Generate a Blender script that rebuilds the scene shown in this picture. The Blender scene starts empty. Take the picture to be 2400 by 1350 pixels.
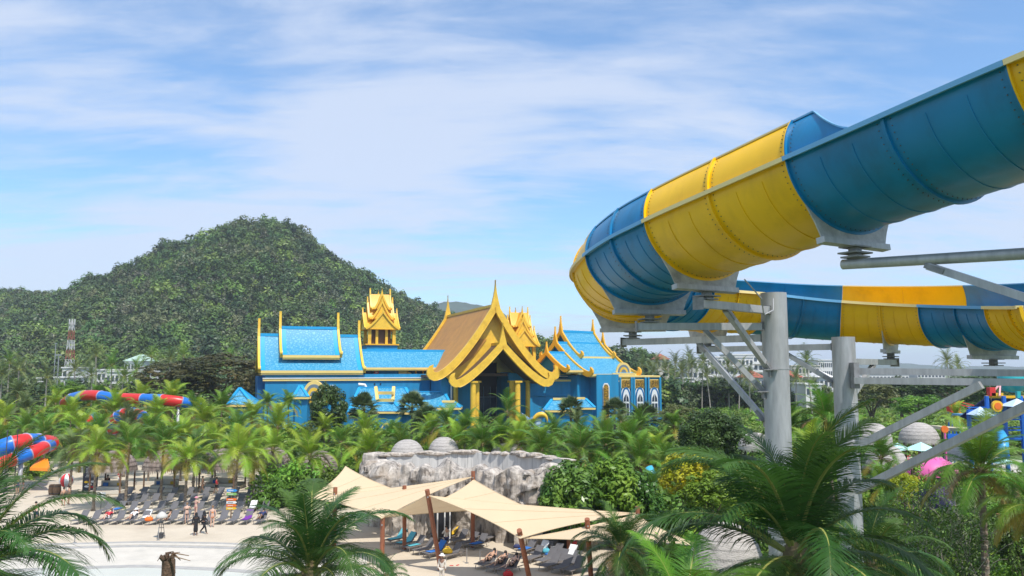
import bpy, bmesh, math, random
import numpy as np
from mathutils import Vector, Matrix, noise
random.seed(7)
R = math.radians
scene = bpy.context.scene
COL = scene.collection
# ------------------------------------------------ camera
F = 1850.0; PITCH = R(5.9); CAMZ = 12.7
cam = bpy.data.cameras.new('camera'); cam_o = bpy.data.objects.new('camera', cam); COL.objects.link(cam_o)
cam.sensor_width = 36; cam.lens = 36*F/2400; cam.clip_start = 0.1; cam.clip_end = 20000
cam_o.location = (0, 0, CAMZ); cam_o.rotation_euler = (R(90)+PITCH, 0, 0)
scene.camera = cam_o
# ------------------------------------------------ world and sun
HAZE = 0.00017
SUN_EL = R(59); SUN_AZ = R(150)      # azimuth clockwise from +Y
w = bpy.data.worlds.new("World"); scene.world = w; w.use_nodes = True
nt = w.node_tree; N = nt.nodes; L = nt.links; N.clear()
out = N.new('ShaderNodeOutputWorld'); bg = N.new('ShaderNodeBackground'); bg.inputs[1].default_value = 0.13
sky = N.new('ShaderNodeTexSky'); sky.sky_type = 'NISHITA'; sky.sun_disc = False
sky.sun_elevation = SUN_EL; sky.sun_rotation = SUN_AZ; sky.air_density = 1.0; sky.dust_density = 0.6; sky.ozone_density = 2.2
tc = N.new('ShaderNodeTexCoord'); sep = N.new('ShaderNodeSeparateXYZ'); L.new(tc.outputs['Generated'], sep.inputs[0])
def wm(op, a, b=None, c=None, clamp=False):
    n = N.new('ShaderNodeMath'); n.operation = op; n.use_clamp = clamp
    for i, v in enumerate((a, b, c)):
        if v is None: continue
        if isinstance(v, (int, float)): n.inputs[i].default_value = v
        else: L.new(v, n.inputs[i])
    return n.outputs[0]
zc = wm('ADD', wm('MAXIMUM', sep.outputs[2], 0.0), 0.16)      # cloud layer seen from below, flattened towards the horizon
cu = wm('DIVIDE', sep.outputs[0], zc); cv = wm('DIVIDE', sep.outputs[1], zc)
cmb = N.new('ShaderNodeCombineXYZ'); L.new(cu, cmb.inputs[0]); L.new(cv, cmb.inputs[1])
def cnoise(scale, detail, rough, dist, loc, sc=(1, 1, 1), rot=0):
    mp = N.new('ShaderNodeMapping'); mp.inputs['Location'].default_value = loc; mp.inputs['Scale'].default_value = sc
    mp.inputs['Rotation'].default_value = (0, 0, rot)
    L.new(cmb.outputs[0], mp.inputs[0])
    n = N.new('ShaderNodeTexNoise'); n.inputs['Scale'].default_value = scale; n.inputs['Detail'].default_value = detail
    n.inputs['Roughness'].default_value = rough; n.inputs['Distortion'].default_value = dist
    L.new(mp.outputs[0], n.inputs['Vector']); return n.outputs[0]
n1 = cnoise(0.9, 3, 0.5, 0.3, (3.1, 1.7, 0), (0.55, 1, 1), R(-28))
n2 = cnoise(2.6, 8, 0.56, 0.5, (0.4, 8.2, 0), (0.5, 1.3, 1), R(-32))
n3 = cnoise(9.0, 9, 0.6, 0.4, (5, 2, 0), (0.45, 1.4, 1), R(-36))
s = wm('ADD', wm('MULTIPLY', n1, 0.85), wm('ADD', wm('MULTIPLY', n2, 0.5), wm('MULTIPLY', n3, 0.2)))
mr = N.new('ShaderNodeMapRange'); mr.interpolation_type = 'SMOOTHSTEP'; L.new(s, mr.inputs[0])
mr.inputs[1].default_value = 0.63; mr.inputs[2].default_value = 0.88; mr.inputs[3].default_value = 0.10; mr.inputs[4].default_value = 0.86
hz = N.new('ShaderNodeMapRange'); L.new(sep.outputs[2], hz.inputs[0]); hz.inputs[1].default_value = 0.0; hz.inputs[2].default_value = 0.22
hz.inputs[3].default_value = 0.55; hz.inputs[4].default_value = 0.0
fac = wm('MAXIMUM', mr.outputs[0], hz.outputs[0])
tint = N.new('ShaderNodeMix'); tint.data_type = 'RGBA'; tint.blend_type = 'MULTIPLY'; tint.inputs[0].default_value = 1
L.new(sky.outputs[0], tint.inputs[6]); tint.inputs[7].default_value = (0.86, 1.21, 1.42, 1)
mx = N.new('ShaderNodeMix'); mx.data_type = 'RGBA'; L.new(fac, mx.inputs[0]); L.new(tint.outputs[2], mx.inputs[6])
mx.inputs[7].default_value = (4.7, 5.3, 6.5, 1)
L.new(mx.outputs[2], bg.inputs[0]); L.new(bg.outputs[0], out.inputs[0])
sl = bpy.data.lights.new('sun', 'SUN'); sl.energy = 4.2; sl.angle = R(0.5); sl.color = (1, 0.955, 0.89)
so = bpy.data.objects.new('sun', sl); COL.objects.link(so)
sd = Vector((math.sin(SUN_AZ)*math.cos(SUN_EL), math.cos(SUN_AZ)*math.cos(SUN_EL), math.sin(SUN_EL)))
so.rotation_euler = (-sd).to_track_quat('-Z', 'Y').to_euler()
scene.view_settings.view_transform = 'Standard'; scene.view_settings.look = 'None'
scene.view_settings.exposure = 0.22; scene.view_settings.gamma = 1
scene.cycles.max_bounces = 6; scene.cycles.diffuse_bounces = 3; scene.cycles.transparent_max_bounces = 6
# ------------------------------------------------ geometry from picture measurements
ct, st_ = math.cos(PITCH), math.sin(PITCH)
def ray(px, py):
    x = (px-1200)/F; u = (675-py)/F
    return Vector((x, ct-u*st_, st_+u*ct))
def P(px, py, Y):
    d = ray(px, py); return Vector((d.x*Y/d.y, Y, CAMZ+d.z*Y/d.y))
def G(px, py, z=0.0):
    d = ray(px, py); k = (z-CAMZ)/d.z; return Vector((d.x*k, d.y*k, z))
# ------------------------------------------------ materials
MATS = {}
def mat(name, col, rough=0.6, var=0.0, vscale=1.0, metal=0.0, bump=0.0, bscale=20.0, trans=0.0, rnd=0.0, spec=0.5, col2=None, c2scale=1.0, c2lo=0.45, c2hi=0.6, detail=5, stretch=(1,1,1), coat=0.0):
    if name in MATS: return MATS[name]
    m = bpy.data.materials.new(name); m.use_nodes = True; MATS[name] = m
    t = m.node_tree; n = t.nodes; l = t.links; b = n['Principled BSDF']
    b.inputs['Roughness'].default_value = rough; b.inputs['Metallic'].default_value = metal
    b.inputs['Specular IOR Level'].default_value = spec
    if coat: b.inputs['Coat Weight'].default_value = coat
    rgb = n.new('ShaderNodeRGB'); rgb.outputs[0].default_value = (*col, 1); cur = rgb.outputs[0]
    co = n.new('ShaderNodeTexCoord'); mp = n.new('ShaderNodeMapping'); mp.inputs['Scale'].default_value = stretch
    l.new(co.outputs['Object'], mp.inputs[0])
    if col2:
        ns = n.new('ShaderNodeTexNoise'); ns.inputs['Scale'].default_value = c2scale; ns.inputs['Detail'].default_value = detail; ns.inputs['Roughness'].default_value = 0.65
        l.new(mp.outputs[0], ns.inputs['Vector'])
        mrn = n.new('ShaderNodeMapRange'); mrn.inputs[1].default_value = c2lo; mrn.inputs[2].default_value = c2hi; l.new(ns.outputs[0], mrn.inputs[0])
        mm = n.new('ShaderNodeMix'); mm.data_type = 'RGBA'; l.new(mrn.outputs[0], mm.inputs[0]); l.new(cur, mm.inputs[6]); mm.inputs[7].default_value = (*col2, 1); cur = mm.outputs[2]
    if var or rnd:
        hs = n.new('ShaderNodeHueSaturation'); l.new(cur, hs.inputs['Color'])
        val = None
        if var:
            ns = n.new('ShaderNodeTexNoise'); ns.inputs['Scale'].default_value = vscale; ns.inputs['Detail'].default_value = 6; ns.inputs['Roughness'].default_value = 0.6
            l.new(mp.outputs[0], ns.inputs['Vector'])
            a = n.new('ShaderNodeMapRange'); a.inputs[1].default_value = 0.3; a.inputs[2].default_value = 0.7; a.inputs[3].default_value = 1-var; a.inputs[4].default_value = 1+var
            l.new(ns.outputs[0], a.inputs[0]); val = a.outputs[0]
        if rnd:
            oi = n.new('ShaderNodeObjectInfo'); a2 = n.new('ShaderNodeMapRange'); a2.inputs[3].default_value = 1-rnd; a2.inputs[4].default_value = 1+rnd
            l.new(oi.outputs['Random'], a2.inputs[0])
            h2 = n.new('ShaderNodeMapRange'); h2.inputs[3].default_value = 0.5-0.03*rnd/0.3; h2.inputs[4].default_value = 0.5+0.02*rnd/0.3
            wn = n.new('ShaderNodeMath'); wn.operation = 'FRACT'; wx = n.new('ShaderNodeMath'); wx.operation = 'MULTIPLY'; wx.inputs[1].default_value = 17.3
            l.new(oi.outputs['Random'], wx.inputs[0]); l.new(wx.outputs[0], wn.inputs[0]); l.new(wn.outputs[0], h2.inputs[0]); l.new(h2.outputs[0], hs.inputs['Hue'])
            if val:
                mu = n.new('ShaderNodeMath'); mu.operation = 'MULTIPLY'; l.new(val, mu.inputs[0]); l.new(a2.outputs[0], mu.inputs[1]); val = mu.outputs[0]
            else: val = a2.outputs[0]
        l.new(val, hs.inputs['Value']); cur = hs.outputs[0]
    l.new(cur, b.inputs['Base Color'])
    if bump:
        nb = n.new('ShaderNodeTexNoise'); nb.inputs['Scale'].default_value = bscale; nb.inputs['Detail'].default_value = 6; l.new(mp.outputs[0], nb.inputs['Vector'])
        bp = n.new('ShaderNodeBump'); bp.inputs['Strength'].default_value = bump; bp.inputs['Distance'].default_value = 0.05
        l.new(nb.outputs[0], bp.inputs['Height']); l.new(bp.outputs[0], b.inputs['Normal'])
    if trans:
        tr = n.new('ShaderNodeBsdfTranslucent'); ms = n.new('ShaderNodeMixShader'); ms.inputs[0].default_value = trans
        l.new(cur, tr.inputs[0]); l.new(b.outputs[0], ms.inputs[1]); l.new(tr.outputs[0], ms.inputs[2])
        l.new(ms.outputs[0], n['Material Output'].inputs[0])
    return m
# ------------------------------------------------ mesh helpers
class MB:
    def __init__(s): s.v = []; s.f = []; s.m = []
    def add(s, vs, fs, mi=0):
        o = len(s.v); s.v += [tuple(v) for v in vs]; s.f += [tuple(i+o for i in f) for f in fs]; s.m += [mi]*len(fs)
    def box(s, c, size, rz=0.0, mi=0):
        cx, cy, cz = c; a, b, h = size[0]/2, size[1]/2, size[2]/2; cr, sr = math.cos(rz), math.sin(rz)
        vs = [(cx+x*cr-y*sr, cy+x*sr+y*cr, cz+z) for x, y, z in ((-a,-b,-h),(a,-b,-h),(a,b,-h),(-a,b,-h),(-a,-b,h),(a,-b,h),(a,b,h),(-a,b,h))]
        s.add(vs, ((0,3,2,1),(4,5,6,7),(0,1,5,4),(1,2,6,5),(2,3,7,6),(3,0,4,7)), mi)
    def beam(s, a, b, w, h, up=Vector((0,0,1)), mi=0):
        a, b = Vector(a), Vector(b); d = (b-a).normalized(); up = Vector(up)
        if abs(d.dot(up)) > 0.99: up = Vector((0,1,0))
        x = d.cross(up).normalized(); y = x.cross(d)
        vs = [p + x*sx*w/2 + y*sy*h/2 for p in (a, b) for sx, sy in ((-1,-1),(1,-1),(1,1),(-1,1))]
        s.add(vs, ((0,1,2,3),(7,6,5,4),(0,4,5,1),(1,5,6,2),(2,6,7,3),(3,7,4,0)), mi)
    def tube(s, pts, rads, n=8, mi=0, caps=True):
        pts = [Vector(p) for p in pts]
        if isinstance(rads, (int, float)): rads = [rads]*len(pts)
        vs = []; fs = []; prev = None
        for i, p in enumerate(pts):
            d = (pts[min(i+1, len(pts)-1)] - pts[max(i-1, 0)]).normalized()
            if prev is None: x = d.orthogonal().normalized()
            else: x = (prev - d*prev.dot(d)).normalized()
            prev = x; y = d.cross(x)
            for k in range(n):
                a = 2*math.pi*k/n; vs.append(p + (x*math.cos(a)+y*math.sin(a))*rads[i])
        for i in range(len(pts)-1):
            for k in range(n):
                fs.append((i*n+k, i*n+(k+1)%n, (i+1)*n+(k+1)%n, (i+1)*n+k))
        if caps: fs.append(tuple(range(n-1, -1, -1))); fs.append(tuple((len(pts)-1)*n+k for k in range(n)))
        s.add(vs, fs, mi)
    def lathe(s, prof, n=16, c=(0,0,0), mi=0):
        vs = []; fs = []
        for r, z in prof:
            for k in range(n):
                a = 2*math.pi*k/n; vs.append((c[0]+r*math.cos(a), c[1]+r*math.sin(a), c[2]+z))
        for i in range(len(prof)-1):
            for k in range(n): fs.append((i*n+k, i*n+(k+1)%n, (i+1)*n+(k+1)%n, (i+1)*n+k))
        s.add(vs, fs, mi)
    def prism(s, poly, o, ax, ay, thick, mi=0):
        """2D polygon in plane (ax, ay) at o, extruded both ways by thick/2"""
        ax, ay, o = Vector(ax), Vector(ay), Vector(o); nrm = ax.cross(ay).normalized()
        n = len(poly); vs = [o+ax*x+ay*y-nrm*thick/2 for x, y in poly] + [o+ax*x+ay*y+nrm*thick/2 for x, y in poly]
        fs = [tuple(range(n-1, -1, -1)), tuple(range(n, 2*n))] + [(i, (i+1) % n, n+(i+1) % n, n+i) for i in range(n)]
        s.add(vs, fs, mi)
    def mesh(s, name, mats=(), smooth=False):
        me = bpy.data.meshes.new(name); me.from_pydata(s.v, [], s.f)
        for m in (mats if isinstance(mats, (list, tuple)) else [mats]): me.materials.append(m)
        if any(s.m): me.polygons.foreach_set('material_index', s.m)
        if smooth: me.polygons.foreach_set('use_smooth', [True]*len(me.polygons))
        me.update(); return me
    def build(s, name, mats, parent=None, smooth=False, **kw):
        return obj(name, s.mesh(name, mats, smooth), parent, **kw)
def obj(name, me, parent=None, loc=None, rot=None, scale=None, **kw):
    o = bpy.data.objects.new(name, me); COL.objects.link(o)
    if parent: o.parent = parent
    if loc is not None: o.location = loc
    if rot is not None: o.rotation_euler = rot
    if scale is not None: o.scale = (scale,)*3 if isinstance(scale, (int, float)) else scale
    for k, v in kw.items(): o[k] = v
    return o
def thing(name, label, cat, loc=(0,0,0), rz=0.0, group=None, scale=None):
    o = bpy.data.objects.new(name, None); COL.objects.link(o); o.location = loc; o.rotation_euler = (0, 0, rz)
    o.empty_display_size = 0.2
    if scale: o.scale = (scale,)*3
    o['label'] = label; o['category'] = cat
    if group: o['group'] = group
    return o
def tag(o, label, cat, group=None):
    o['label'] = label; o['category'] = cat
    if group: o['group'] = group
    return o
def settobj(m, ob):
    ob.material_slots[0].link = 'OBJECT'; ob.material_slots[0].material = m
def copy_tree(o, parent=None):
    c = o.copy(); COL.objects.link(c)
    if parent: c.parent = parent
    for ch in list(o.children): copy_tree(ch, c)
    return c
def autosmooth(me, ang=35):
    """smooth faces, sharp edges where the crease is strong"""
    bm = bmesh.new(); bm.from_mesh(me)
    for f in bm.faces: f.smooth = True
    for e in bm.edges:
        if len(e.link_faces) == 2 and e.calc_face_angle(0) > R(ang): e.smooth = False
    bm.to_mesh(me); bm.free(); return me
ORD = ['first','second','third','fourth','fifth','sixth','seventh','eighth','ninth','tenth','eleventh','twelfth','thirteenth','fourteenth','fifteenth','sixteenth','seventeenth','eighteenth']
def interp(x, xs, ys): return float(np.interp(x, xs, ys))
# ================================================ the blue and yellow flume
# outer-rim plan path: straight near leg, then a clockwise loop about LC
galv = mat('galvanised_steel', (0.44, 0.445, 0.45), 0.5, var=0.12, vscale=3.0, metal=0.35, bump=0.08, bscale=30, col2=(0.34,0.345,0.355), c2scale=1.6, c2lo=0.45, c2hi=0.7, stretch=(2, 2, .35))
galv_d = mat('weathered_steel', (0.25, 0.25, 0.255), 0.6, var=0.25, vscale=5.0, metal=0.3, bump=0.1)
f_yel = mat('yellow_fibreglass', (0.88, 0.50, 0.0), 0.38, var=0.07, vscale=0.8, bump=0.02, bscale=3, coat=0.08, col2=(0.70,0.38,0.0), c2scale=0.9, c2lo=0.5, c2hi=0.75, stretch=(1,1,0.4))
f_blu = mat('blue_fibreglass', (0.003, 0.195, 0.42), 0.36, var=0.1, vscale=0.8, bump=0.02, bscale=3, coat=0.08, col2=(0.006,0.13,0.26), c2scale=0.9, c2lo=0.45, c2hi=0.75, stretch=(1,1,0.4))
f_yrim = mat('sunlit_yellow_rim', (0.84, 0.66, 0.28), 0.35, var=0.05)  # paler than the shell: sunlight on the flange put into the colour
f_brim = mat('sunlit_blue_rim', (0.15, 0.40, 0.64), 0.35, var=0.05)  # lighter copy of the blue, painted as if lit from above
bolt_m = mat('dark_bolt_steel', (0.13, 0.12, 0.11), 0.5, metal=0.6)
LC = Vector((12.15, 29.0)); RC = 7.72; HW = 2.07; DEP = 1.62
TH0 = R(-120.6)                                   # tangent point on the loop
def plan(s):
    """centre-line point and heading; s<0 on the straight leg, s>=0 round the loop"""
    if s < 0:
        th = TH0; p = LC + RC*Vector((math.sin(th), math.cos(th))); h = Vector((math.cos(th), -math.sin(th)))
        return p + h*s, h
    th = TH0 + s/RC
    return LC + RC*Vector((math.sin(th), math.cos(th))), Vector((math.cos(th), -math.sin(th)))
sj = lambda a: (R(a)-TH0)*RC
RS = [-25, -13.5, -10.65, -8.15, -5.65, -3.15, -0.64, sj(-110), sj(-103), sj(-88), sj(-40), sj(-9), sj(7), sj(22.7), sj(54), sj(85), sj(116)]
RZ = [6.9, 6.0, 5.72, 5.40, 5.09, 4.78, 4.47, 4.08, 3.86, 3.62, 3.42, 3.34, 3.14, 2.95, 2.62, 2.33, 2.1]
_rx = np.arange(-26, 36, 0.25); _rz = np.interp(_rx, RS, RZ); _rz = np.convolve(np.pad(_rz, 6, mode='edge'), np.ones(13)/13, 'valid')
def rimz(s): return float(np.interp(s, _rx, _rz))+CAMZ
def frame(s):
    p, h = plan(s); dz = (rimz(s+0.3)-rimz(s-0.3))/0.6
    t = Vector((h.x, h.y, dz)).normalized(); n = Vector((-h.y, h.x, 0))     # n points to the OUTER side
    up = n.cross(t) if n.cross(t).z > 0 else t.cross(n)
    return Vector((p.x, p.y, rimz(s))), t, n, up
def ell(phi, off=0.0):
    """phi: -90 bottom, 0 outer rim"""
    return (HW+off)*math.cos(phi), (DEP+off)*math.sin(phi)
def sweep(prof, s0, s1, ns):
    vs = []; fs = []; m = len(prof)
    for i in range(ns+1):
        s = s0+(s1-s0)*i/ns; c, t, n, up = frame(s)
        for a, b in prof: vs.append(c+n*a+up*b)
    for i in range(ns):
        for k in range(m):
            fs.append((i*m+k, i*m+(k+1) % m, (i+1)*m+(k+1) % m, (i+1)*m+k))
    fs.append(tuple(range(m-1, -1, -1))); fs.append(tuple(ns*m+k for k in range(m)))
    return vs, fs
def chan_prof(off_out=0.04, off_in=0.0, n=30):
    o = [ell(R(180)*(-1+i/n)*1.0, off_out) for i in range(n+1)]      # inner rim (-180) .. bottom .. outer rim (0)
    i_ = [ell(R(180)*(-1+i/n), off_in) for i in range(n, -1, -1)]
    return o+i_
def ext_prof(top, off_out=0.04, off_in=0.0, n=10):
    o = [ell(top*i/n, off_out) for i in range(n+1)]; i_ = [ell(top*i/n, off_in) for i in range(n, -1, -1)]
    return o+i_
flume = thing('water_slide', 'huge open blue and yellow raft slide bending round a loop on grey steel posts', 'water slide', (LC.x, LC.y, 0))
FI = Vector((-LC.x, -LC.y, 0))
def fb(mb, name, m, smooth=True, parent=None, **kw):
    me = mb.mesh(name, m)
    if smooth: autosmooth(me, 40)
    o = obj(name, me, parent or flume, **kw)
    if not parent: o.location = FI
    return o
mods = [(-21, -18.6, 'b'), (-18.6, -16.2, 'b'), (-16.2, -13.7, 'y'), (-13.7, -11.15, 'y'), (-11.15, -8.55, 'b'), (-8.55, -5.95, 'b'), (-5.95, -3.3, 'y'), (-3.3, -0.66, 'y')]
seq = [(-0.64, sj(-103), 'b'), (sj(-103), sj(-72), 'y'), (sj(-72), sj(-40), 'b'), (sj(-40), sj(-9), 'y'), (sj(-9), sj(22.7), 'b'), (sj(22.7), sj(54), 'y'), (sj(54), sj(85), 'b'), (sj(85), sj(116), 'y')]
for a, b, c in seq:
    mid = (a+b)/2
    mods += [(a, mid, c), (mid, b, c)]
EXT_TOP = R(37)
def ext_top(s):
    return EXT_TOP*max(0.0, min(1.0, (s+7.75)/1.15))**1.35
for k, (a, b, c) in enumerate(mods):
    body = f_yel if c == 'y' else f_blu; rim = f_yrim if c == 'y' else f_brim
    m = MB(); m.add(*sweep(chan_prof(), a+0.004, b-0.004, 12))
    # raised stiffening lines moulded into the shell
    for q in ((0.33, 0.66) ):
        s0 = a+(b-a)*q
        pr = [ell(R(-170+160*i/24), 0.058) for i in range(25)] + [ell(R(-10-160*i/24), 0.03) for i in range(25)]
        m.add(*sweep(pr, s0-0.02, s0+0.02, 1))
    sec = fb(m, 'flume_section', body)
    # rim flanges, both sides
    for sg in (1, -1):
        m = MB(); x0, x1 = HW-0.01, HW+0.19
        pr = [(sg*x0, -0.035), (sg*x1, -0.035), (sg*x1, -0.085), (sg*(x1+0.03), -0.085), (sg*(x1+0.03), 0.03), (sg*x0, 0.03)]
        if sg < 0: pr = pr[::-1]
        m.add(*sweep(pr, a+0.003, b-0.003, 12)); fb(m, 'rim', rim, smooth=False)
    # joint flanges at both ends, with their bolts
    for s0, sgn in ((a, 1), (b, -1)):
        m = MB()
        pr = [ell(R(-180+180*i/30), 0.12) for i in range(31)] + [ell(R(-180*i/30), 0.03) for i in range(31)]
        m.add(*sweep(pr, min(s0, s0+sgn*0.035)+0.002, max(s0, s0+sgn*0.035)-0.002 if sgn < 0 else s0+sgn*0.035, 1))
        fb(m, 'joint_flange', body)
    m = MB()
    for s0 in (a+0.16, b-0.16):
        cc, t, n, up = frame(s0)
        for i in range(34):
            ph = R(-176+172*i/33); e0 = ell(ph, 0.03); e1 = ell(ph, 0.062)
            if i % 1 == 0: m.tube([cc+n*e0[0]+up*e0[1], cc+n*e1[0]+up*e1[1]], 0.012, 6)
    fb(m, 'bolt_row', bolt_m, smooth=False, kind='stuff')
    # raised outer bank
    if b > -7.5:
        a2 = max(a, -7.72)
        m = MB(); ns = 14; prs = []
        vs = []; fs = []; mm = 22
        for i in range(ns+1):
            s = a2+0.004+(b-a2-0.008)*i/ns; cc, t, n, up = frame(s); tp = ext_top(s)+0.01
            for x, z in ext_prof(tp, 0.035, -0.005): vs.append(cc+n*x+up*(z+0.035))
        for i in range(ns):
            for q in range(mm): fs.append((i*mm+q, i*mm+(q+1) % mm, (i+1)*mm+(q+1) % mm, (i+1)*mm+q))
        fs.append(tuple(range(mm-1, -1, -1))); fs.append(tuple(ns*mm+q for q in range(mm)))
        m.add(vs, fs); fb(m, 'bank_panel', body)
        # curled top lip
        m = MB(); vs = []; fs = []
        for i in range(ns+1):
            s = a2+0.004+(b-a2-0.008)*i/ns; cc, t, n, up = frame(s); tp = ext_top(s)+0.01
            x, z = ell(tp, 0.0)
            for dx, dz in ((-0.01, 0.03), (0.09, 0.03), (0.09, 0.075), (-0.01, 0.075)): vs.append(cc+n*(x+dx)+up*(z+dz))
        for i in range(ns):
            for q in range(4): fs.append((i*4+q, i*4+(q+1) % 4, (i+1)*4+(q+1) % 4, (i+1)*4+q))
        fs.append((3, 2, 1, 0)); fs.append(tuple(ns*4+q for q in range(4)))
        m.add(vs, fs); fb(m, 'bank_lip', rim, smooth=False)
        m = MB(); mbb = MB()
        for s0, sgn in ((a2, 1), (b, -1)):
            tp = ext_top(s0)
            if tp < 0.2: continue
            pr = [ell(tp*i/10, 0.11) for i in range(11)] + [ell(tp*(1-i/10), 0.03) for i in range(11)]
            pr = [(x, z+0.035) for x, z in pr]
            lo, hi = sorted((s0, s0+sgn*0.035)); m = MB(); m.add(*sweep(pr, lo+0.002, hi-0.002, 1)); fb(m, 'bank_flange', body)
            cc, t, n, up = frame(s0+sgn*0.15)
            for i in range(9):
                ph = tp*(0.08+0.88*i/8); e0 = ell(ph, 0.03); e1 = ell(ph, 0.06)
                mbb.tube([cc+n*e0[0]+up*(e0[1]+0.035), cc+n*e1[0]+up*(e1[1]+0.035)], 0.011, 6)
        if mbb.v: fb(mbb, 'bolt_row', bolt_m, smooth=False, kind='stuff')
# -------- saddles: steel cradle plates under the joints
def saddle(s, hw=1.25, drop=0.42, name='saddle'):
    c, t, n, up = frame(s); z = Vector((0, 0, 1))
    top = [ell(R(-150+120*i/16), 0.05) for i in range(17)]
    zb = -DEP-0.30
    poly = [(-hw*1.45, -0.72-0.15), ] if False else []
    poly = [(x, y) for x, y in top] + [(hw*1.12, zb+0.35), (hw, zb), (-hw, zb), (-hw*1.12, zb+0.35)]
    m = MB(); m.prism(poly, c, n, up, 0.035)
    o = fb(m, 'saddle_plate', mat('pale_galvanised_plate', (0.42, 0.42, 0.41), 0.5, var=0.3, vscale=2.5, metal=0.25, col2=(0.3,0.3,0.3), c2scale=2, c2lo=0.5, c2hi=0.7), smooth=False)
    m = MB(); m.beam(c-n*(hw+0.05)+up*(zb-0.07), c+n*(hw+0.05)+up*(zb-0.07), 0.24, 0.15, up)
    fb(m, 'saddle_beam', galv, smooth=False)
    m = MB(); b0 = c+up*(zb-0.13)
    m.box(b0-z*0.02, (0.62, 0.5, 0.035), math.atan2(n.y, n.x)); m.tube([b0, b0-z*0.26], 0.16, 12); m.box(b0-z*0.17, (0.66, 0.54, 0.04), math.atan2(n.y, n.x))
    m.box(b0-z*0.27, (0.5, 0.5, 0.04), math.atan2(n.y, n.x))
    fb(m, 'saddle_foot', galv_d, smooth=False)
    return b0-z*0.30
SAD = {}
for key, s in (('n0', -11.15), ('n1', -5.95), ('n2', -0.66), ('n3', sj(-103)), ('n4', sj(-72)), ('n5', sj(-24.5)), ('r1', sj(38.3)), ('r2', sj(69.5))):
    SAD[key] = saddle(s, hw=1.25)
# -------- steel posts
def post(px, Y, rad, ztop, label):
    x = P(px, 700, Y).x
    t = thing('steel_post', label, 'post', (x, Y, 0), 0, 'round steel posts of the raft slide')
    m = MB(); m.tube([(0,0,-0.1), (0,0,ztop)], rad, 40, caps=False); me = m.mesh('shaft', galv, smooth=True); obj('shaft', me, t)
    m = MB(); m.tube([(0,0,ztop-0.05), (0,0,ztop-0.02)], rad-0.02, 40); obj('top_cap', m.mesh('top_cap', galv_d), t)
    # welded seam rings
    for zz in (ztop-2.6, ztop-5.4, ztop-8.2):
        m = MB(); m.tube([(0,0,zz), (0,0,zz+0.03)], rad+0.012, 40); obj('weld_ring', m.mesh('weld_ring', galv), t)
    return Vector((x, Y, 0)), t
P1, post1 = post(1813, 27.0, 0.43, P(1813, 687, 27).z, 'thicker galvanised steel post with pale patch, holding three arms')
P2, post2 = post(1972, 31.5, 0.44, P(1972, 790, 31.5).z, 'shorter galvanised steel post with two long horizontal beams to the right')
def arm(a, b, w=0.24, h=0.24, name='support_arm', m=galv, ends=True):
    mb = MB(); a, b = Vector(a), Vector(b); mb.beam(a, b, w, h); o = fb(mb, name, m, smooth=False)
    if ends:
        d = (b-a).normalized()
        mb = MB(); mb.beam(a-d*0.03, a-d*0.005, w+0.06, h+0.06); mb.beam(b+d*0.005, b+d*0.03, w+0.14, h+0.14); fb(mb, 'end_plate', galv_d, smooth=False)
def toward(p, q, r):   # point on the surface of the post p facing q
    d = Vector((q.x-p.x, q.y-p.y, 0)).normalized(); return Vector((p.x, p.y, 0))+d*r
def arm_to(key, post_p, zoff=0.0, over=0.45, tube=False, rad=0.44):
    b = SAD[key]; q = toward(post_p, b, rad+0.02); q.z = b.z-0.12+zoff
    d = Vector((b.x-q.x, b.y-q.y, 0)).normalized(); a = Vector((b.x, b.y, b.z-0.12))+d*over
    arm(q, a); return q, a
def brace(a, b, w=0.17, name='brace'):
    mb = MB(); mb.beam(a, b, w, w); fb(mb, name, galv, smooth=False)
    d = (Vector(b)-Vector(a)).normalized()
    for e, sg in ((Vector(a), 1), (Vector(b), -1)):
        mb = MB(); mb.beam(e-d*0.05*sg, e+d*0.42*sg, w+0.05, w*0.7); mb.tube([e+d*0.12*sg+Vector((0,-w*0.62,0)), e+d*0.12*sg+Vector((0,w*0.62,0))], 0.035, 8); mb.tube([e+d*0.3*sg+Vector((0,-w*0.62,0)), e+d*0.3*sg+Vector((0,w*0.62,0))], 0.035, 8)
        fb(mb, 'brace_bracket', galv_d, smooth=False)
for key, pp, f, dz in (('n2', P1, 0.5, 2.0), ('n3', P1, 0.45, 2.2), ('n4', P1, 0.42, 2.8), ('n5', P2, 0.35, 1.4), ('r1', P2, 0.5, 1.5)):
    q, a = arm_to(key, pp)
    k = q.lerp(a, f if key != 'n2' else 0.62)
    low = Vector((q.x, q.y, q.z-dz)); brace(k-Vector((0,0,0.14)), low)
    mb = MB(); mb.box(low, (0.5, 0.5, 0.04)); mb.box(low-Vector((0,0,0.12)), (0.05, 0.3, 0.24)); fb(mb, 'bracket', galv_d, smooth=False)
# near-leg joint n1: round arm to a post off the right of the picture
q1 = P(2560, 585, 15.5); a1 = SAD['n1']
mb = MB(); e = Vector((a1.x, a1.y, a1.z-0.14)); d = (q1-e).normalized(); mb.tube([e-d*0.35, q1], 0.13, 16); fb(mb, 'support_arm', galv)
pA = e.lerp(q1, 0.36); brace(pA-Vector((0,0,0.16)), P(2520, 735, 15.8))
P3 = Vector((q1.x+0.3, q1.y+0.2, 0)); t3 = thing('steel_post', 'galvanised steel post just beyond the right edge carrying the high round arm', 'post', P3, 0, 'round steel posts of the raft slide')
m = MB(); m.tube([(0,0,-0.1), (0,0,q1.z+0.6)], 0.42, 32); obj('shaft', m.mesh('shaft', galv, True), t3)
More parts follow.
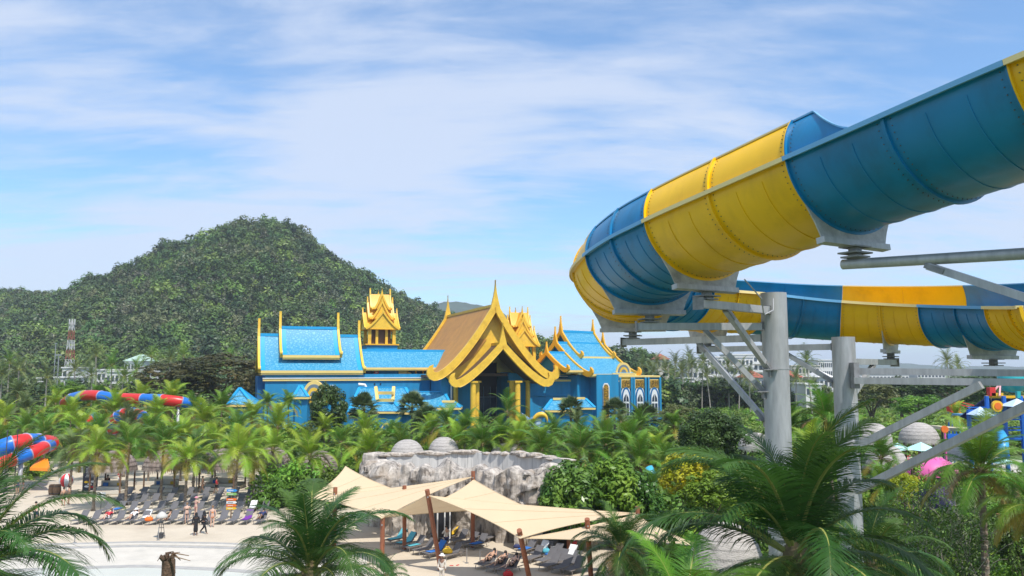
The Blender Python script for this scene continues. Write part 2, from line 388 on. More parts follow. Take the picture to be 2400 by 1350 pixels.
# far joint n0
# long twin beams to the right of post 2
xr = lambda px, py, Y: P(px, py, Y)
for (a, b, wd) in (((1998, 870, 31.2), (2560, 876, 27.0), 0.25), ((2003, 892, 30.6), (2560, 898, 26.4), 0.25)):
    mb = MB(); mb.beam(P(*a), P(*b), 0.22, wd); fb(mb, 'long_beam', galv, smooth=False)
mb = MB(); mb.box(P(2002, 880, 30.9), (0.2, 0.5, 1.0)); fb(mb, 'clamp_plate', galv_d, smooth=False)
for a, b in (((2300, 902, 27.6), (2006, 1047, 30.9)), ((2440, 935, 24.0), (2008, 1150, 30.8))):
    mb = MB(); mb.beam(P(*a), P(*b), 0.26, 0.26); fb(mb, 'diagonal_brace', galv, smooth=False)
P4 = P(2560, 880, 26.7); t4 = thing('steel_post', 'galvanised steel post out past the right edge where the twin beams end', 'post', (P4.x+0.45, P4.y, 0), 0, 'round steel posts of the raft slide')
m = MB(); m.tube([(0,0,-0.1), (0,0,P4.z+0.8)], 0.42, 32); obj('shaft', m.mesh('shaft', galv, True), t4)
# hose hanging on post 1
mb = MB(); hp = []
for i in range(15):
    u = i/14; hp.append(P(1752+80*u+10*math.sin(u*3), 0, 1)); hp[-1] = P(interp(u, [0, .35, .7, .85, 1], [1745, 1785, 1790, 1812, 1812]), interp(u, [0, .35, .7, .85, 1], [655, 700, 738, 728, 700]), interp(u, [0, 1], [25.2, 26.4]))
mb.tube(hp, 0.022, 6); fb(mb, 'hose', mat('grey_hose', (0.35, 0.36, 0.38), 0.5))
# ================================================ ground, sand, pool, hill
grass_m = mat('grass_ground', (0.10, 0.15, 0.045), 0.95, var=0.4, vscale=0.12, col2=(0.16, 0.17, 0.07), c2scale=0.03, c2lo=0.45, c2hi=0.6)
m = MB(); nx = 24
m.add([(-4500, -200, -0.02), (4500, -200, -0.02), (4500, 9000, -0.02), (-4500, 9000, -0.02)], [(0, 1, 2, 3)])
m.build('ground', grass_m, kind='structure')
sand_m = mat('sand', (0.55, 0.47, 0.36), 0.95, var=0.07, vscale=0.35, bump=0.4, bscale=3.0, col2=(0.46, 0.385, 0.285), c2scale=0.22, c2lo=0.5, c2hi=0.72)
def sheet(name, pts, z, m_, **kw):
    mb = MB(); mb.add([(x, y, z) for x, y in pts], [tuple(range(len(pts)))]); return mb.build(name, m_, **kw)
def gpts(lst): return [tuple(G(a, b)[:2]) for a, b in lst]
sheet('beach', [(-75, 30), (40, 30), (46, 62), (30, 60), (16, 66), (2, 70), (-12, 92), (-18, 110), (-75, 112)], 0.004, sand_m, kind='structure')
paving = mat('pale_concrete', (0.56, 0.515, 0.44), 0.85, var=0.08, vscale=0.8, bump=0.15, bscale=6, col2=(0.47,0.44,0.385), c2scale=0.5, c2lo=0.55, c2hi=0.75)
band = mat('grey_step_stone', (0.36, 0.345, 0.32), 0.85, var=0.15, vscale=1.5)
def arc_band(name, pxs, pys0, pys1, z0, z1, m_):
    """flat band following the curved pool edge, with a riser at its near side"""
    mb = MB(); a = [G(x, interp(x, pxs, pys0), z0) for x in range(-260, 900, 40)]; b = [G(x, interp(x, pxs, pys1), z0) for x in range(-260, 900, 40)]
    n = len(a); vs = a+b+[Vector((p.x, p.y, z1)) for p in b]; fs = [(i, i+n, i+n+1, i+1) for i in range(n-1)] + [(i+n, i+2*n, i+2*n+1, i+n+1) for i in range(n-1)]
    mb.add(vs, fs); return mb.build(name, m_, kind='structure')
X = [-260, 100, 330, 520, 900]
arc_band('pool_step', X, [1288, 1274, 1268, 1271, 1290], [1292, 1277, 1271, 1274, 1294], 0.05, 0.004, band)
arc_band('pool_step', X, [1292.5, 1277.5, 1271.5, 1274.5, 1294.5], [1298, 1281, 1276, 1279, 1300], 0.03, 0.004, paving)
arc_band('pool_step', X, [1299, 1282, 1277, 1280, 1301], [1305, 1287, 1281, 1285, 1307], 0.045, 0.004, band)
arc_band('pool_deck', X, [1305, 1287, 1281, 1285, 1307], [1350, 1330, 1323, 1331, 1360], 0.02, 0.004, paving)
arc_band('pool_step', X, [1350, 1330, 1323, 1331, 1360], [1357, 1336, 1329, 1338, 1368], 0.03, 0.004, band)
water_m = mat('shallow_pool_water', (0.56, 0.56, 0.49), 0.4, var=0.05, vscale=0.3, bump=0.06, bscale=3)
mb = MB(); a = [G(x, interp(x, X, [1357, 1336, 1329, 1338, 1368]), 0.012) for x in range(-260, 900, 40)]; a2 = [Vector((p.x*0.9, 32, 0.012)) for p in a]; n = len(a)
mb.add(a+a2, [(i, i+n, i+n+1, i+1) for i in range(n-1)]); mb.build('pool_water', water_m, kind='structure')
# beach at bottom right glimpsed through bushes
sheet('sand_path', [(14, 46), (50, 46), (50, 58), (20, 61)], 0.008, sand_m, kind='structure')
sheet('sand_path', [(28, 84), (75, 92), (70, 122), (36, 118)], 0.006, paving, kind='structure')
# ---------------- hills
HY = 640.0
hpk = [(-500, 65), (-200, 66), (0, 67), (60, 66), (120, 65), (165, 69), (250, 79), (330, 88), (385, 99), (440, 108), (480, 106), (530, 114), (600, 120), (680, 119), (720, 112), (760, 97), (830, 82), (900, 69), (960, 57), (1040, 47), (1100, 38), (1160, 30), (1230, 22), (1300, 14), (1380, 13), (1500, 6), (2600, 0)]
hx = [(a-1200)/F*HY for a, b in hpk]; hz = [b for a, b in hpk]
def hill_h(x, y):
    pk = interp(x*(HY/ max(HY, 1)), hx, hz)
    yr = HY + 25*math.sin(x*0.012)
    t = (yr-y)/300.0 if y < yr else (y-yr)/420.0
    f = max(0.0, 1-t); f = (f*f*(3-2*f)*0.5+f*0.5)**1.25
    nz = noise.noise(Vector((x*0.011, y*0.011, 1.3)))*10*f*(1-f)*3.0 + noise.noise(Vector((x*0.03, y*0.03, 5)))*4*min(1, f*3)*(1 if f < .93 else .25)
    return max(0.0, pk*f + (nz if pk > 25 else nz*pk/25.0))
soil_m = mat('forest_floor', (0.022, 0.035, 0.013), 1.0, var=0.3, vscale=0.05)
mb = MB(); NX, NY = 130, 60; xs = np.linspace(-900, 330, NX); ys = np.linspace(335, 1060, NY)
vs = [(x, y, hill_h(x, y)-0.3) for y in ys for x in xs]
mb.add(vs, [(j*NX+i, j*NX+i+1, (j+1)*NX+i+1, (j+1)*NX+i) for j in range(NY-1) for i in range(NX-1)])
mb.build('hill', soil_m, smooth=True, kind='structure')
# distant ridges
far_m = mat('distant_forest_ridge', (0.045, 0.075, 0.05), 1.0, var=0.35, vscale=0.02, detail=8)
def ridge(name, pts, Y, depth, amp, m_):
    mb = MB(); n = 240; px0, px1 = pts[0][0], pts[-1][0]; top = []; rows = []
    for j, (fy, fh) in enumerate(((-1, 0), (-0.6, 0.45), (-0.25, 0.85), (0, 1), (0.4, 0.8), (1, 0))):
        row = []
        for i in range(n+1):
            px = px0+(px1-px0)*i/n; py = interp(px, [a for a, b in pts], [b for a, b in pts]); x = (px-1200)/F*Y
            h = max(0, (867-py)/F*Y + CAMZ); h += amp*noise.fractal(Vector((x*0.02/amp*4, j*3.1, 2)), 0.8, 2.1, 5)*fh if h > 1 else 0
            row.append((x, Y+depth*fy, h*fh-0.2))
        rows += row
    mb.add(rows, [(j*(n+1)+i, j*(n+1)+i+1, (j+1)*(n+1)+i+1, (j+1)*(n+1)+i) for j in range(5) for i in range(n)])
    return mb.build(name, m_, smooth=True, kind='structure')
ridge('hill', [(900, 760), (1000, 722), (1040, 712), (1080, 709), (1120, 717), (1180, 740), (1260, 790), (1400, 850), (1500, 868)], 2300, 400, 9, far_m)
ridge('hill', [(1500, 868), (1700, 860), (1860, 858), (1960, 846), (2050, 847), (2130, 854), (2220, 862), (2330, 858), (2420, 861), (2900, 866)], 3400, 300, 5, far_m)
# ================================================ the blue and gold palace
pb = mat('royal_blue_plaster', (0.008, 0.225, 0.43), 0.65, var=0.12, vscale=0.9, bump=0.05, bscale=5, col2=(0.008, 0.165, 0.32), c2scale=0.6, c2lo=.48, c2hi=.78, stretch=(1,1,0.16))
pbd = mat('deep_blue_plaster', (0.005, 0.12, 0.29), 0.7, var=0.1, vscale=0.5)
lb = mat('sky_blue_ridge_paint', (0.01, 0.32, 0.62), 0.5, var=0.05)
gold = mat('gold_paint', (0.80, 0.49, 0.045), 0.42, var=0.1, vscale=1.2, bump=0.05, col2=(0.62, 0.35, 0.03), c2scale=0.7, c2lo=.5, c2hi=.75)
gold2 = mat('orange_gold_paint', (0.80, 0.40, 0.02), 0.45, var=0.08, vscale=0.8)
fascia_m = mat('cream_gold_trim', (0.80, 0.58, 0.19), 0.5, var=0.05)
ochre = mat('ochre_roof_shingle', (0.50, 0.23, 0.035), 0.55, var=0.12, vscale=0.4, col2=(0.42, 0.19, 0.035), c2scale=0.3, c2lo=0.5, c2hi=0.7)
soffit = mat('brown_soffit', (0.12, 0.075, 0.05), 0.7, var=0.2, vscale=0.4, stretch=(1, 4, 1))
dark = mat('dark_opening', (0.012, 0.013, 0.018), 0.4)  # near-black, shade inside openings put into the colour
whitep = mat('white_paint', (0.75, 0.75, 0.73), 0.6, var=0.06)
glass_d = mat('dark_window_glass', (0.03, 0.045, 0.07), 0.12, spec=0.8)
mosaic = mat('gold_mosaic', (0.50, 0.27, 0.02), 0.35, col2=(0.12, 0.07, 0.01), c2scale=5.0, c2lo=0.42, c2hi=0.5, detail=2)
greym = mat('grey_blue_arch_paint', (0.15, 0.20, 0.24), 0.6)
# patterned blue shingles: raised labyrinth pattern of two blues
def shingle():
    m = bpy.data.materials.new('patterned_blue_shingle'); m.use_nodes = True; n = m.node_tree.nodes; l = m.node_tree.links; b = n['Principled BSDF']
    b.inputs['Roughness'].default_value = 0.45
    co = n.new('ShaderNodeTexCoord'); v = n.new('ShaderNodeTexVoronoi'); v.inputs['Scale'].default_value = 1.9; v.feature = 'DISTANCE_TO_EDGE'
    nz = n.new('ShaderNodeTexNoise'); nz.inputs['Scale'].default_value = 1.4; nz.inputs['Detail'].default_value = 2
    ad = n.new('ShaderNodeVectorMath'); ad.operation = 'MULTIPLY_ADD'; ad.inputs[1].default_value = (0.8, 0.8, 0.8)
    l.new(co.outputs['Object'], nz.inputs['Vector']); l.new(nz.outputs['Color'], ad.inputs[0]); l.new(co.outputs['Object'], ad.inputs[2]); l.new(ad.outputs[0], v.inputs['Vector'])
    r = n.new('ShaderNodeMapRange'); r.inputs[1].default_value = 0.10; r.inputs[2].default_value = 0.2; l.new(v.outputs['Distance'], r.inputs[0])
    mx = n.new('ShaderNodeMix'); mx.data_type = 'RGBA'; l.new(r.outputs[0], mx.inputs[0]); mx.inputs[6].default_value = (0.03, 0.25, 0.43, 1); mx.inputs[7].default_value = (0.10, 0.355, 0.51, 1)
    l.new(mx.outputs[2], b.inputs['Base Color'])
    bp = n.new('ShaderNodeBump'); bp.inputs['Strength'].default_value = 0.5; bp.inputs['Distance'].default_value = 0.05; l.new(r.outputs[0], bp.inputs['Height']); l.new(bp.outputs[0], b.inputs['Normal'])
    return m
shg = shingle()
A20 = R(20)
U = Vector((math.cos(A20), math.sin(A20), 0)); V = Vector((-math.sin(A20), math.cos(A20), 0)); ZV = Vector((0, 0, 1))
O = Vector((-3.0, 141.0, 0))                 # under the apex of the great gable
def W(s, d, z): return O+U*s+V*d+ZV*z
def LP(px, py, d):
    """local (s, z) where the sight line meets the facade plane at depth d"""
    r = ray(px, py); o = Vector((0, 0, CAMZ)); k = (O+V*d-o).dot(V)/r.dot(V); p = o+r*k
    return (p-O).dot(U), p.z
pal = thing('palace', 'sky-blue palace hall with patterned blue roofs and a huge golden gable porch', 'building', (O.x, O.y, 0))
PI_ = Vector((-O.x, -O.y, 0))
def pp(mb, name, m, parent=None, smooth=False, **kw):
    me = mb.mesh(name, m, smooth)
    o = obj(name, me, parent or pal, **kw)
    if not parent: o.location = PI_
    return o
def prof(t, w, h, p=1.55):
    """concave thai roof slope: t 0 ridge .. 1 eave -> (offset, height below ridge)"""
    return w*t, h*(1-(1-t)**p)
def slope_sheet(mb, c0, c1, side, w, h, p, n=14, inset=0.0, th=0.22, mi=0, t0=0.0):
    """one roof slope between gable ends c0 and c1 (ridge points), side vector horizontal"""
    rows = []
    for i in range(n+1):
        t = t0+(1-t0)*i/n; x, dz = prof(t, w, h, p); rows.append((c0+side*x-ZV*dz, c1+side*x-ZV*dz))
    vs = [q for r in rows for q in r]; vs2 = [q-ZV*th for q in vs]; k = len(vs)
    fs = [(2*i, 2*i+1, 2*i+3, 2*i+2) for i in range(n)] + [(k+2*i+2, k+2*i+3, k+2*i+1, k+2*i) for i in range(n)]
    fs += [(0, k, k+1, 1), (2*n, 2*n+1, k+2*n+1, k+2*n)] + [(2*i, 2*i+2, k+2*i+2, k+2*i) for i in range(n)] + [(2*i+1, k+2*i+1, k+2*i+3, 2*i+3) for i in range(n)]
    mb.add(vs+vs2, fs, mi)
def barge(apex, side, w, h, p, wid, th, spire, hook, name, m, hookr=None, both=True, groove=True, spine=False):
    """gable boards with finial spire and curled hooks, in the plane of (side, z) through apex"""
    hookr = hookr or wid*1.0
    nrm = side.cross(ZV)
    for sg in ((1, -1) if both else (1,)):
        poly = []; n = 22
        if spire:  # half of the tall tapering finial
            for i in range(7):
                u = i/7; poly.append((max(0.03, wid*0.62*(u**1.7)), spire*(1-u)+0.0))
        outer = []; inner = []
        for i in range(n+1):
            t = i/n; x, dz = prof(t, w, h, p)
            t2 = min(1, t+0.01); t1 = max(0, t-0.01); x2, z2 = prof(t2, w, h, p); x1, z1 = prof(t1, w, h, p); L_ = math.hypot(x2-x1, z2-z1); nx_, nz_ = (z2-z1)/L_, (x2-x1)/L_
            ww = wid*(0.85+0.25*t)
            outer.append((x+nx_*ww*0.45+0.0, -dz+nz_*ww*0.45)); inner.append((max(0.0, x-nx_*ww*0.55), -dz-nz_*ww*0.55))
        outer = [q for q in outer if q[0] > (wid*0.5 if spire else 0.02)]
        if not spire: poly.append((0, outer[0][1]+0.1))
        poly += outer
        # hook: board sweeps out and curls up to a point
        x, dz = prof(1, w, h, p); cx, cz = outer[-1]; ix, iz = inner[-1]
        mx_, mz_ = (cx+ix)/2, (cz+iz)/2
        hk = hookr*hook
        if hook:
            poly += [(cx+hk*0.35, cz+hk*0.02), (cx+hk*0.55, cz+hk*0.45), (cx+hk*0.42, cz+hk*0.95), (cx+hk*0.85, cz+hk*0.78), (cx+hk*1.25, cz+hk*0.3), (cx+hk*1.3, cz-hk*0.3), (cx+hk*0.95, cz-hk*0.85), (cx+hk*0.4, cz-hk*1.1), (cx-hk*0.2, cz-hk*1.05)]
        else:
            poly += [(cx+0.15, cz-0.05)]
        poly += inner[::-1]
        poly = [(max(0.0, a), b) for a, b in poly]
        cl = []
        for q in poly:
            if not cl or math.hypot(q[0]-cl[-1][0], q[1]-cl[-1][1]) > 1e-3: cl.append(q)
        mb = MB(); mb.prism(cl, apex, side*sg, ZV, th); o = pp(mb, name, m)
        if groove:    # raised outline bead along the inner edge
            mb = MB(); pts = [apex+side*sg*a+ZV*b for a, b in inner]; mb.tube([q+nrm*(th/2) for q in pts], 0.07, 5); mb.tube([q-nrm*(th/2) for q in pts], 0.07, 5)
            pp(mb, 'board_bead', m)
def gable_roof(c0, c1, side, w, h, p, mroof, over=0.0, ridge_m=None, both=True, fasc=fascia_m, fh=0.5, th=0.25, ridge_r=0.22):
    sides = (side, -side) if both else (side,)
    for sd_ in sides:
        mb = MB(); slope_sheet(mb, c0, c1, sd_, w, h, p, th=th); pp(mb, 'roof', mroof)
        x, dz = prof(1, w, h, p)
        if fasc:
            mb = MB(); a = c0+sd_*(x+0.08)-ZV*(dz+0.02); b = c1+sd_*(x+0.08)-ZV*(dz+0.02); mb.beam(a-ZV*fh*0.32, b-ZV*fh*0.32, 0.18, fh*0.62); mb.beam(a-ZV*fh*0.8+sd_*-0.12, b-ZV*fh*0.8+sd_*-0.12, 0.14, fh*0.4); pp(mb, 'eave_trim', fasc)
    mb = MB(); mb.beam(c0+ZV*0.05, c1+ZV*0.05, 0.5, 0.5); pp(mb, 'ridge_cap', ridge_m or mroof)
# ---- left hall: lower and upper tier
def hall_tier(pxl, pxr, pyr, pye, dr, de, spire, trim_px=None):
    sl_, zr = LP(pxl, pyr, dr); sr_, _ = LP(pxr, pyr+ (pxr-pxl)*0.015, dr); zr = zr
    _, ze = LP((pxl+pxr)/2, pye, de)
    c0, c1 = W(sl_, dr, zr), W(sr_, dr, zr); w_ = dr-de; h_ = zr-ze
    gable_roof(c0, c1, -V, w_, h_, 1.5, shg, ridge_m=lb, fh=0.75)
    for c, sg in ((c0-U*0.25, -1), (c1+U*0.25, 1)):
        barge(c, -V, w_, h_, 1.5, 0.75, 0.42, spire, 0.55, 'gable_board', gold, groove=False)
        mb = MB(); slope_sheet(mb, c-U*sg*1.0, c-U*sg*0.25, -V, w_, h_, 1.5, th=0.12); o = pp(mb, 'roof_border', lb); o.location = PI_+ZV*0.06
    # gable end walls
    for c in (c0, c1):
        poly = [(-w_*0.9, -h_*0.98)]+[(sg*prof(t, w_, h_, 1.5)[0], -prof(t, w_, h_, 1.5)[1]-0.3) for sg, ts in ((-1, [0.9, 0.6, 0.35, 0.15]), (1, [0.02, 0.15, 0.35, 0.6, 0.9])) for t in ts]+[(w_*0.9, -h_*0.98)]
        mb = MB(); mb.prism(poly, c+(U*0.5 if c is c0 else -U*0.5), -V, ZV, 0.3); pp(mb, 'gable_wall', pb)
    return c0, c1, w_, h_
hall_tier(610, 838, 785, 868, 16, 9.0, 3.0)
hall_tier(660, 789, 768, 832, 16, 11.0, 3.0)
# connector roof
s0, zr = LP(845, 822, 15); s1, _ = LP(1050, 824, 15); _, ze = LP(940, 861, 9.6)
gable_roof(W(s0, 15, zr), W(s1, 15, zr), -V, 5.4, zr-ze, 1.15, shg, ridge_m=lb, fh=0.6)
# ---- walls behind
def wall(sa, sb, da, db, z0, z1, name='wall', m_=pb, **kw):
    mb = MB(); c = W((sa+sb)/2, (da+db)/2, (z0+z1)/2); mb.box(c, (abs(sb-sa), abs(db-da), z1-z0), A20); return pp(mb, name, m_, **kw)
sL, zt = LP(622, 877, 9.5); sR, _ = LP(1008, 877, 9.5)
wall(sL, sR, 9.5, 21, 0, zt)
_, zb_ = LP(800, 889, 9.3); wall(sL-0.4, sR, 9.2, 9.5, zb_-0.25, zb_+0.12, 'string_course', fascia_m); wall(sL-0.45, sR, 9.1, 9.5, zb_+0.15, zb_+0.3, 'string_course', whitep)
_, zc_ = LP(800, 902, 9.0)
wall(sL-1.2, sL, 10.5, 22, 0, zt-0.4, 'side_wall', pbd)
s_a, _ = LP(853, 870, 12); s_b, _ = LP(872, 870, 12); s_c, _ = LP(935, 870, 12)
wall(s_a-4, LP(1005, 870, 12)[0], 12.2, 14, zt-0.3, zt+1.6, 'attic_wall', pbd)  # open shadow under the connector eave, painted as a deep blue strip
wall(s_b, s_c, 11.2, 12.1, zt, zt+1.35, 'attic_wall', pb)
sx, zx = LP(882, 873, 11.0); wall(sx-0.42, sx+0.42, 11.0, 11.15, zx-0.25, zx+0.25, 'red_sign', mat('red_sign_paint', (0.6, 0.03, 0.03), 0.5)); wall(sx-0.2, sx+0.2, 10.95, 11.0, zx-0.06, zx+0.1, 'sign_mark', whitep)
for px in (955, 975, 992):
    sx, zx = LP(px, 875, 11.0); wall(sx-0.12, sx+0.12, 11, 11.4, zt, zt+1.4, 'attic_post', gold2)
# gold curl seen under connector eave
sx, zx = LP(951, 872, 11.2); mb = MB(); mb.prism([(-1.4, -0.5), (1.2, -0.5), (0.9, -0.1), (0.2, 0.1), (-0.2, 0.7), (-0.9, 0.8), (-1.3, 0.3)], W(sx, 11.2, zx), U, ZV, 0.4); pp(mb, 'roof_curl', fascia_m)
# pipes on wall
s1_, z1_ = LP(775, 902, 9.2); s2_, z2_ = LP(775, 928, 9.2)
for dx in (0, 0.35):
    mb = MB(); mb.tube([W(s1_+dx, 9.2, z1_), W(s1_+dx, 9.2, z2_)], 0.09, 8); pp(mb, 'downpipe', whitep)
mb = MB(); mb.tube([W(s1_-0.9, 9.2, z2_), W(s1_+1.1, 9.2, z2_)], 0.12, 8); pp(mb, 'downpipe', whitep)
sq, zq = LP(840, 901, 9.0); mb = MB(); mb.tube([W(sq, 9.0, zq), W(sq+1.1, 8.8, zq-0.1), W(sq+1.5, 8.7, zq-0.9)], 0.27, 10); pp(mb, 'duct', whitep)
for px in (878, 892):
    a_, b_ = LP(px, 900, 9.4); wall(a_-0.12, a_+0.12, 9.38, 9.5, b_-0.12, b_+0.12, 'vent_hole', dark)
# ---- gold lantern towers
def tower(px, dd, pyb, scale=1.0):
    s_, zb = LP(px, pyb, dd); c = W(s_, dd, zb)
    mb = MB(); mb.box(c-ZV*1.2, (6.0, 6.0, 2.4), A20); pp(mb, 'tower_base', pb)
    mb = MB(); mb.box(c+ZV*0.12, (6.6, 6.6, 0.24), A20); pp(mb, 'tower_floor', gold2)
    for a, b in ((-1, -1), (1, -1), (1, 1), (-1, 1)):
        mb = MB(); mb.box(c+U*a*2.4+V*b*2.4+ZV*1.7, (0.62, 0.62, 3.0), A20); pp(mb, 'tower_post', gold)
    for a in (-1, 1):
        mb = MB(); mb.box(c+U*a*0.95-V*2.3+ZV*1.7, (0.5, 0.3, 3.0), A20); pp(mb, 'tower_post', gold)
    mb = MB(); mb.box(c+ZV*1.7, (3.6, 3.6, 2.8), A20); pp(mb, 'tower_core', soffit)
    for k in range(9):
        mb = MB(); mb.box(c+U*2.5+V*(-2+k*0.5)+ZV*0.9, (0.06, 0.06, 1.0), A20); pp(mb, 'baluster', soffit)
    mb = MB(); mb.box(c+U*2.5+ZV*1.4, (0.1, 4.4, 0.1), A20); pp(mb, 'handrail', soffit)
    z0 = 3.2
    for w_, h_, len_, zz, sp in ((3.3, 3.3, 3.3, z0+3.3, 1.0), (2.1, 3.4, 2.4, z0+5.4, 1.1), (1.5, 3.0, 1.9, z0+7.0, 1.2)):
        for ax, sd_ in ((U, V), (V, U)):
            a_, b_ = c-ax*len_+ZV*zz, c+ax*len_+ZV*zz
            for sgn in (1, -1):
                mb = MB(); slope_sheet(mb, a_, b_, sd_*sgn, w_, h_, 1.35, n=8, th=0.15); pp(mb, 'tower_roof', gold2)
            for e, sg in ((a_, -1), (b_, 1)):
                barge(e+ax*sg*0.1, sd_, w_, h_, 1.35, 0.36, 0.25, sp, 0.3, 'tower_gable_board', gold, groove=False)
                poly = [(x*q, -z_) for q, ts in ((-1, (1, .7, .4, .2)), (1, (0.01, .2, .4, .7, 1))) for t in ts for x, z_ in [prof(t, w_*0.93, h_*0.97, 1.35)]]
                mb = MB(); mb.prism(poly, e-ax*sg*0.15-ZV*0.1, sd_, ZV, 0.2); pp(mb, 'tower_gable', gold)
tower(889, 23, 810); tower(1216, 20, 848)
# ---- great golden gable hall
def gp(px, py, d): s_, z_ = LP(px, py, d); return s_, z_
_, zA = gp(1160, 716, 0.0); _, zE = gp(1160, 880, 0.0)
w1 = 10.6; h1 = zA-zE
c0 = W(0, 0, zA); c1 = W(0, 32, zA)
gable_roof(c0+V*0.3, c1, U, w1, h1, 1.42, ochre, ridge_m=gold, fasc=None, th=0.35)
barge(c0, U, w1, h1, 1.42, 1.25, 0.6, 4.6, 1.1, 'great_gable_board', gold)
barge(c1, U, w1, h1, 1.42, 1.2, 0.5, 4.6, 1.0, 'gable_board', gold, groove=False)
mb = MB(); 
for sg in (1, -1):
    x, dz = prof(1, w1, h1, 1.42); a = c0+U*sg*(x+0.1)-ZV*(dz+0.25); b = c1+U*sg*(x+0.1)-ZV*(dz+0.25); m2 = MB(); m2.beam(a+V*1.2, b, 0.2, 0.5); pp(m2, 'eave_board', soffit)
# gable infill between the two gables, recessed, with stepped gold mouldings
def infill(c, w_, h_, p, dback, name, m_, th=0.2, lo=0.0):
    poly = [(-w_*0.97, -h_*0.99)]+[(q*prof(t, w_, h_, p)[0], -prof(t, w_, h_, p)[1]-0.3) for q, ts in ((-1, [0.92, 0.75, 0.6, 0.45, 0.3, 0.2, 0.1]), (1, [0.01, 0.1, 0.2, 0.3, 0.45, 0.6, 0.75, 0.92])) for t in ts]+[(w_*0.97, -h_*0.99)]
    m2 = MB(); m2.prism(poly, c+V*dback, U, ZV, th); pp(m2, name, m_)
# lower front gable
zA2 = gp(1177, 806, -4.0)[1]; zE2 = gp(1177, 897, -4.0)[1]; w2 = 7.9; h2 = zA2-zE2
c2 = W(0, -4.0, zA2)
gable_roof(c2+V*0.3, c2+V*7.5, U, w2, h2, 1.3, soffit, ridge_m=gold, fasc=None, th=0.3)
barge(c2, U, w2, h2, 1.3, 1.2, 0.55, 3.7, 1.0, 'porch_gable_board', gold)
# gold field above the porch gable: only the part above the porch roof
poly = []
for q, ts in ((-1, [0.86, 0.7, 0.55, 0.4, 0.28, 0.18, 0.08]), (1, [0.01, 0.08, 0.18, 0.28, 0.4, 0.55, 0.7, 0.86])):
    for t in ts: x, dz = prof(t, w1, h1, 1.42); poly.append((q*x, -dz-0.4))
for q, ts in ((1, [0.97, 0.8, 0.6, 0.4, 0.2]), (-1, [0.0, 0.2, 0.4, 0.6, 0.8, 0.97])):
    for t in ts: x, dz = prof(t, w2, h2, 1.3); poly.append((q*x, (zA2-zA)-dz-0.1))
mb = MB(); mb.prism(poly, c0+V*1.6, U, ZV, 0.25); pp(mb, 'gable_field', gold)
for sg in (-1, 1):    # sunk brown panels framed in gold
    a1 = [(sg*(3.2), -5.1-0.4), (sg*1.2, -5.1-0.4)] 
    pl = [(sg*1.2, -6.2), (sg*2.3, -6.2), (sg*4.0, -8.3), (sg*6.4, -10.5), (sg*8.6, -11.9), (sg*8.2, -12.2), (sg*6.0, -11.2), (sg*3.6, -9.4)]
    pl = [(x, y*h1/12.9) for x, y in pl]
    if sg < 0: pl = pl[::-1]
    mb = MB(); mb.prism(pl, c0+V*1.35, U, ZV, 0.3); pp(mb, 'sunk_panel', ochre if sg < 0 else soffit)
# porch interior: deep dark hall with side walls, glass front
zi = zE2+0.3
wall(-9.3, -3.2, 2, 22, 0, zE+0.6, 'wall', pb); wall(3.4, 8.0, 2.4, 22, 0, zE+0.4, 'wall', pb)
wall(-3.2, 3.4, 9.0, 9.4, 0, 14, 'entrance_shade', dark)  # dark interior painted as a near-black sheet behind the mullions
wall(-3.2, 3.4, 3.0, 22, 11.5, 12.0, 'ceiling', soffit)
for k in range(6): wall(-3.2+k*1.3-0.05, -3.2+k*1.3+0.08, 8.8, 8.95, 0, 9.5, 'mullion', greym)
for zz in (4.5, 7.5): wall(-3.2, 3.4, 8.7, 8.79, zz, zz+0.15, 'transom', greym)
for k in range(5): wall(-3.05+k*1.3, -2.02+k*1.3, 8.82, 8.9, 4.7, 7.4, 'glass_pane', glass_d)
for px, d_ in ((1068, 1.5), (1109, -3.4), (1117, -1.5), (1200, -1.5), (1213, -3.4), (1237, 1.5)):
    sc_, _ = LP(px, 930, d_); mb = MB(); mb.tube([W(sc_, d_, 0), W(sc_, d_, 10.5)], 0.5 if px not in (1068, 1237) else 0.42, 20); o = pp(mb, 'column', gold, smooth=False); autosmooth(o.data)
    mb = MB(); mb.box(W(sc_, d_, 10.6), (1.3, 1.3, 0.3), A20); pp(mb, 'capital', gold)
sc_, _ = LP(1222, 930, -3.0)
# brown low roof piece at left foot of the great roof
sa, za = LP(1000, 880, 5); sb, zb2 = LP(1040, 880, 5); wall(sa, sb+1, 5, 12, za-0.35, za+0.1, 'low_eave', soffit)
# white downpipe
sd2, zz2 = LP(1053, 905, 3); mb = MB(); mb.tube([W(sd2, 1.6, 2), W(sd2, 1.6, 10)], 0.16, 8); pp(mb, 'downpipe', whitep)
# ---- middle wall to the right of the porch
s_l = 8.0; s_r, z_p = LP(1386, 888, 3.0); wall(s_l, s_r, 2.6, 14, 0, z_p)
wall(s_l, s_r, 2.45, 2.6, z_p-0.45, z_p-0.1, 'string_course', fascia_m)
for px in (1300, 1340, 1375): a_, b_ = LP(px, 882, 4.5); 
mb = MB(); a_, b_ = LP(1290, 882, 3.4); c_, _ = LP(1378, 882, 3.4); mb.beam(W(a_, 3.4, b_), W(c_, 3.4, b_), 0.3, 0.16); mb2 = MB(); pp(mb, 'parapet_rail', whitep)
_, b2 = LP(1290, 888, 3.4); wall(a_, c_, 3.3, 3.5, b2-0.1, b2+0.1, 'parapet_rail', greym)
for px in (1357, 1370): a_, b_ = LP(px, 913, 2.5); wall(a_-0.14, a_+0.14, 2.5, 2.6, b_-0.9, b_+0.9, 'slit_window', pbd)
a_, b_ = LP(1242, 927, 2.4); c_, _ = LP(1350, 927, 2.4); wall(a_, c_, 2.3, 2.6, b_-0.1, b_+0.1, 'string_course', pb)
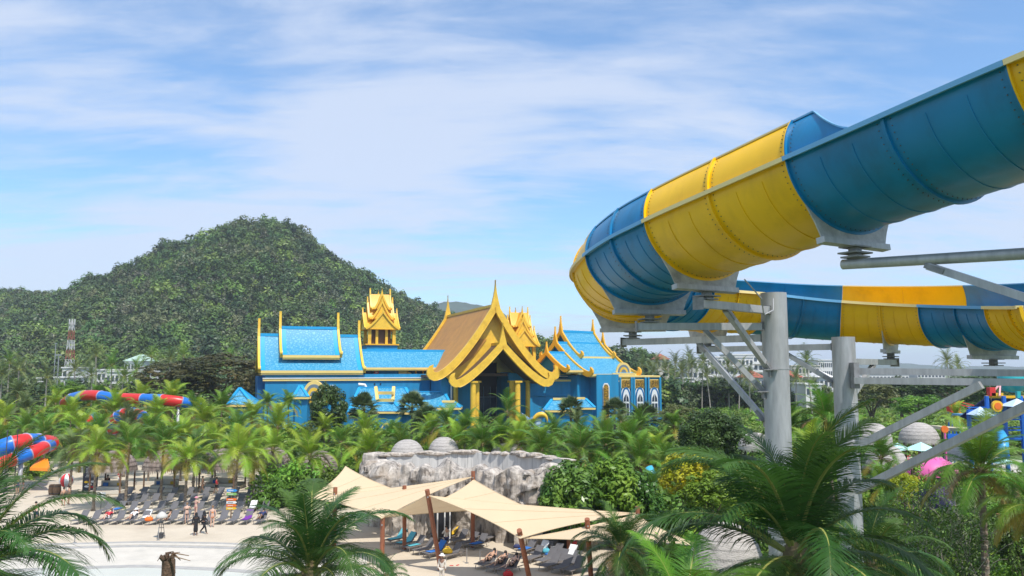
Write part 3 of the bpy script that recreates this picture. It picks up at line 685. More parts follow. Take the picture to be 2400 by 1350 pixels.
# ---- right hall at 45 degrees: three nested gables
B = R(42); Wd = Vector((math.cos(B), math.sin(B), 0)); Pd = Vector((math.sin(B), -math.cos(B), 0))   # ridge direction, slope direction (to the right, towards us)
def tier(pa, Y, pb_px, py_e, w_, ridge_len, p, spire, wid, m_b=gold2, hooks=0.9, fh=0.6, back=True, shrink=1):
    a = P(pa[0], pa[1], Y); ze_ = None
    e = a+Pd*w_; # eave point; height from picture
    k = ray(1200, py_e); # horizon relation through depth
    ez = CAMZ+(867-py_e)/F*e.y
    h_ = a.z-ez; c0_, c1_ = a, a+Wd*ridge_len
    for sd_ in (Pd, -Pd):
        mb = MB(); slope_sheet(mb, c0_, c1_, sd_, w_, h_, p, th=0.2); pp(mb, 'roof', shg)
        x, dz = prof(1, w_, h_, p); q0 = c0_+sd_*(x+.08)-ZV*(dz+.2); q1_ = c1_+sd_*(x+.08)-ZV*(dz+.2)
        mb = MB(); mb.beam(q0, q1_, 0.2, fh*0.6); mb.beam(q0-ZV*fh*0.5-sd_*.12, q1_-ZV*fh*.5-sd_*.12, 0.15, fh*.35); pp(mb, 'eave_trim', fascia_m)
    mb = MB(); mb.beam(c0_, c1_, 0.45, 0.45); pp(mb, 'ridge_cap', lb)
    barge(c0_-Wd*0.2, Pd, w_, h_, p, wid, 0.4, spire, hooks, 'gable_board', m_b, groove=False)
    if back: barge(c1_+Wd*0.2, Pd, w_, h_, p, wid, 0.4, spire*0.9, hooks, 'gable_board', m_b, groove=False)
    poly = [(-w_*0.9, -h_*0.97)]+[(q*prof(t, w_, h_, p)[0], -prof(t, w_, h_, p)[1]-0.2) for q, ts in ((-1, [0.9, 0.6, 0.35, 0.15]), (1, [0.02, 0.15, 0.35, 0.6, 0.9])) for t in ts]+[(w_*0.9, -h_*0.97)]
    mb = MB(); mb.prism(poly, c0_+Wd*1.0, Pd, ZV, 0.2); pp(mb, 'gable_wall', pb)
    return a, h_
tier((1316, 776), 156, None, 836, 5.0, 9.0, 1.35, 3.0, 0.8)
tier((1303, 803), 152.5, None, 877, 8.6, 13.4, 1.35, 3.1, 0.95)
tier((1283, 826), 147.5, None, 868, 4.9, 5.0, 1.25, 2.0, 0.75, back=False)
# body below the right hall
aR = P(1400, 880, 149)
mb = MB(); c = P(1358, 880, 157); mb.box((c.x, c.y, 5.8), (14.5, 12.5, 11.6), B); pp(mb, 'wall', pb)
mb = MB(); c = P(1411, 880, 150); mb.box((c.x, c.y, 5.9), (4.6, 4.6, 11.8), A20); pp(mb, 'wall', pb)
sg_, zg0 = LP(1421, 900, 2.0); _, zg1 = LP(1421, 972, 2.0)
yM = 147.4
def poly_panel(px0, px1, py0, py1, Y, cham, m_, name, th=0.25, fr=None):
    a = P(px0, py0, Y); b = P(px1, py1, Y); wx = (b.x-a.x)/2; cx = (a.x+b.x)/2; z0, z1 = b.z, a.z
    pl = [(-wx, z0), (wx, z0), (wx, z1-cham), (wx*0.5, z1), (-wx*0.5, z1), (-wx, z1-cham)]
    mb = MB(); mb.prism(pl, Vector((cx, Y, 0)), Vector((1, 0, 0)), ZV, th); return pp(mb, name, m_)
poly_panel(1412.5, 1429.5, 898, 1010, yM, 0.6, whitep, 'panel_frame'); poly_panel(1414.5, 1427.5, 901, 1010, yM-0.2, 0.5, mosaic, 'mosaic_panel')
# recess block and arcade
def fbox(px0, px1, Y, z0, z1, dep, name, m_, rz=0):
    a = P(px0, 860, Y).x; b = P(px1, 860, Y).x; mb = MB(); mb.box(((a+b)/2, Y+dep/2, (z0+z1)/2), (b-a, dep, z1-z0), rz); return pp(mb, name, m_)
YA = 150.0; za_top = P(1500, 884, YA).z
fbox(1428, 1546, YA, 0, za_top, 8, 'wall', pb)
fbox(1450, 1547, YA-0.35, za_top-0.0, za_top+0.3, 8.4, 'parapet', fascia_m)
fbox(1430, 1452, YA-0.4, za_top-0.9, za_top-0.55, 0.4, 'string_course', fascia_m); fbox(1432, 1452, YA-0.5, P(0, 938, YA).z-0.1, P(0, 938, YA).z+0.2, 0.5, 'string_course', pb)
def arch_pts(w_, zs, zt_, n=10):
    """pointed arch outline from left foot to right foot above spring zs"""
    pts = []
    for i in range(n+1):
        t = i/n; pts.append((-w_*math.cos(t*math.pi/2)**0.9 if t < 1 else 0.0, zs+(zt_-zs)*(math.sin(t*math.pi/2))**1.15 if t > 0 else zs))
    return pts+[(-x, z) for x, z in pts[-2::-1]]
for k, px in enumerate((1467, 1499.5, 1533.5)):
    c = P(px, 930, YA); X_ = Vector((1, 0, 0))
    for dx in (-13.5, 13.5): fbox(px+dx-2.2, px+dx+2.2, YA-0.5, 0, za_top, 0.5, 'pilaster', pb)
    zp0, zp1 = P(px, 910, YA).z, P(px, 889, YA).z; wv = 0.72
    mb = MB(); mb.prism([(-wv-.15, zp0), (wv+.15, zp0), (wv+.15, zp1), (-wv-.15, zp1)], Vector((c.x, YA-0.1, 0)), X_, ZV, 0.16); pp(mb, 'panel_frame', fascia_m)
    mb = MB(); mb.prism([(-wv, zp0+.15), (wv, zp0+.15), (wv, zp1-.15), (-wv, zp1-.15)], Vector((c.x, YA-0.2, 0)), X_, ZV, 0.1); pp(mb, 'mosaic_panel', mosaic)
    zs, ztp, zb3 = P(px, 930, YA).z, P(px, 905, YA).z, P(px, 975, YA).z
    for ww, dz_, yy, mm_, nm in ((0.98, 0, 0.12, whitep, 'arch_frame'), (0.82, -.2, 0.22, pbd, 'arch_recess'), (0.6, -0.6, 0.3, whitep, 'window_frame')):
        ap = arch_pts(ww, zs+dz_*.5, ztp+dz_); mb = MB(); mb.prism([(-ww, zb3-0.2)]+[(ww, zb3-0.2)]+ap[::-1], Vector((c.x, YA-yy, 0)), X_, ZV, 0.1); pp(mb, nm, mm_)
    for q in (-1, 1):
        mb = MB(); mb.prism([(q*0.28-0.22, zb3), (q*0.28+0.22, zb3), (q*0.28+0.22, zs-1.2), (q*0.28-0.22, zs-1.2)], Vector((c.x, YA-0.37, 0)), X_, ZV, 0.04); pp(mb, 'window_pane', glass_d)
        mb = MB(); pl = [(q*0.06, zs-0.85), (q*0.5, zs-0.85), (q*0.44, zs-0.2), (q*0.06, zs+0.55)]; mb.prism(pl if q > 0 else pl[::-1], Vector((c.x, YA-0.37, 0)), X_, ZV, 0.04); pp(mb, 'window_pane', glass_d)
fbox(1450, 1550, YA-1.0, P(0, 975, YA).z-0.5, P(0, 975, YA).z, 1.0, 'plinth', pb)
# concentric arch ornaments on the roof edge
def arches(px, py, r, Y, n=4):
    c = P(px, py, Y); X_ = Vector((1, 0, 0))
    for i in range(n):
        rr = r*(1-i*0.23); ap = arch_pts(rr*0.85, 0, rr*1.12, 12); mb = MB(); mb.prism(ap[::-1], c-Vector((0, 0.12*i, 0)), X_, ZV, 0.9-0.1*i); pp(mb, 'arch_ornament', (fascia_m, greym, gold, greym)[i % 4])
    mb = MB(); mb.box(c-ZV*0.35, (r*2.5, 1.6, 0.5)); pp(mb, 'ornament_base', fascia_m); mb = MB(); mb.box(c-ZV*1.0, (r*2.3, 1.3, 0.5)); pp(mb, 'ornament_base', gold)
arches(737, 927, 2.2, 134.0); 
c = P(737, 944, 134.3); mb = MB(); mb.box((c.x, c.y+1.5, c.z/2+0.4), (7.0, 3.2, c.z)); pp(mb, 'wall', pb)
arches(1461, 873, 1.7, 150.5); fbox(1446, 1477, 149.9, za_top, P(0, 873, 150).z-0.3, 3, 'ornament_plinth', fascia_m)
# ---- low hipped roofs
def hip(px0, px1, pt0, pt1, pyt, pyb, Y, dep, name='hipped_roof', thg=None, walls=True):
    thg = thg or pal
    a, b = P(px0, pyb, Y), P(px1, pyb, Y); c_, d_ = P(pt0, pyt, Y+dep/2), P(pt1, pyt, Y+dep/2); z0, z1 = a.z, c_.z
    x0, x1 = a.x, b.x; e0, e1 = c_.x, max(d_.x, c_.x+0.02)
    vs = [(x0, Y, z0), (x1, Y, z0), (x1, Y+dep, z0), (x0, Y+dep, z0), (e0, Y+dep/2, z1), (e1, Y+dep/2, z1)]
    mb = MB(); mb.add(vs, [(0, 1, 5, 4), (1, 2, 5), (2, 3, 4, 5), (3, 0, 4), (3, 2, 1, 0)]); pp(mb, name, shg)
    for i, j in ((0, 4), (1, 5), (4, 5), (2, 5), (3, 4)):
        mb = MB(); mb.beam(vs[i], vs[j], 0.5, 0.22); pp(mb, 'hip_cap', lb)
    for i, j in ((0, 1), (1, 2), (3, 0)):
        p_, q_ = Vector(vs[i]), Vector(vs[j]); mb = MB(); mb.beam(p_-ZV*.22, q_-ZV*.22, 0.3, 0.3); pp(mb, 'eave_trim', fascia_m)
    if walls:
        mb = MB(); mb.box(((x0+x1)/2, Y+dep/2, z0/2-0.2), ((x1-x0)*0.84, dep*0.84, z0)); pp(mb, 'wall', pb)
hip(817, 978, 843, 950, 908, 966, 131, 12)
hip(955, 1066, 958, 1040, 918, 963, 136, 9)
hip(866, 942, 884, 925, 944, 964, 128.5, 4)
hip(1026, 1078, 1036, 1066, 943, 955, 130, 4)
hip(688, 722, 704, 705, 903, 930, 132, 5)
hip(640, 690, 650, 680, 990, 1006, 126, 4)
hip(1275, 1345, 1294, 1334, 936, 961, 134, 6); hip(1335, 1394, 1343, 1372, 934, 955, 138, 5)
for px0, px1, py in ((1296, 1333, 935), (1344, 1371, 933.5), (1036, 1066, 941)):
    a = P(px0, py, 137 if px0 > 1100 else 132); b = P(px1, py, 137 if px0 > 1100 else 132); mb = MB(); mb.beam(a, b, 0.8, 0.35); pp(mb, 'ridge_trim', fascia_m)
# gold dormer frame on the left hip roof
for a, b in (((881, 907), (885, 938)), ((923, 907), (921, 938)), ((884, 921), (922, 921)), ((884, 938), (922, 938))):
    mb = MB(); mb.beam(P(*a, 131.5), P(*b, 130), 0.5, 0.45, (0, 1, 0)); pp(mb, 'dormer_trim', fascia_m)
# arched doorway under the porch roof
c = P(905, 1000, 128.0); ap = arch_pts(1.0, 2.4, 4.2); mb = MB(); mb.prism([(-1.0, 0), (1.0, 0)]+ap[::-1], Vector((c.x, 128.4, 0)), Vector((1, 0, 0)), ZV, 0.3); pp(mb, 'arch_frame', fascia_m)
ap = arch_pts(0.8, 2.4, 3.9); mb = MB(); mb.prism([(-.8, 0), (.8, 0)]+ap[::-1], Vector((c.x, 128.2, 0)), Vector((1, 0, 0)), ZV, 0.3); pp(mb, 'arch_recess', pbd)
# separate corner pavilion
pav = P(560, 950, 128); pal_main = pal
pal = thing('pavilion', 'small blue pavilion with pyramid roof peeping out left of the palace', 'pavilion', (pav.x, pav.y, 0)); PI_ = Vector((-pav.x, -pav.y, 0))
hip(531, 592, 562, 562.5, 909, 948, 128, 4.5)
pal = pal_main; PI_ = Vector((-O.x, -O.y, 0))
# carved dragon-like gold and blue statue in front of the porch
sp = P(1262, 985, 118)
st = thing('carnival_figure', 'blue and gold painted wing-like figure rising from palms before the porch', 'statue', (sp.x, sp.y, 0))
sb_ = mat('pale_blue_paint', (0.12, 0.3, 0.62), 0.5, col2=(0.5, 0.62, 0.72), c2scale=0.7); h0 = sp.z
mb = MB(); mb.prism([(-1.9, -5), (-2.2, -0.8), (-1.6, -0.2), (-2.5, 1.1), (-1.3, 0.3), (0.2, 0.9), (1.0, 1.9), (0.9, 0.6), (0.2, -0.6), (0.0, -5)], (0, 0, h0), (1, 0, 0), ZV, 0.7); o = obj('blue_wing', mb.mesh('blue_wing', sb_), st)
mb = MB(); pts = [Vector((0.4+1.3*math.cos(a)*(1-i*0.02), -0.5, h0-0.4+1.3*math.sin(a))) for i, a in enumerate(np.linspace(R(190), R(5), 16))]; mb.tube(pts, [0.05+0.33*math.sin(math.pi*i/15) for i in range(16)], 10); obj('gold_curl', mb.mesh('gold_curl', gold, True), st)
mb = MB(); mb.box((0.4, -0.2, (h0-1.5)/2), (2.6, 1.6, h0-1.5)); obj('plinth', mb.mesh('plinth', sb_), st)
# ================================================ plants
rng = random.Random(11)
def leafmat(name, c, rnd=0.25, var=0.25, vs=0.6, c2=None, tr=0.3, rough=0.45, c2s=0.7):
    return mat(name, c, rough, var=var, vscale=vs, trans=tr, rnd=rnd, spec=0.35, col2=c2, c2scale=c2s, c2lo=0.45, c2hi=0.65)
fr_green = leafmat('palm_frond_green', (0.11, 0.25, 0.025), c2=(0.19, 0.32, 0.03))
fr_light = leafmat('palm_frond_yellow_green', (0.25, 0.40, 0.03), c2=(0.36, 0.45, 0.035))
fr_dark = leafmat('palm_frond_deep_green', (0.05, 0.13, 0.025), c2=(0.085, 0.185, 0.03))
fr_old = leafmat('palm_frond_yellowing', (0.36, 0.27, 0.035), c2=(0.22, 0.22, 0.03), rnd=0.15)
fr_dead = leafmat('palm_frond_dead', (0.30, 0.20, 0.10), c2=(0.20, 0.13, 0.06), rnd=0.15)
fr_grey = leafmat('palm_frond_grey_green', (0.12, 0.175, 0.055), c2=(0.18, 0.23, 0.08))
rachis_m = mat('palm_rachis', (0.26, 0.27, 0.06), 0.6)
trunk_m = mat('palm_trunk_bark', (0.17, 0.125, 0.09), 0.95, var=0.35, vscale=2.5, bump=0.8, bscale=6, stretch=(1, 1, 5), col2=(0.30, 0.25, 0.19), c2scale=1.6)
trunk_pale = mat('pale_palm_trunk', (0.33, 0.30, 0.25), 0.95, var=0.3, vscale=2.0, bump=0.6, stretch=(1, 1, 5))
bark_m = mat('tree_bark', (0.14, 0.10, 0.07), 0.95, var=0.3, vscale=3, bump=0.8)
def frond_mesh(name, el, droop, nl, seed, m_leaf, segs=2, lw=0.018, hang=0.5, curlseed=0, ll=0.29):
    """unit-length frond along +X starting with elevation el, bending down by droop"""
    r = random.Random(seed); mb = MB(); K = 16; pts = []; p = Vector((0, 0, 0)); a = el; yaw = 0
    for i in range(K+1):
        pts.append(p.copy()); t = i/K
        a = el-droop*(t**1.65)*1.1; yaw = curlseed*t*t
        p = p+Vector((math.cos(a)*math.cos(yaw), math.cos(a)*math.sin(yaw), math.sin(a)))/K
    mb.tube(pts, [0.012*(1-0.85*i/K)+0.001 for i in range(K+1)], 4, mi=1)
    for k in range(nl):
        t = 0.14+0.86*(k+0.5)/nl; f = t*K; i = min(K-1, int(f)); c = pts[i].lerp(pts[i+1], f-i); tn = (pts[i+1]-pts[i]).normalized()
        side = Vector((0, 0, 1)).cross(tn)
        side = side.normalized() if side.length > 1e-4 else Vector((0, 1, 0)); up = tn.cross(side)
        L_ = ll*(math.sin(math.pi*min(1, t*0.88+0.08))**0.55)*(1.0-0.25*t)
        for sg in (1, -1):
            if r.random() < 0.05: continue
            lj = L_*r.uniform(0.72, 1.15); fwd = 0.35+0.55*t+r.uniform(-0.1, 0.1); upl = r.uniform(0.05, 0.35)*(1-t)
            d = (side*sg*(1-0.25*t)+tn*fwd+up*upl).normalized()
            q = c+up*0.004; wv = lw*r.uniform(0.8, 1.1)*(0.7+0.5*math.sin(math.pi*t)); vs = []; dn = d.copy(); g = hang*r.uniform(0.7, 1.35)
            for j in range(segs+1):
                u = j/segs; ww = wv*(1-u)**0.6*(1 if j else 0.6)
                wd = dn.cross(side.cross(tn)).normalized() if True else tn
                wd = (tn-dn*tn.dot(dn)).normalized()
                if j < segs: vs += [q-wd*ww/2, q+wd*ww/2]
                else: vs += [q]
                q = q+dn*lj/segs; dn = (dn+Vector((0, 0, -1))*g*(0.5+u)*0.75).normalized()
            fs = [(2*j, 2*j+1, 2*j+3, 2*j+2) for j in range(segs-1)]+[(2*segs-2, 2*segs-1, 2*segs)]
            mb.add(vs, fs)
    return mb.mesh(name, [m_leaf, rachis_m])
def frond_set(nm, m_leaf, nl, segs, lw, n=9, old=None, dead=None):
    out = []
    for k in range(n):
        t = k/(n-1); el = R(84-t*112); dr = R(38+62*math.sin(math.pi*min(1, t*0.9+0.1)))
        if t > 0.85: dr = R(60)
        ml = m_leaf
        if old and t > 0.8: ml = old
        out.append(frond_mesh('frond_leaf', el, dr, nl, 100+k, ml, segs, lw, hang=0.45+0.65*t, curlseed=rng.uniform(-0.35, 0.35)))
    return out
SETS = {}
def fset(kind, lod):
    key = (kind, lod)
    if key not in SETS:
        nl, sg, lw = {'near': (120, 3, 0.0085), 'mid': (62, 2, 0.0135), 'far': (26, 1, 0.03)}[lod]
        ml = {'green': fr_green, 'light': fr_light, 'dark': fr_dark, 'grey': fr_grey, 'dead': fr_dead}[kind]
        SETS[key] = frond_set(kind, ml, nl, sg, lw, old=fr_old if kind in ('green', 'light') else None)
    return SETS[key]
dead_fr = frond_mesh('frond_dead', R(8), R(95), 50, 5, fr_dead, 2, 0.02, 1.0)
dead_fr2 = frond_mesh('frond_dead', R(-35), R(55), 50, 6, fr_dead, 2, 0.02, 1.0)
TR = {}
def trunk(hgt, r0, r1, lean, rings=True, m_=None, seed=0):
    mb = MB(); n = max(6, int(hgt*3.2)) if rings else 5; pts = []; rd = []
    for i in range(n*2+1):
        t = i/(2*n); z = hgt*t; off = lean*(t**1.6)
        pts.append(Vector((off[0]*1.0, off[1]*1.0, z)) if False else Vector((lean.x*t**1.6, lean.y*t**1.6, z)))
        rr = (r0*1.5-(r0*0.5)*min(1, t*12)) if t < 1/12 else r0+(r1-r0)*t
        rd.append(rr*(1.06 if (i % 2 == 0 and rings) else 0.93 if rings else 1))
    mb.tube(pts, rd, 8); return mb, pts[-1]
def crown_fronds(t, hub, L_, kind, lod, n, seed, spread=(0.0, 1.0), upright=0.0, dead=0):
    r = random.Random(seed); S = fset(kind, lod); K = len(S)
    for i in range(n):
        u = (i+0.5)/n; u = spread[0]+(spread[1]-spread[0])*u
        k = min(K-1, max(0, int(u**(1+upright)*K+r.uniform(-0.6, 0.6))))
        az = i*2.39996+r.uniform(-0.25, 0.25)
        s = L_*(1.0 if lod == 'mid' else 1)*r.uniform(0.82, 1.15)*(0.85+0.15*math.sin(math.pi*u))
        o = obj('frond', S[k], t, hub, (r.uniform(-0.12, 0.12), r.uniform(-0.1, 0.1), az), (s, s, s))
    for i in range(dead):
        obj('frond', (dead_fr, dead_fr2)[i % 2], t, hub, (0, 0, r.uniform(0, 6.28)), L_*r.uniform(.7, .9))['label'] = 'withered brown frond'
def palm(px, py, Y, L_, kind='green', lod='mid', label='', n=20, seed=None, group=None, tr=0.13, zb=0.0, lean=None, dead=0, spread=(0, 1), upright=0.0, pale=False, name='coconut_palm', hub=None):
    h = hub or P(px, py, Y); seed = seed if seed is not None else int(px*7+py*13+Y); r = random.Random(seed)
    lean = lean or Vector((r.uniform(-0.5, 0.5), r.uniform(-0.3, 0.3), 0))*(h.z*0.12)
    t = thing(name, label, 'palm tree', (h.x-lean.x, h.y-lean.y, zb), 0, group)
    mb, top = trunk(h.z-zb, tr, tr*0.7, Vector((lean.x, lean.y, 0)), lod != 'far')
    obj('trunk', mb.mesh('trunk', trunk_pale if pale else trunk_m, lod != 'near'), t)
    if lod == 'far':
        # crown small in the picture: one mesh, shared
        key = ('farcrown', kind, seed % 3)
        if key not in TR:
            rr = random.Random(seed % 3); S = fset(kind, 'far'); bm = bmesh.new()
            for i in range(22):
                u = (i+0.5)/22; k = min(8, int(u*9)); me = S[k].copy(); me.transform(Matrix.Rotation(i*2.4+rr.uniform(-.2, .2), 4, 'Z')@Matrix.Scale(rr.uniform(.85, 1.1), 4)); bm.from_mesh(me); bpy.data.meshes.remove(me)
            me = bpy.data.meshes.new('crown'); bm.to_mesh(me); bm.free(); me.materials.append(S[0].materials[0]); me.materials.append(rachis_m); TR[key] = me
        obj('crown', TR[key], t, top, (0, 0, r.uniform(0, 6)), L_)
    else:
        crown_fronds(t, top, L_, kind, lod, n, seed, spread, upright, dead)
        # fibrous heart
        mb = MB(); mb.lathe([(tr*0.8, -0.35*L_/3), (tr*1.7, -0.1*L_/3), (tr*1.4, 0.15*L_/3), (0.01, 0.4*L_/3)], 8); obj('crownshaft', mb.mesh('crownshaft', mat('palm_heart_fibre', (0.19, 0.14, 0.07), 0.95, var=0.3, vscale=5)), t, top)
    return t
def fan_leaf(seed, m_):
    r = random.Random(seed); mb = MB(); mb.tube([(0, 0, 0), (0.25, 0, 0.02), (0.5, 0, 0.03)], [0.012, 0.01, 0.008], 4, mi=1)
    c = Vector((0.5, 0, 0.03)); nb = 22
    for k in range(nb):
        a = R(-118+236*k/(nb-1)); d = Vector((math.cos(a), math.sin(a), r.uniform(-0.02, 0.08))).normalized(); w_ = Vector((-d.y, d.x, 0))*0.035; L_ = 0.5*(1-0.25*abs(a)/2.1)
        mb.add([c, c+d*L_*0.6-w_+Vector((0,0,.01)), c+d*L_*0.6+w_+Vector((0,0,.01)), c+d*L_-Vector((0, 0, r.uniform(0.03, 0.12)))], [(0, 1, 2), (1, 3, 2)])
    return mb.mesh('fan_leaf', [m_, rachis_m])
fan_m = leafmat('fan_palm_leaf', (0.10, 0.15, 0.055), c2=(0.16, 0.20, 0.09)); FANS = [fan_leaf(i, fan_m) for i in range(3)]
def fan_palm(px, py, Y, L_, label, n=34, group=None):
    h = P(px, py, Y); t = thing('fan_palm', label, 'palm tree', (h.x, h.y, 0), 0, group); r = random.Random(int(px+py))
    mb, top = trunk(h.z, 0.2, 0.15, Vector((0, 0, 0))); obj('trunk', mb.mesh('trunk', trunk_m), t)
    for i in range(n):
        u = (i+.5)/n; el = R(85-115*u); o = obj('fan_leaf', FANS[i % 3], t, top, (r.uniform(-.5, .5), -el, i*2.4+r.uniform(-.2, .2)), L_*r.uniform(.85, 1.1))
    return t
# ---------------- leaf-clump crowns
def crown_mesh(name, m_, clumps, per, leaf, seed, squash=0.8, rmin=0.55, clump_r=0.3, flat=0.0, up=0.35, aspect=1.6, jit=.6):
    """unit-radius crown made of small leaf faces gathered in clumps"""
    r = random.Random(seed); mb = MB(); vs = []; fs = []
    for c in range(clumps):
        z = r.uniform(-0.75, 1); ph = r.uniform(0, 6.283); rr = math.sqrt(max(0, 1-z*z)); q = rmin+(1-rmin)*r.random()**0.5
        cc = Vector((rr*math.cos(ph)*q, rr*math.sin(ph)*q, z*q*squash)); cr = clump_r*r.uniform(0.6, 1.25)
        for k in range(per):
            d = Vector((r.gauss(0, 1), r.gauss(0, 1), r.gauss(0, 1)*(1-flat)+0.25)).normalized(); p = cc+d*cr*r.uniform(0.55, 1.0)*Vector((1, 1, 0.8)).length/1.62
            nn = (d+Vector((r.uniform(-jit, jit), r.uniform(-jit, jit), r.uniform(-.33, 1)*jit+up))).normalized()
            a = nn.orthogonal().normalized(); a = Matrix.Rotation(r.uniform(0, 6.28), 3, nn)@a; b = nn.cross(a); s = leaf*r.uniform(0.6, 1.3); o = len(vs)
            vs += [p-a*s*aspect*0.5, p+b*s*0.38, p+a*s*aspect*0.5, p-b*s*0.38]; fs.append((o, o+1, o+2, o+3))
    mb.add(vs, fs); return mb.mesh(name, m_)
def limb_mesh(name, h, r0, spread, seed, n=7, m_=None):
    r = random.Random(seed); mb = MB(); mb.tube([(0, 0, 0), (r.uniform(-.1, .1), 0, h*0.35), (r.uniform(-.2, .2), r.uniform(-.2, .2), h*0.62)], [r0*1.25, r0, r0*0.75], 8)
    for i in range(n):
        a = i*6.283/n+r.uniform(-.3, .3); z0 = h*r.uniform(0.35, 0.62); e = Vector((math.cos(a)*spread*r.uniform(.5, .9), math.sin(a)*spread*r.uniform(.5, .9), h*r.uniform(.8, 1.1)))
        mb.tube([(0, 0, z0), Vector((e.x*.45, e.y*.45, z0+(e.z-z0)*.55)), e], [r0*.5, r0*.3, r0*.1], 6)
    return mb.mesh(name, m_ or bark_m)
def tree(px, pytop, pybot, Y, width_px, label, m_, clumps=60, per=60, leaf=0.09, name='broadleaf_tree', seed=1, cat='tree', squash=None, group=None, cl_r=0.3, zb=0, shared=None, flat=0.0, rmin=.55):
    top = P(px, pytop, Y); bot = P(px, pybot, Y); rad = width_px/2/F*Y; hh = (top.z-bot.z)/2; c = (top.z+bot.z)/2
    t = thing(name, label, cat, (top.x, Y, zb), 0, group)
    key = shared or (name, seed, m_.name)
    if key not in TR: TR[key] = crown_mesh('crown', m_, clumps, per, leaf, seed, 1.0, rmin, cl_r, flat=flat)
    rr = random.Random(seed+int(px)); obj('crown', TR[key], t, (0, 0, c-zb), (0, 0, rr.uniform(0, 6)), (rad, rad, hh))
    obj('trunk', limb_mesh('trunk', max(0.5, c-zb), max(0.06, rad*0.07), rad*0.7, seed), t)
    return t
lf_dark = leafmat('dark_broad_leaf', (0.045, 0.085, 0.018), c2=(0.08, 0.135, 0.025), tr=0.2, rnd=0.2)
lf_mid = leafmat('mid_green_leaf', (0.085, 0.16, 0.02), c2=(0.13, 0.22, 0.03), tr=0.25)
lf_bri = leafmat('bright_green_leaf', (0.14, 0.27, 0.025), c2=(0.22, 0.34, 0.035), tr=0.3)
lf_yel = leafmat('yellow_green_leaf', (0.36, 0.42, 0.02), c2=(0.55, 0.48, 0.02), tr=0.3)
lf_sea = leafmat('glossy_sea_grape_leaf', (0.09, 0.24, 0.035), c2=(0.17, 0.35, 0.05), tr=0.2, rough=0.32)
lf_olive = leafmat('olive_leaf', (0.13, 0.165, 0.05), c2=(0.19, 0.22, 0.07), tr=0.25)
lf_rain = leafmat('rain_tree_leaf', (0.06, 0.072, 0.02), c2=(0.12, 0.10, 0.028), tr=0.2)
# ---------------- instanced growth too dense to count
def scatter(name, pts, meshes, label, cat, kind='stuff', tilt=0.1):
    col = bpy.data.collections.new(name+'_sources')
    for i, me in enumerate(meshes):
        o = bpy.data.objects.new('growth_source', me); col.objects.link(o)
    me = bpy.data.meshes.new(name); me.from_pydata([p[:3] for p in pts], [], [])
    at = me.attributes.new('size', 'FLOAT', 'POINT'); at.data.foreach_set('value', [p[3] for p in pts])
    at = me.attributes.new('zsize', 'FLOAT', 'POINT'); at.data.foreach_set('value', [p[4] for p in pts])
    o = bpy.data.objects.new(name, me); COL.objects.link(o); tag(o, label, cat); o['kind'] = kind
    g = bpy.data.node_groups.new(name, 'GeometryNodeTree'); g.interface.new_socket('Geometry', in_out='INPUT', socket_type='NodeSocketGeometry'); g.interface.new_socket('Geometry', in_out='OUTPUT', socket_type='NodeSocketGeometry')
    n = g.nodes; l = g.links; gi = n.new('NodeGroupInput'); go = n.new('NodeGroupOutput'); ip = n.new('GeometryNodeInstanceOnPoints'); ci = n.new('GeometryNodeCollectionInfo')
    ci.inputs['Collection'].default_value = col; ci.inputs['Separate Children'].default_value = True; ci.inputs['Reset Children'].default_value = True
    l.new(gi.outputs[0], ip.inputs['Points']); l.new(ci.outputs[0], ip.inputs['Instance']); ip.inputs['Pick Instance'].default_value = True
    rv = n.new('FunctionNodeRandomValue'); rv.data_type = 'FLOAT_VECTOR'; rv.inputs[0].default_value = (-tilt, -tilt, 0); rv.inputs[1].default_value = (tilt, tilt, 6.283); l.new(rv.outputs[0], ip.inputs['Rotation'])
    a1 = n.new('GeometryNodeInputNamedAttribute'); a1.data_type = 'FLOAT'; a1.inputs[0].default_value = 'size'; a2 = n.new('GeometryNodeInputNamedAttribute'); a2.data_type = 'FLOAT'; a2.inputs[0].default_value = 'zsize'
    cx = n.new('ShaderNodeCombineXYZ'); l.new(a1.outputs[0], cx.inputs[0]); l.new(a1.outputs[0], cx.inputs[1]); l.new(a2.outputs[0], cx.inputs[2]); l.new(cx.outputs[0], ip.inputs['Scale'])
    l.new(ip.outputs[0], go.inputs[0]); md = o.modifiers.new('growth', 'NODES'); md.node_group = g
    return o
fm = [leafmat('forest_leaf_%s' % nme, c, c2=c2, rnd=0.30, tr=0.12, vs=0.3) for nme, c, c2 in (('deep', (0.045, 0.088, 0.026), (0.07, 0.12, 0.032)), ('mid', (0.075, 0.14, 0.03), (0.11, 0.18, 0.04)), ('olive', (0.10, 0.13, 0.05), (0.14, 0.16, 0.065)), ('fresh', (0.11, 0.20, 0.03), (0.16, 0.25, 0.045)), ('grey', (0.11, 0.13, 0.07), (0.16, 0.16, 0.10)))]
FOR = [crown_mesh('forest_crown', fm[0], 26, 26, 0.16, 21, 1.0, .5, .36, jit=.3), crown_mesh('forest_crown', fm[1], 22, 28, 0.15, 22, 1.0, .5, .38, jit=.3), crown_mesh('forest_crown', fm[2], 30, 20, 0.14, 23, 1.0, .6, .3, jit=.3),
       crown_mesh('forest_crown', fm[3], 18, 30, 0.17, 24, 1.0, .45, .42, jit=.3), crown_mesh('forest_crown', fm[1], 30, 22, 0.13, 25, 1.0, .6, .3, jit=.3), crown_mesh('forest_crown', fm[0], 20, 26, 0.18, 26, 1.0, .5, .4, jit=.3), crown_mesh('forest_crown', fm[4], 26, 16, 0.12, 27, 1.0, .65, .26, jit=.35)]
pts = []; r = random.Random(3)
def add_tree_pt(x, y, s, zs=None, base=None):
    h = hill_h(x, y) if base is None else base; zs = zs or s*r.uniform(0.8, 1.25); pts.append((x, y, h+zs*0.75, s, zs))
n_try = 0
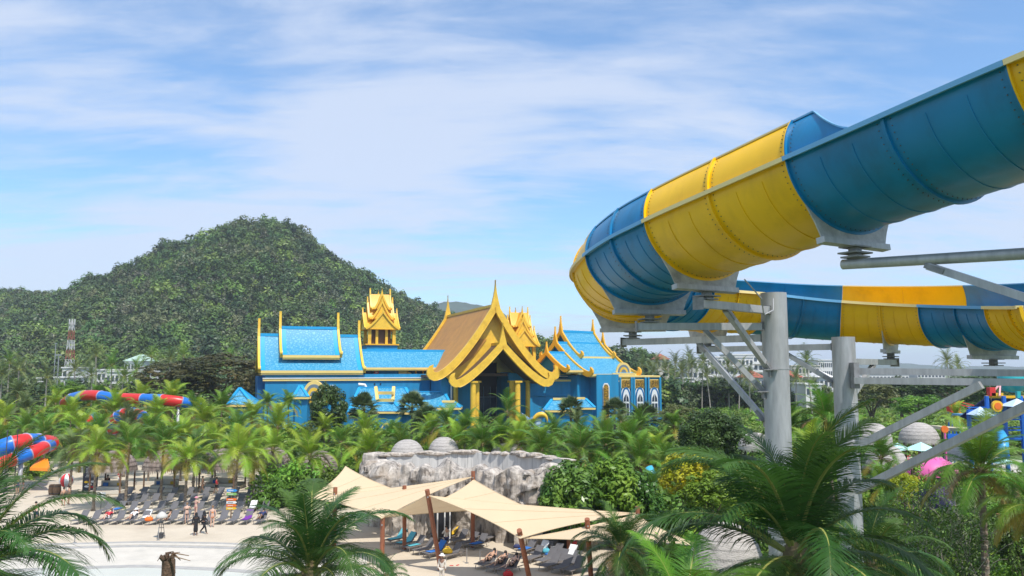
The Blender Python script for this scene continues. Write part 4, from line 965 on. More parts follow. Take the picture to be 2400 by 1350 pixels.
while len(pts) < 11000 and n_try < 60000:
    n_try += 1; y = r.uniform(345, 735); x = r.uniform(-0.70, 0.10)*y+r.uniform(-10, 10); 
    if x > 250 or x < -560: continue
    hh = hill_h(x, y)
    if hh < 1.0 and y > 380 and r.random() < .6: continue
    s = r.choice((1.9, 2.4, 2.9, 3.6, 4.6, 6.4, 7.4))*r.uniform(0.85, 1.15)
    add_tree_pt(x, y, s)
for i in range(260):   # emergent trees on the skyline
    y = r.uniform(HY-35, HY+25); x = r.uniform(-400, 60); add_tree_pt(x, y, r.uniform(3.0, 6.5), None)
scatter('hill_forest', pts, FOR, 'dense mixed forest covering the whole conical hill behind the palace', 'forest')
# belt of trees on the plain behind and beside the palace, right-hand knoll and field
pts = []
def belt(x0, x1, y0, y1, n, s0, s1, zmul=1.0):
    for i in range(n):
        y = r.uniform(y0, y1); x = r.uniform(x0, x1)/F*y; s = r.uniform(s0, s1); zs = s*r.uniform(.8, 1.2)*zmul; pts.append((x, y, zs*0.8, s, zs))
belt(-1260, -560, 200, 345, 900, 2.5, 5.5); belt(-600, 420, 215, 350, 900, 3, 6)
for i in range(330):    # knoll right of the palace
    y = r.uniform(310, 400); px = r.uniform(1225, 1420); top = interp(px, [1225, 1250, 1275, 1300, 1340, 1380, 1420], [815, 790, 776, 788, 815, 830, 838]); s = r.uniform(3, 5); zt_ = max(6, (866-top)/F*360+CAMZ-s)*math.exp(-((y-355)/60)**2)
    pts.append(((px-1200)/F*y, y, zt_*(r.random()**.5), s, s))
for i in range(420):
    y = r.uniform(330, 470); px = r.uniform(1380, 1560); top = interp(px, [1380, 1410, 1450, 1500, 1530, 1560], [825, 818, 815, 820, 835, 850]); s = r.uniform(4, 7.5); zt_ = (866-top)/F*400+CAMZ-s; pts.append(((px-1200)/F*y, y, r.uniform(3, max(4, zt_)), s, s))
belt(370, 780, 235, 290, 420, 2.4, 3.3, 1.5); belt(780, 1300, 240, 300, 260, 2.4, 3.3, 1.4); belt(1560-1200, 1300, 330, 460, 500, 2.5, 4.5); belt(700, 1350, 225, 330, 400, 2.0, 4.0)
scatter('distant_tree_belt', pts, FOR, 'thick belt of broadleaf trees on the plain at the foot of the hill', 'trees')
# green scrubby field to the right
lf_field = leafmat('field_scrub_leaf', (0.15, 0.31, 0.03), c2=(0.24, 0.36, 0.05)); lf_field2 = leafmat('field_scrub_leaf_pale', (0.20, 0.29, 0.06), c2=(0.28, 0.35, 0.09))
gm = [crown_mesh('scrub', lf_field, 14, 22, 0.2, 41, 1.0, .4, .45), crown_mesh('scrub', lf_bri, 14, 22, 0.2, 42, 1.0, .4, .45), crown_mesh('scrub', lf_field2, 16, 18, 0.18, 43, 1.0, .5, .4)]
pts = []
belt(250, 1330, 118, 235, 2600, 0.7, 1.7, 0.8); belt(1000-1200+560, 1330, 118, 150, 350, 1.4, 2.6, 0.9)
scatter('field_scrub', pts, gm, 'low bright green scrub over the open field right of the palace', 'scrub')
# undergrowth in the park between the palms
lf_field = lf_field
und = [crown_mesh('undergrowth', lf_mid, 18, 36, 0.16, 51, 1.0, .35, .45), crown_mesh('undergrowth', lf_bri, 18, 36, 0.15, 52, 1.0, .35, .45), crown_mesh('undergrowth', lf_mid, 18, 36, 0.17, 53, 1.0, .35, .45), crown_mesh('undergrowth', lf_field, 20, 30, 0.14, 54, 1.0, .45, .4)]
pts = []
def fill(px0, px1, y0, y1, n, s0, s1, zm=1.0):
    for i in range(n):
        y = r.uniform(y0, y1); x = (r.uniform(px0, px1)-1200)/F*y; s = r.uniform(s0, s1); zs = s*zm*r.uniform(.7, 1.2); pts.append((x, y, zs*0.7, s, zs))
fill(640, 1650, 98, 124, 520, 1.2, 2.6); fill(-80, 640, 114, 200, 520, 1.4, 3.0); fill(640, 1700, 74, 100, 420, 1.0, 2.0); fill(-80, 120, 92, 112, 40, .8, 1.5)
fill(1500, 2050, 62, 118, 420, 1.2, 2.4); fill(2050, 2450, 62, 82, 160, 0.8, 1.6); fill(2050, 2500, 120, 140, 150, 1.2, 2.4); fill(1480, 1900, 34, 60, 170, 0.9, 1.8); fill(1900, 2460, 34, 62, 330, 0.8, 1.5)
scatter('park_undergrowth', pts, und, 'mixed green shrubs filling the gaps between the park palms', 'shrubs')
# ---------------- palms: (px, py of crown, distance, frond length, kind, label)
G1 = 'bright coconut palms standing among the beach loungers'
for a in [(228, 1062, 73, 3.3, 'light', 'bright palm at left end of lounger rows, straight brown trunk'), (303, 1048, 76, 3.5, 'green', 'dark trunked palm in front of the leftmost thatched hut'), (440, 1080, 73, 3.1, 'light', 'bright yellow-green palm behind the two figures in black'),
          (384, 1046, 79, 3.5, 'green', 'shaded palm left of the middle thatched hut'), (557, 1066, 74, 3.8, 'light', 'large golden palm with yellow drooping fronds before the right hut'), (171, 1058, 80, 3.4, 'grey', 'dull green palm leaning beside the striped beach ball'), (458, 1062, 82, 3.3, 'dark', 'dark palm behind the bright one, right of the middle hut'),
          (596, 1075, 80, 3.0, 'light', 'small golden palm at the right end of the huts')]:
    palm(*a[:5], 'mid', a[5], group=G1, n=25, tr=0.15, spread=(0, .9), lean=Vector((0.1, 0, 0)))
G2 = 'park palms in the crowded grove left of the palace'
lst = [(60, 1010, 100), (166, 975, 104), (223, 940, 125), (330, 935, 122), (300, 1000, 96), (404, 938, 118), (456, 962, 108), (480, 992, 98), (557, 1008, 95), (425, 1028, 92), (228, 1020, 92), (130, 950, 128), (41, 928, 140), (10, 985, 108), (520, 958, 112), (366, 975, 105), (105, 1018, 94), (270, 965, 112), (-10, 1050, 90), (590, 985, 104), (60, 960, 120), (190, 1010, 100), (350, 1030, 90), (505, 1040, 90)]
kinds = ['green', 'light', 'green', 'light', 'grey', 'light', 'green', 'light']
desc = ['glossy', 'tall', 'bushy', 'slender', 'wind-bent', 'full-crowned', 'ragged', 'drooping']
def where(px):
    for lim, s_ in ((60, 'at the far left edge'), (150, 'above the lower red and blue tube'), (260, 'left of the long raised tube slide'), (400, 'in front of the raised tube slide'), (500, 'between tube slide and blue pavilion'), (620, 'beside the small blue pavilion'), (780, 'below the blue side wall of the palace'), (960, 'before the long blue hip roof'), (1120, 'behind the rock pool wall'), (1260, 'before the golden porch'), (1420, 'before the small hip roofs'), (1560, 'before the arched windows'), (1800, 'left of the thick steel post'), (2000, 'between the two steel posts'), (2200, 'beside the pale thatched domes'), (2600, 'at the right edge')):
        if px < lim: return s_
cn = {'green': 'green', 'light': 'yellow-green', 'dark': 'dark green', 'grey': 'grey-green'}
PENDING = []
def later(o, lb, px): PENDING.append((o, lb, px)); return o
def mids(lst, grp, L0=3.5, off=0, ks=kinds):
    for i, (px, py, Y, *rest) in enumerate(lst):
        k = rest[0] if rest else ks[(i+off) % len(ks)]; L_ = rest[1] if len(rest) > 1 else L0*(0.9+0.25*((i*37) % 10)/10)
        lb = '%s %s palm %s' % (desc[(i*3+off) % 8], cn[k], where(px)); later(palm(px, py, Y, L_, k, 'mid', lb, group=grp, n=(26, 22, 30, 19, 27)[i % 5], dead=(0, 1, 0, 2, 0, 1, 3)[i % 7], spread=(0, .88), upright=.1), lb, px)
mids(lst, G2, 3.6)
G3 = 'park palms in front of the palace'
mids([(651, 1005, 92, 'light', 4.2), (727, 1072, 78, 'light', 3.4), (865, 1064, 80, 'light', 3.6), (855, 1012, 98, 'light', 3.6), (676, 948, 112, 'green', 2.6), (626, 948, 118, 'green', 2.8), (1049, 998, 88, 'green', 3.4), (915, 1030, 90, 'green', 3.0), (800, 1040, 88, 'green', 3.0), (1090, 1010, 84, 'green', 3.2), (1010, 988, 104, 'green', 2.6),
      (640, 1055, 84, 'light', 3.0), (760, 1010, 96, 'light', 2.8), (1189, 968, 100, 'green', 3.6), (1175, 1030, 80, 'green', 3.2), (1230, 1012, 95, 'light', 2.8), (1130, 1000, 98, 'green', 2.6)], G3)
G4 = 'park palms below the right wing'
mids([(1360, 1060, 76, 'green', 4.3), (1300, 1022, 88, 'green', 3.4), (1475, 1048, 78, 'green', 3.8), (1410, 1022, 90, 'green', 3.2), (1500, 1005, 92, 'green', 3.4), (1540, 1062, 80, 'light', 3.0), (1352, 995, 100, 'grey', 2.4), (1580, 1000, 98, 'green', 3.0), (1455, 992, 102, 'grey', 2.4), (1250, 1035, 84, 'green', 2.8), (1560, 1090, 72, 'green', 2.8), (1850, 1010, 62, 'green', 3.2), (1935, 985, 60, 'green', 3.4), (1905, 1060, 50, 'light', 2.6),
      (2065, 1075, 68, 'green', 2.9), (2075, 1140, 58, 'green', 2.4), (2240, 975, 92, 'light', 2.5), (1010, 1018, 92, 'light', 3.2), (940, 1045, 80, 'green', 3.0), (1130, 1045, 78, 'green', 3.4), (1215, 1040, 78, 'light', 3.2), (1070, 1040, 80, 'light', 3.0), (1270, 1060, 74, 'green', 3.4), (1420, 1050, 78, 'green', 4.0), (1500, 1085, 70, 'green', 3.4), (1530, 1150, 60, 'green', 2.2)], G4)
for a in ((853, 960, 104, 2.6, 'fan palm with stiff grey-green fans left of the hip roof'), (966, 955, 104, 2.6, 'fan palm with stiff fans at the right end of the blue hip roof'), (1338, 962, 108, 2.2, 'round fan palm in front of the small hip roof'), (1440, 966, 108, 2.2, 'round fan palm at the foot of the mosaic panel'), (1510, 985, 104, 2.6, 'low spreading fan palm under the arched windows'), (1000, 990, 100, 2.4, 'low fan palm behind the pale dome left of centre')):
    fan_palm(*a[:4], a[4])
# far palms
G5 = 'tall thin palms on the plain beyond the field'
for i, (px, py, Y, L_) in enumerate([(1560, 868, 235, 5.0), (1583, 850, 250, 5.2), (1598, 872, 230, 4.8), (1622, 860, 240, 5.0), (1648, 850, 232, 5.2), (1655, 880, 225, 4.6), (1532, 872, 240, 5.0), (1505, 858, 260, 5.0), (1706, 858, 230, 4.6), (1737, 868, 225, 4.8), (1755, 885, 215, 4.6), (1890, 848, 170, 4.6), (1866, 888, 225, 4.4), (1905, 905, 230, 4.2), (2219, 848, 210, 4.6), (2245, 856, 230, 4.0), (1540, 850, 262, 4.6), (1680, 862, 255, 4.6), (1615, 840, 262, 5)]):
    lb = 'thin tall palm %s' % ('between the steel posts' if 1840 < px < 1960 else 'seen above the twin beams' if px > 2000 else ('right of the arched wing' if px < 1600 else 'before the white hotel' if px < 1700 else 'left of the thick post'))
    later(palm(px, py, Y, L_, 'grey', 'far', lb, group=G5, tr=0.2, pale=True, lean=Vector((rng.uniform(-1, 1), 0, 0))), lb, px)
G6 = 'tall palms at the foot of the hill'
for i, (px, py, Y, L_) in enumerate([(225, 835, 205, 5.2), (262, 858, 200, 5), (45, 868, 190, 5.2), (22, 852, 205, 5.0), (110, 886, 185, 4.6), (355, 838, 215, 5.2), (400, 842, 220, 5), (430, 835, 230, 5), (175, 868, 210, 4.5), (320, 868, 200, 4.6), (5, 880, 190, 4.6), (540, 838, 235, 4.6), (215, 880, 195, 4.2), (290, 885, 190, 4.2)]):
    lb = 'tall palm below the hill %s' % ('near the lattice mast' if px < 280 else 'left of the dark rain trees')
    later(palm(px, py, Y, L_, ('grey', 'green')[i % 2], 'far', lb, group=G6, tr=0.2, pale=True), lb, px)
# ---------------- trees and bushes
tree(772, 905, 1025, 100, 84, 'rounded dark green tree standing against the palace wall', lf_dark, 90, 90, .085, seed=61, cl_r=.24)
tree(735, 985, 1040, 96, 60, 'pale olive sapling just left of the rounded dark tree', lf_olive, 60, 40, .08, seed=62, cl_r=.24)
tree(1672, 962, 1092, 70, 150, 'large round dark green tree left of the thick post', lf_dark, 150, 130, .055, seed=63, cl_r=.24)
tree(1612, 1060, 1165, 54, 120, 'yellow-green croton shrub below the round tree', lf_yel, 70, 70, .1, name='shrub', cat='shrub', seed=64, cl_r=.25)
tree(1665, 1105, 1210, 52, 130, 'bright green feathery shrub beside the croton', lf_bri, 70, 70, .1, name='shrub', cat='shrub', seed=65, cl_r=.25)
for i, (px, a, b, wpx, Y, lb) in enumerate(((1345, 1090, 1262, 150, 57, 'large-leaved glossy green bush against the rock, left of the bush mass'), (1430, 1082, 1265, 150, 58, 'tallest large-leaved glossy bush behind the right sail'), (1490, 1115, 1255, 110, 58.5, 'rightmost large-leaved glossy bush near the turquoise slide'), (1300, 1130, 1262, 70, 57, 'low round-leaved creeper bush at the rock corner'))):
    tree(px, a, b, Y, wpx, lb, lf_sea if i != 1 else leafmat('fresh_sea_grape_leaf', (0.16, 0.32, 0.03), c2=(0.26, 0.40, 0.04), tr=.25), 90, 75, .11 if i != 1 else .1, name='bush', cat='bush', seed=70+i, cl_r=.26, group='large-leaved bushes beside the rock wall')
for i, (px, a, b, wpx, Y, m_, lb) in enumerate(((395, 848, 918, 130, 165, lf_rain, 'spreading dark rain tree at the left of its pair'), (520, 828, 930, 230, 160, lf_rain, 'widest dark rain tree with brownish layered crown left of the palace'), (600, 872, 950, 90, 150, lf_rain, 'dark rain tree crown touching the palace corner'), (455, 868, 935, 120, 155, lf_rain, 'low dark rain tree in the middle of the group'))):
    tree(px, a, b, Y, wpx, lb, m_, 120, 60, .07, name='rain_tree', seed=80+i, flat=.7, cl_r=.2, squash=.6, group='dark rain trees left of the palace')
for i, (px, a, b, wpx, Y, m_, lb) in enumerate(((2240, 880, 945, 160, 170, lf_dark, 'dark dense tree behind the red playhouse'), (2110, 885, 950, 120, 175, lf_dark, 'dark dense tree right of the shorter post'), (2040, 895, 960, 110, 150, lf_olive, 'olive feathery tree right of the shorter post'), (2150, 925, 975, 110, 140, lf_bri, 'light green bush clump behind the domes'), (1700, 895, 925, 120, 235, lf_dark, 'dark conifer-like clump in the far field'), (2310, 872, 950, 130, 185, lf_dark, 'dark tree behind the play tower'), (410, 892, 925, 44, 140, lf_bri, 'small fresh green tree above the raised tube slide'), (160, 895, 930, 70, 150, lf_bri, 'bright green bush left of the raised tube slide'),
        (2390, 1215, 1350, 90, 40, lf_dark, 'dark clipped shrub in the lower right corner'), (2250, 1090, 1130, 90, 60, lf_bri, 'bright shrub in front of the pink canopy'), (2115, 1105, 1170, 60, 56, lf_yel, 'small lime shrub left of the pink canopy'), (1590, 950, 1000, 90, 118, lf_olive, 'pale scrubby tree right of the arched wing'))):
    tree(px, a, b, Y, wpx, lb, m_, 80, 55, .09, name='tree' if Y > 100 else 'shrub', cat='tree' if Y > 100 else 'shrub', seed=90+i, cl_r=.26)
# open twiggy shrubs lower right
twig_m = mat('grey_twig', (0.30, 0.27, 0.22), 0.9)
def twiggy(px, pyt, pyb, Y, wpx, label, seed):
    top = P(px, pyt, Y); rad = wpx/2/F*Y; t = thing('twiggy_bush', label, 'bush', (top.x, Y, 0), 0, 'thin twiggy bushes in the lower right'); rr = random.Random(seed)
    mb = MB(); tips = []
    for i in range(13):
        a = rr.uniform(0, 6.28); q = Vector((rr.uniform(-.3, .3)*rad, rr.uniform(-.3, .3)*rad, 0)); pth = [q.copy()]; z = 0
        d = Vector((math.cos(a)*.35, math.sin(a)*.35, 1)).normalized()
        for k in range(7):
            d = (d+Vector((rr.uniform(-.3, .3), rr.uniform(-.3, .3), rr.uniform(-.05, .15)))).normalized(); q = q+d*top.z/6.5*rr.uniform(.8, 1.1); pth.append(q.copy())
            if k > 1:
                for _ in range(2):
                    e = q+Vector((rr.uniform(-1, 1), rr.uniform(-1, 1), rr.uniform(.1, .9))).normalized()*rad*rr.uniform(.3, .6); mb.tube([q, q.lerp(e, .5)+Vector((0, 0, .06)), e], [.014, .01, .004], 3); tips.append(e)
        mb.tube(pth, [.035*(1-.8*j/7) for j in range(8)], 4)
    obj('branches', mb.mesh('branches', twig_m), t)
    vs = []; fs = []
    for e in tips:
        for _ in range(26):
            p_ = e+Vector((rr.gauss(0, 1), rr.gauss(0, 1), rr.gauss(0, 1)))*.2; nn = Vector((rr.gauss(0, 1), rr.gauss(0, 1), abs(rr.gauss(0, 1))+.4)).normalized(); a_ = nn.orthogonal().normalized(); b_ = nn.cross(a_); s_ = rr.uniform(.05, .1); o_ = len(vs)
            vs += [p_-a_*s_, p_+b_*s_*.45, p_+a_*s_, p_-b_*s_*.45]; fs.append((o_, o_+1, o_+2, o_+3))
    mb = MB(); mb.add(vs, fs); obj('foliage', mb.mesh('foliage', lf_mid), t)
for i, a in enumerate(((2150, 1165, 1340, 42, 120, 'sparse twiggy bush in front of the sandy path, left of three'), (2230, 1150, 1340, 44, 130, 'sparse twiggy bush under the palm with dead fronds'), (2090, 1230, 1350, 38, 110, 'low sparse bush nearest the big feathery palm'), (2290, 1200, 1350, 40, 120, 'sparse bush right of the palm trunk near the fence'), (2180, 1240, 1350, 36, 110, 'lowest sparse twiggy bush at the bottom right'))): twiggy(*a, 200+i)
# ---------------- foreground palms
G0 = 'large feathery palms in the foreground'
palm(1865, 1308, 19, 4.2, 'dark', 'near', 'huge dark feathery palm filling the bottom below the two steel posts', n=36, seed=5, group=G0, tr=0.2, upright=0.12, spread=(0, .97))
palm(728, 1350, 24, 3.6, 'dark', 'near', 'large dark feathery palm at bottom centre-left before the sails', n=30, seed=8, group=G0, tr=0.2, upright=.05, spread=(.04, .93))
palm(-70, 1340, 20, 4.1, 'dark', 'near', 'large dark palm reaching in from the lower left edge', n=30, seed=12, group=G0, tr=0.2, spread=(0.05, .95))
palm(1600, 1475, 17, 2.4, 'green', 'near', 'arching green palm cut off by the bottom edge below the sails', n=22, seed=15, group=G0, tr=0.16, spread=(0.1, .8))
palm(1455, 1290, 34, 2.7, 'dark', 'near', 'small ragged palm with brown lower fronds in front of the right sail', n=24, seed=18, group=G0, dead=4)
palm(2040, 1330, 24, 2.8, 'dark', 'near', 'short dark palm tucked against the right of the huge palm', n=22, seed=21, group=G0, spread=(.1, .9))
palm(2300, 1105, 38, 3.3, 'green', 'near', 'palm with tan withered fronds and ringed trunk near the right edge', n=24, seed=24, group=G0, dead=4, tr=.2, spread=(0, .85), lean=Vector((.1, 0, 0)))
palm(2430, 1190, 34, 2.8, 'green', 'near', 'palm coming in from the right edge with yellowing fronds', n=20, seed=27, group=G0, dead=2, tr=.2)
palm(905, 1352, 28, 1.1, 'dark', 'near', 'low young palm right beside the bottom centre-left palm', n=16, seed=31, group=G0)
# dead palm stump
sp = G(393, 1440); t = thing('palm_stump', 'dead brown palm stump with curled dry tuft on the pool deck', 'palm stump', (P(390, 1400, 22).x, 22, 0))
ztop = P(390, 1312, 22).z; mb = MB(); mb.tube([(0, 0, 0), (0, 0, ztop*.6), (0.03, 0, ztop*.85), (.02, 0, ztop)], [.26, .22, .19, .17], 12); obj('trunk', mb.mesh('trunk', mat('dead_stump_bark', (0.13, 0.08, 0.05), 1, var=.5, vscale=6, bump=1, bscale=14), False), t)
for i, (dx, dz, ex, ez) in enumerate(((.1, .25, .28, -.05), (-.05, .28, .1, .2), (.15, .3, .55, .1), (.1, .2, .62, -.02), (.05, .3, .35, .22), (-.15, .2, -.22, .0), (.2, .22, .3, -.3), (0, .3, -.1, .12))):
    mb = MB(); mb.tube([(0, 0, ztop-.1), (dx, -.05*i+.1, ztop+dz*.6), (ex, -.06*i+.15, ztop+ez)], [.085 if i in (0, 1, 5, 6) else .03, .06 if i in (0, 1, 5, 6) else .02, .01], 6); obj('dry_stalk', mb.mesh('dry_stalk', fr_dead if i in (2, 3) else mat('dead_stump_bark', (0, 0, 0))), t)
# ================================================ rock pool wall
def rock_mat():
    m = bpy.data.materials.new('weathered_pale_rock'); m.use_nodes = True; n = m.node_tree.nodes; l = m.node_tree.links; b = n['Principled BSDF']; b.inputs['Roughness'].default_value = 0.9
    co = n.new('ShaderNodeTexCoord'); mp = n.new('ShaderNodeMapping'); mp.inputs['Scale'].default_value = (1.5, 1.5, 0.22); l.new(co.outputs['Object'], mp.inputs[0])
    s1 = n.new('ShaderNodeTexNoise'); s1.inputs['Scale'].default_value = 1.3; s1.inputs['Detail'].default_value = 8; s1.inputs['Roughness'].default_value = .7; l.new(mp.outputs[0], s1.inputs['Vector'])
    s2 = n.new('ShaderNodeTexNoise'); s2.inputs['Scale'].default_value = 0.8; s2.inputs['Detail'].default_value = 7; l.new(co.outputs['Object'], s2.inputs['Vector'])
    r = n.new('ShaderNodeValToRGB'); e = r.color_ramp.elements; e[0].position = .36; e[0].color = (0.08, 0.07, 0.062, 1); e[1].position = .62; e[1].color = (0.56, 0.50, 0.43, 1); k = e.new(.47); k.color = (0.33, 0.29, 0.25, 1); k = e.new(.8); k.color = (0.68, 0.64, 0.58, 1)
    l.new(s1.outputs[0], r.inputs[0])
    w2 = n.new('ShaderNodeMix'); w2.data_type = 'RGBA'; l.new(r.outputs[0], w2.inputs[6]); w2.inputs[7].default_value = (0.34, 0.25, 0.17, 1)
    a = n.new('ShaderNodeMapRange'); a.inputs[1].default_value = .52; a.inputs[2].default_value = .72; a.inputs[4].default_value = .55; l.new(s2.outputs[0], a.inputs[0]); l.new(a.outputs[0], w2.inputs[0]); l.new(w2.outputs[2], b.inputs['Base Color'])
    bp = n.new('ShaderNodeBump'); bp.inputs['Strength'].default_value = .8; bp.inputs['Distance'].default_value = .12; s3 = n.new('ShaderNodeTexNoise'); s3.inputs['Scale'].default_value = 4; s3.inputs['Detail'].default_value = 8; l.new(co.outputs['Object'], s3.inputs['Vector']); l.new(s3.outputs[0], bp.inputs['Height']); l.new(bp.outputs[0], b.inputs['Normal'])
    return m
rock_m = rock_mat()
streak_m = mat('streaked_white_basin_wall', (0.52, 0.505, 0.475), 0.85, var=.15, vscale=.6, col2=(0.18, 0.18, 0.18), c2scale=2.2, c2lo=.52, c2hi=.72, stretch=(2.2, 2.2, .12), detail=6)
RK = P(1100, 1100, 58)
rk = thing('rock_wall', 'artificial cave rock wall with overhanging bulges and streaked white basin on top', 'rock wall', (RK.x, RK.y, 0))
path = [(884, 69), (891, 65.0), (912, 63), (960, 62), (1010, 61.6), (1060, 62), (1110, 61.6), (1160, 60.6), (1205, 59.6), (1250, 58.8), (1285, 59.2), (1300, 61), (1308, 65)]
pw = [Vector(((px-1200)/F*y, y, 0)) for px, y in path]
def along(u):
    f = u*(len(pw)-1); i = min(len(pw)-2, int(f)); return pw[i].lerp(pw[i+1], f-i)
NU, NZ = 260, 64; vs = []; ZT = 5.25
for j in range(NZ+1):
    z = ZT*j/NZ
    for i in range(NU+1):
        u = i/NU; p_ = along(u); d_ = (along(min(1, u+.01))-along(max(0, u-.01))).normalized(); n_ = Vector((d_.y, -d_.x, 0))
        q = Vector((p_.x*.55, p_.y*.55, z*.16)); big = noise.noise(q*1.0+Vector((3, 1, 0)))*.95
        ribs = (1-abs(noise.noise(Vector((p_.x*1.25+n_.x, p_.y*.9, z*.13+2)))*2.4))*.42
        fine = noise.fractal(Vector((p_.x*1.6, p_.y*1.6, z*1.2)), .9, 2.1, 5)*.16
        over = .85*max(0, min(1, (z-(2.3+noise.noise(Vector((u*16, 0, 4)))*1.0))/.8)); over = over*(1-.35*max(0, (z-4.4)/.85)); chunk = noise.cell(Vector((p_.x*.7+noise.noise(Vector((z, p_.x, 1))), 0, z*.35)))*.25
        dd = big+ribs+fine+over+chunk
        if 2.2/8 < 0: pass
        vs.append(p_+n_*dd-Vector((RK.x, RK.y, 0))+Vector((0, 0, z+(noise.noise(Vector((p_.x*.9, p_.y*.9, 7)))*.75 if j >= NZ-2 else 0))))
fs = [(j*(NU+1)+i, j*(NU+1)+i+1, (j+1)*(NU+1)+i+1, (j+1)*(NU+1)+i) for j in range(NZ) for i in range(NU)]
# rounded crest going back
base = len(vs)
for k, (bk, dz) in enumerate(((.35, .12), (.9, .05), (1.5, -.35))):
    for i in range(NU+1):
        u = i/NU; p_ = along(u); d_ = (along(min(1, u+.01))-along(max(0, u-.01))).normalized(); n_ = Vector((d_.y, -d_.x, 0)); t_ = vs[NZ*(NU+1)+i]
        vs.append(Vector((p_.x-n_.x*bk*.8-RK.x, p_.y-n_.y*bk*.8-RK.y, t_.z+dz+noise.noise(Vector((p_.x*1.3, k, 1)))*.3)))
for k in range(3):
    a0 = NZ*(NU+1) if k == 0 else base+(k-1)*(NU+1); b0 = base+k*(NU+1)
    fs += [(a0+i, a0+i+1, b0+i+1, b0+i) for i in range(NU)]
mb = MB(); mb.add(vs, fs); obj('rock_face', mb.mesh('rock_face', rock_m, True), rk)
o_ = Vector((-RK.x, -RK.y, 0))
def rp(mb, name, m_, **kw): o = obj(name, mb.mesh(name, m_), rk, **kw); o.location = o_; return o
# basin floor and the back wall with its rock crest
mb = MB(); bw = [(905, 1072, 67), (1000, 1072, 68), (1100, 1070, 69), (1110, 1072, 69), (1240, 1080, 66.5), (1322, 1096, 63.5)]
fl = [tuple((*pw[i][:2], 4.5)) for i in range(len(pw))]+[(P(a, 0, y).x, y, 4.3) for a, b, y in bw[::-1]]; mb.add(fl, [tuple(range(len(fl)))]); rp(mb, 'basin_floor', rock_m)
for i in range(len(bw)-1):
    a, b = P(*bw[i]), P(*bw[i+1]); mb = MB(); d_ = (b-a); d_.z = 0; L_ = d_.length; c = (a+b)/2; mb.box((c.x, c.y, 2.8), (L_, .4, 5.6), math.atan2(d_.y, d_.x)); rp(mb, 'basin_wall', streak_m)
rr = random.Random(4)
def boulder(c, s, name='crest_rock'):
    bm = bmesh.new(); bmesh.ops.create_icosphere(bm, subdivisions=3, radius=1)
    for v in bm.verts:
        q = v.co.copy(); k = 1+.28*noise.noise(q*1.3+Vector(c))+.1*noise.noise(q*4+Vector(c)); v.co = Vector((q.x*s[0], q.y*s[1], q.z*s[2]))*k
    me = bpy.data.meshes.new(name); bm.to_mesh(me); bm.free(); me.materials.append(rock_m); me.polygons.foreach_set('use_smooth', [True]*len(me.polygons)); o = obj(name, me, rk); o.location = Vector(c)+o_; return o
for i in range(26):
    u = i/25*(len(bw)-1); k = min(len(bw)-2, int(u)); a, b = P(*bw[k]), P(*bw[k+1]); c = a.lerp(b, u-k); boulder((c.x+rr.uniform(-.2, .2), c.y+.1, 5.6+rr.uniform(-.05, .12)), (rr.uniform(.4, 1.0), .5, rr.uniform(.1, .24)))
for px, py, Y, s in ((1290, 1100, 60, .9), (1270, 1108, 59.5, .7), (1300, 1160, 60, 1.1), (1308, 1195, 60, 1.3), (1300, 1220, 59.5, 1.2)): c = P(px, py, Y); boulder(tuple(c), (s, s*.7, s*.55 if py < 1120 else s*.8))
# cave openings with door frame
mb = MB()
for (px0, px1, py0, py1, Y) in ((1018, 1058, 1178, 1250, 60.0),):
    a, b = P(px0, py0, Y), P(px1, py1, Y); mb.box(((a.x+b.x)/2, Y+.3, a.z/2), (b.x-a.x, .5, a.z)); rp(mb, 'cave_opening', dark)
    for px in (1026, 1043, 1055): x = P(px, 1200, Y).x; mb = MB(); mb.box((x, Y-.1, a.z/2), (.1, .12, a.z)); rp(mb, 'door_post', whitep)
mb = MB(); a = P(1205, 1250, 57.5); b = P(1400, 1250, 57.5); mb.box(((a.x+b.x)/2, 58.4, 1.3), (b.x-a.x, 1.8, 2.6)); rp(mb, 'lower_rock', rock_m)
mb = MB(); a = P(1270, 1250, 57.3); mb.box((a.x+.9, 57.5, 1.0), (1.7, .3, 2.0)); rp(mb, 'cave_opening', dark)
# grey speaker rock / lantern on corner
c = P(1310, 1088, 62); o = boulder(tuple(c), (.75, .6, .45), 'hooded_lamp'); o.data.materials[0] = mat('dark_grey_plastic', (.12, .13, .12), .6)
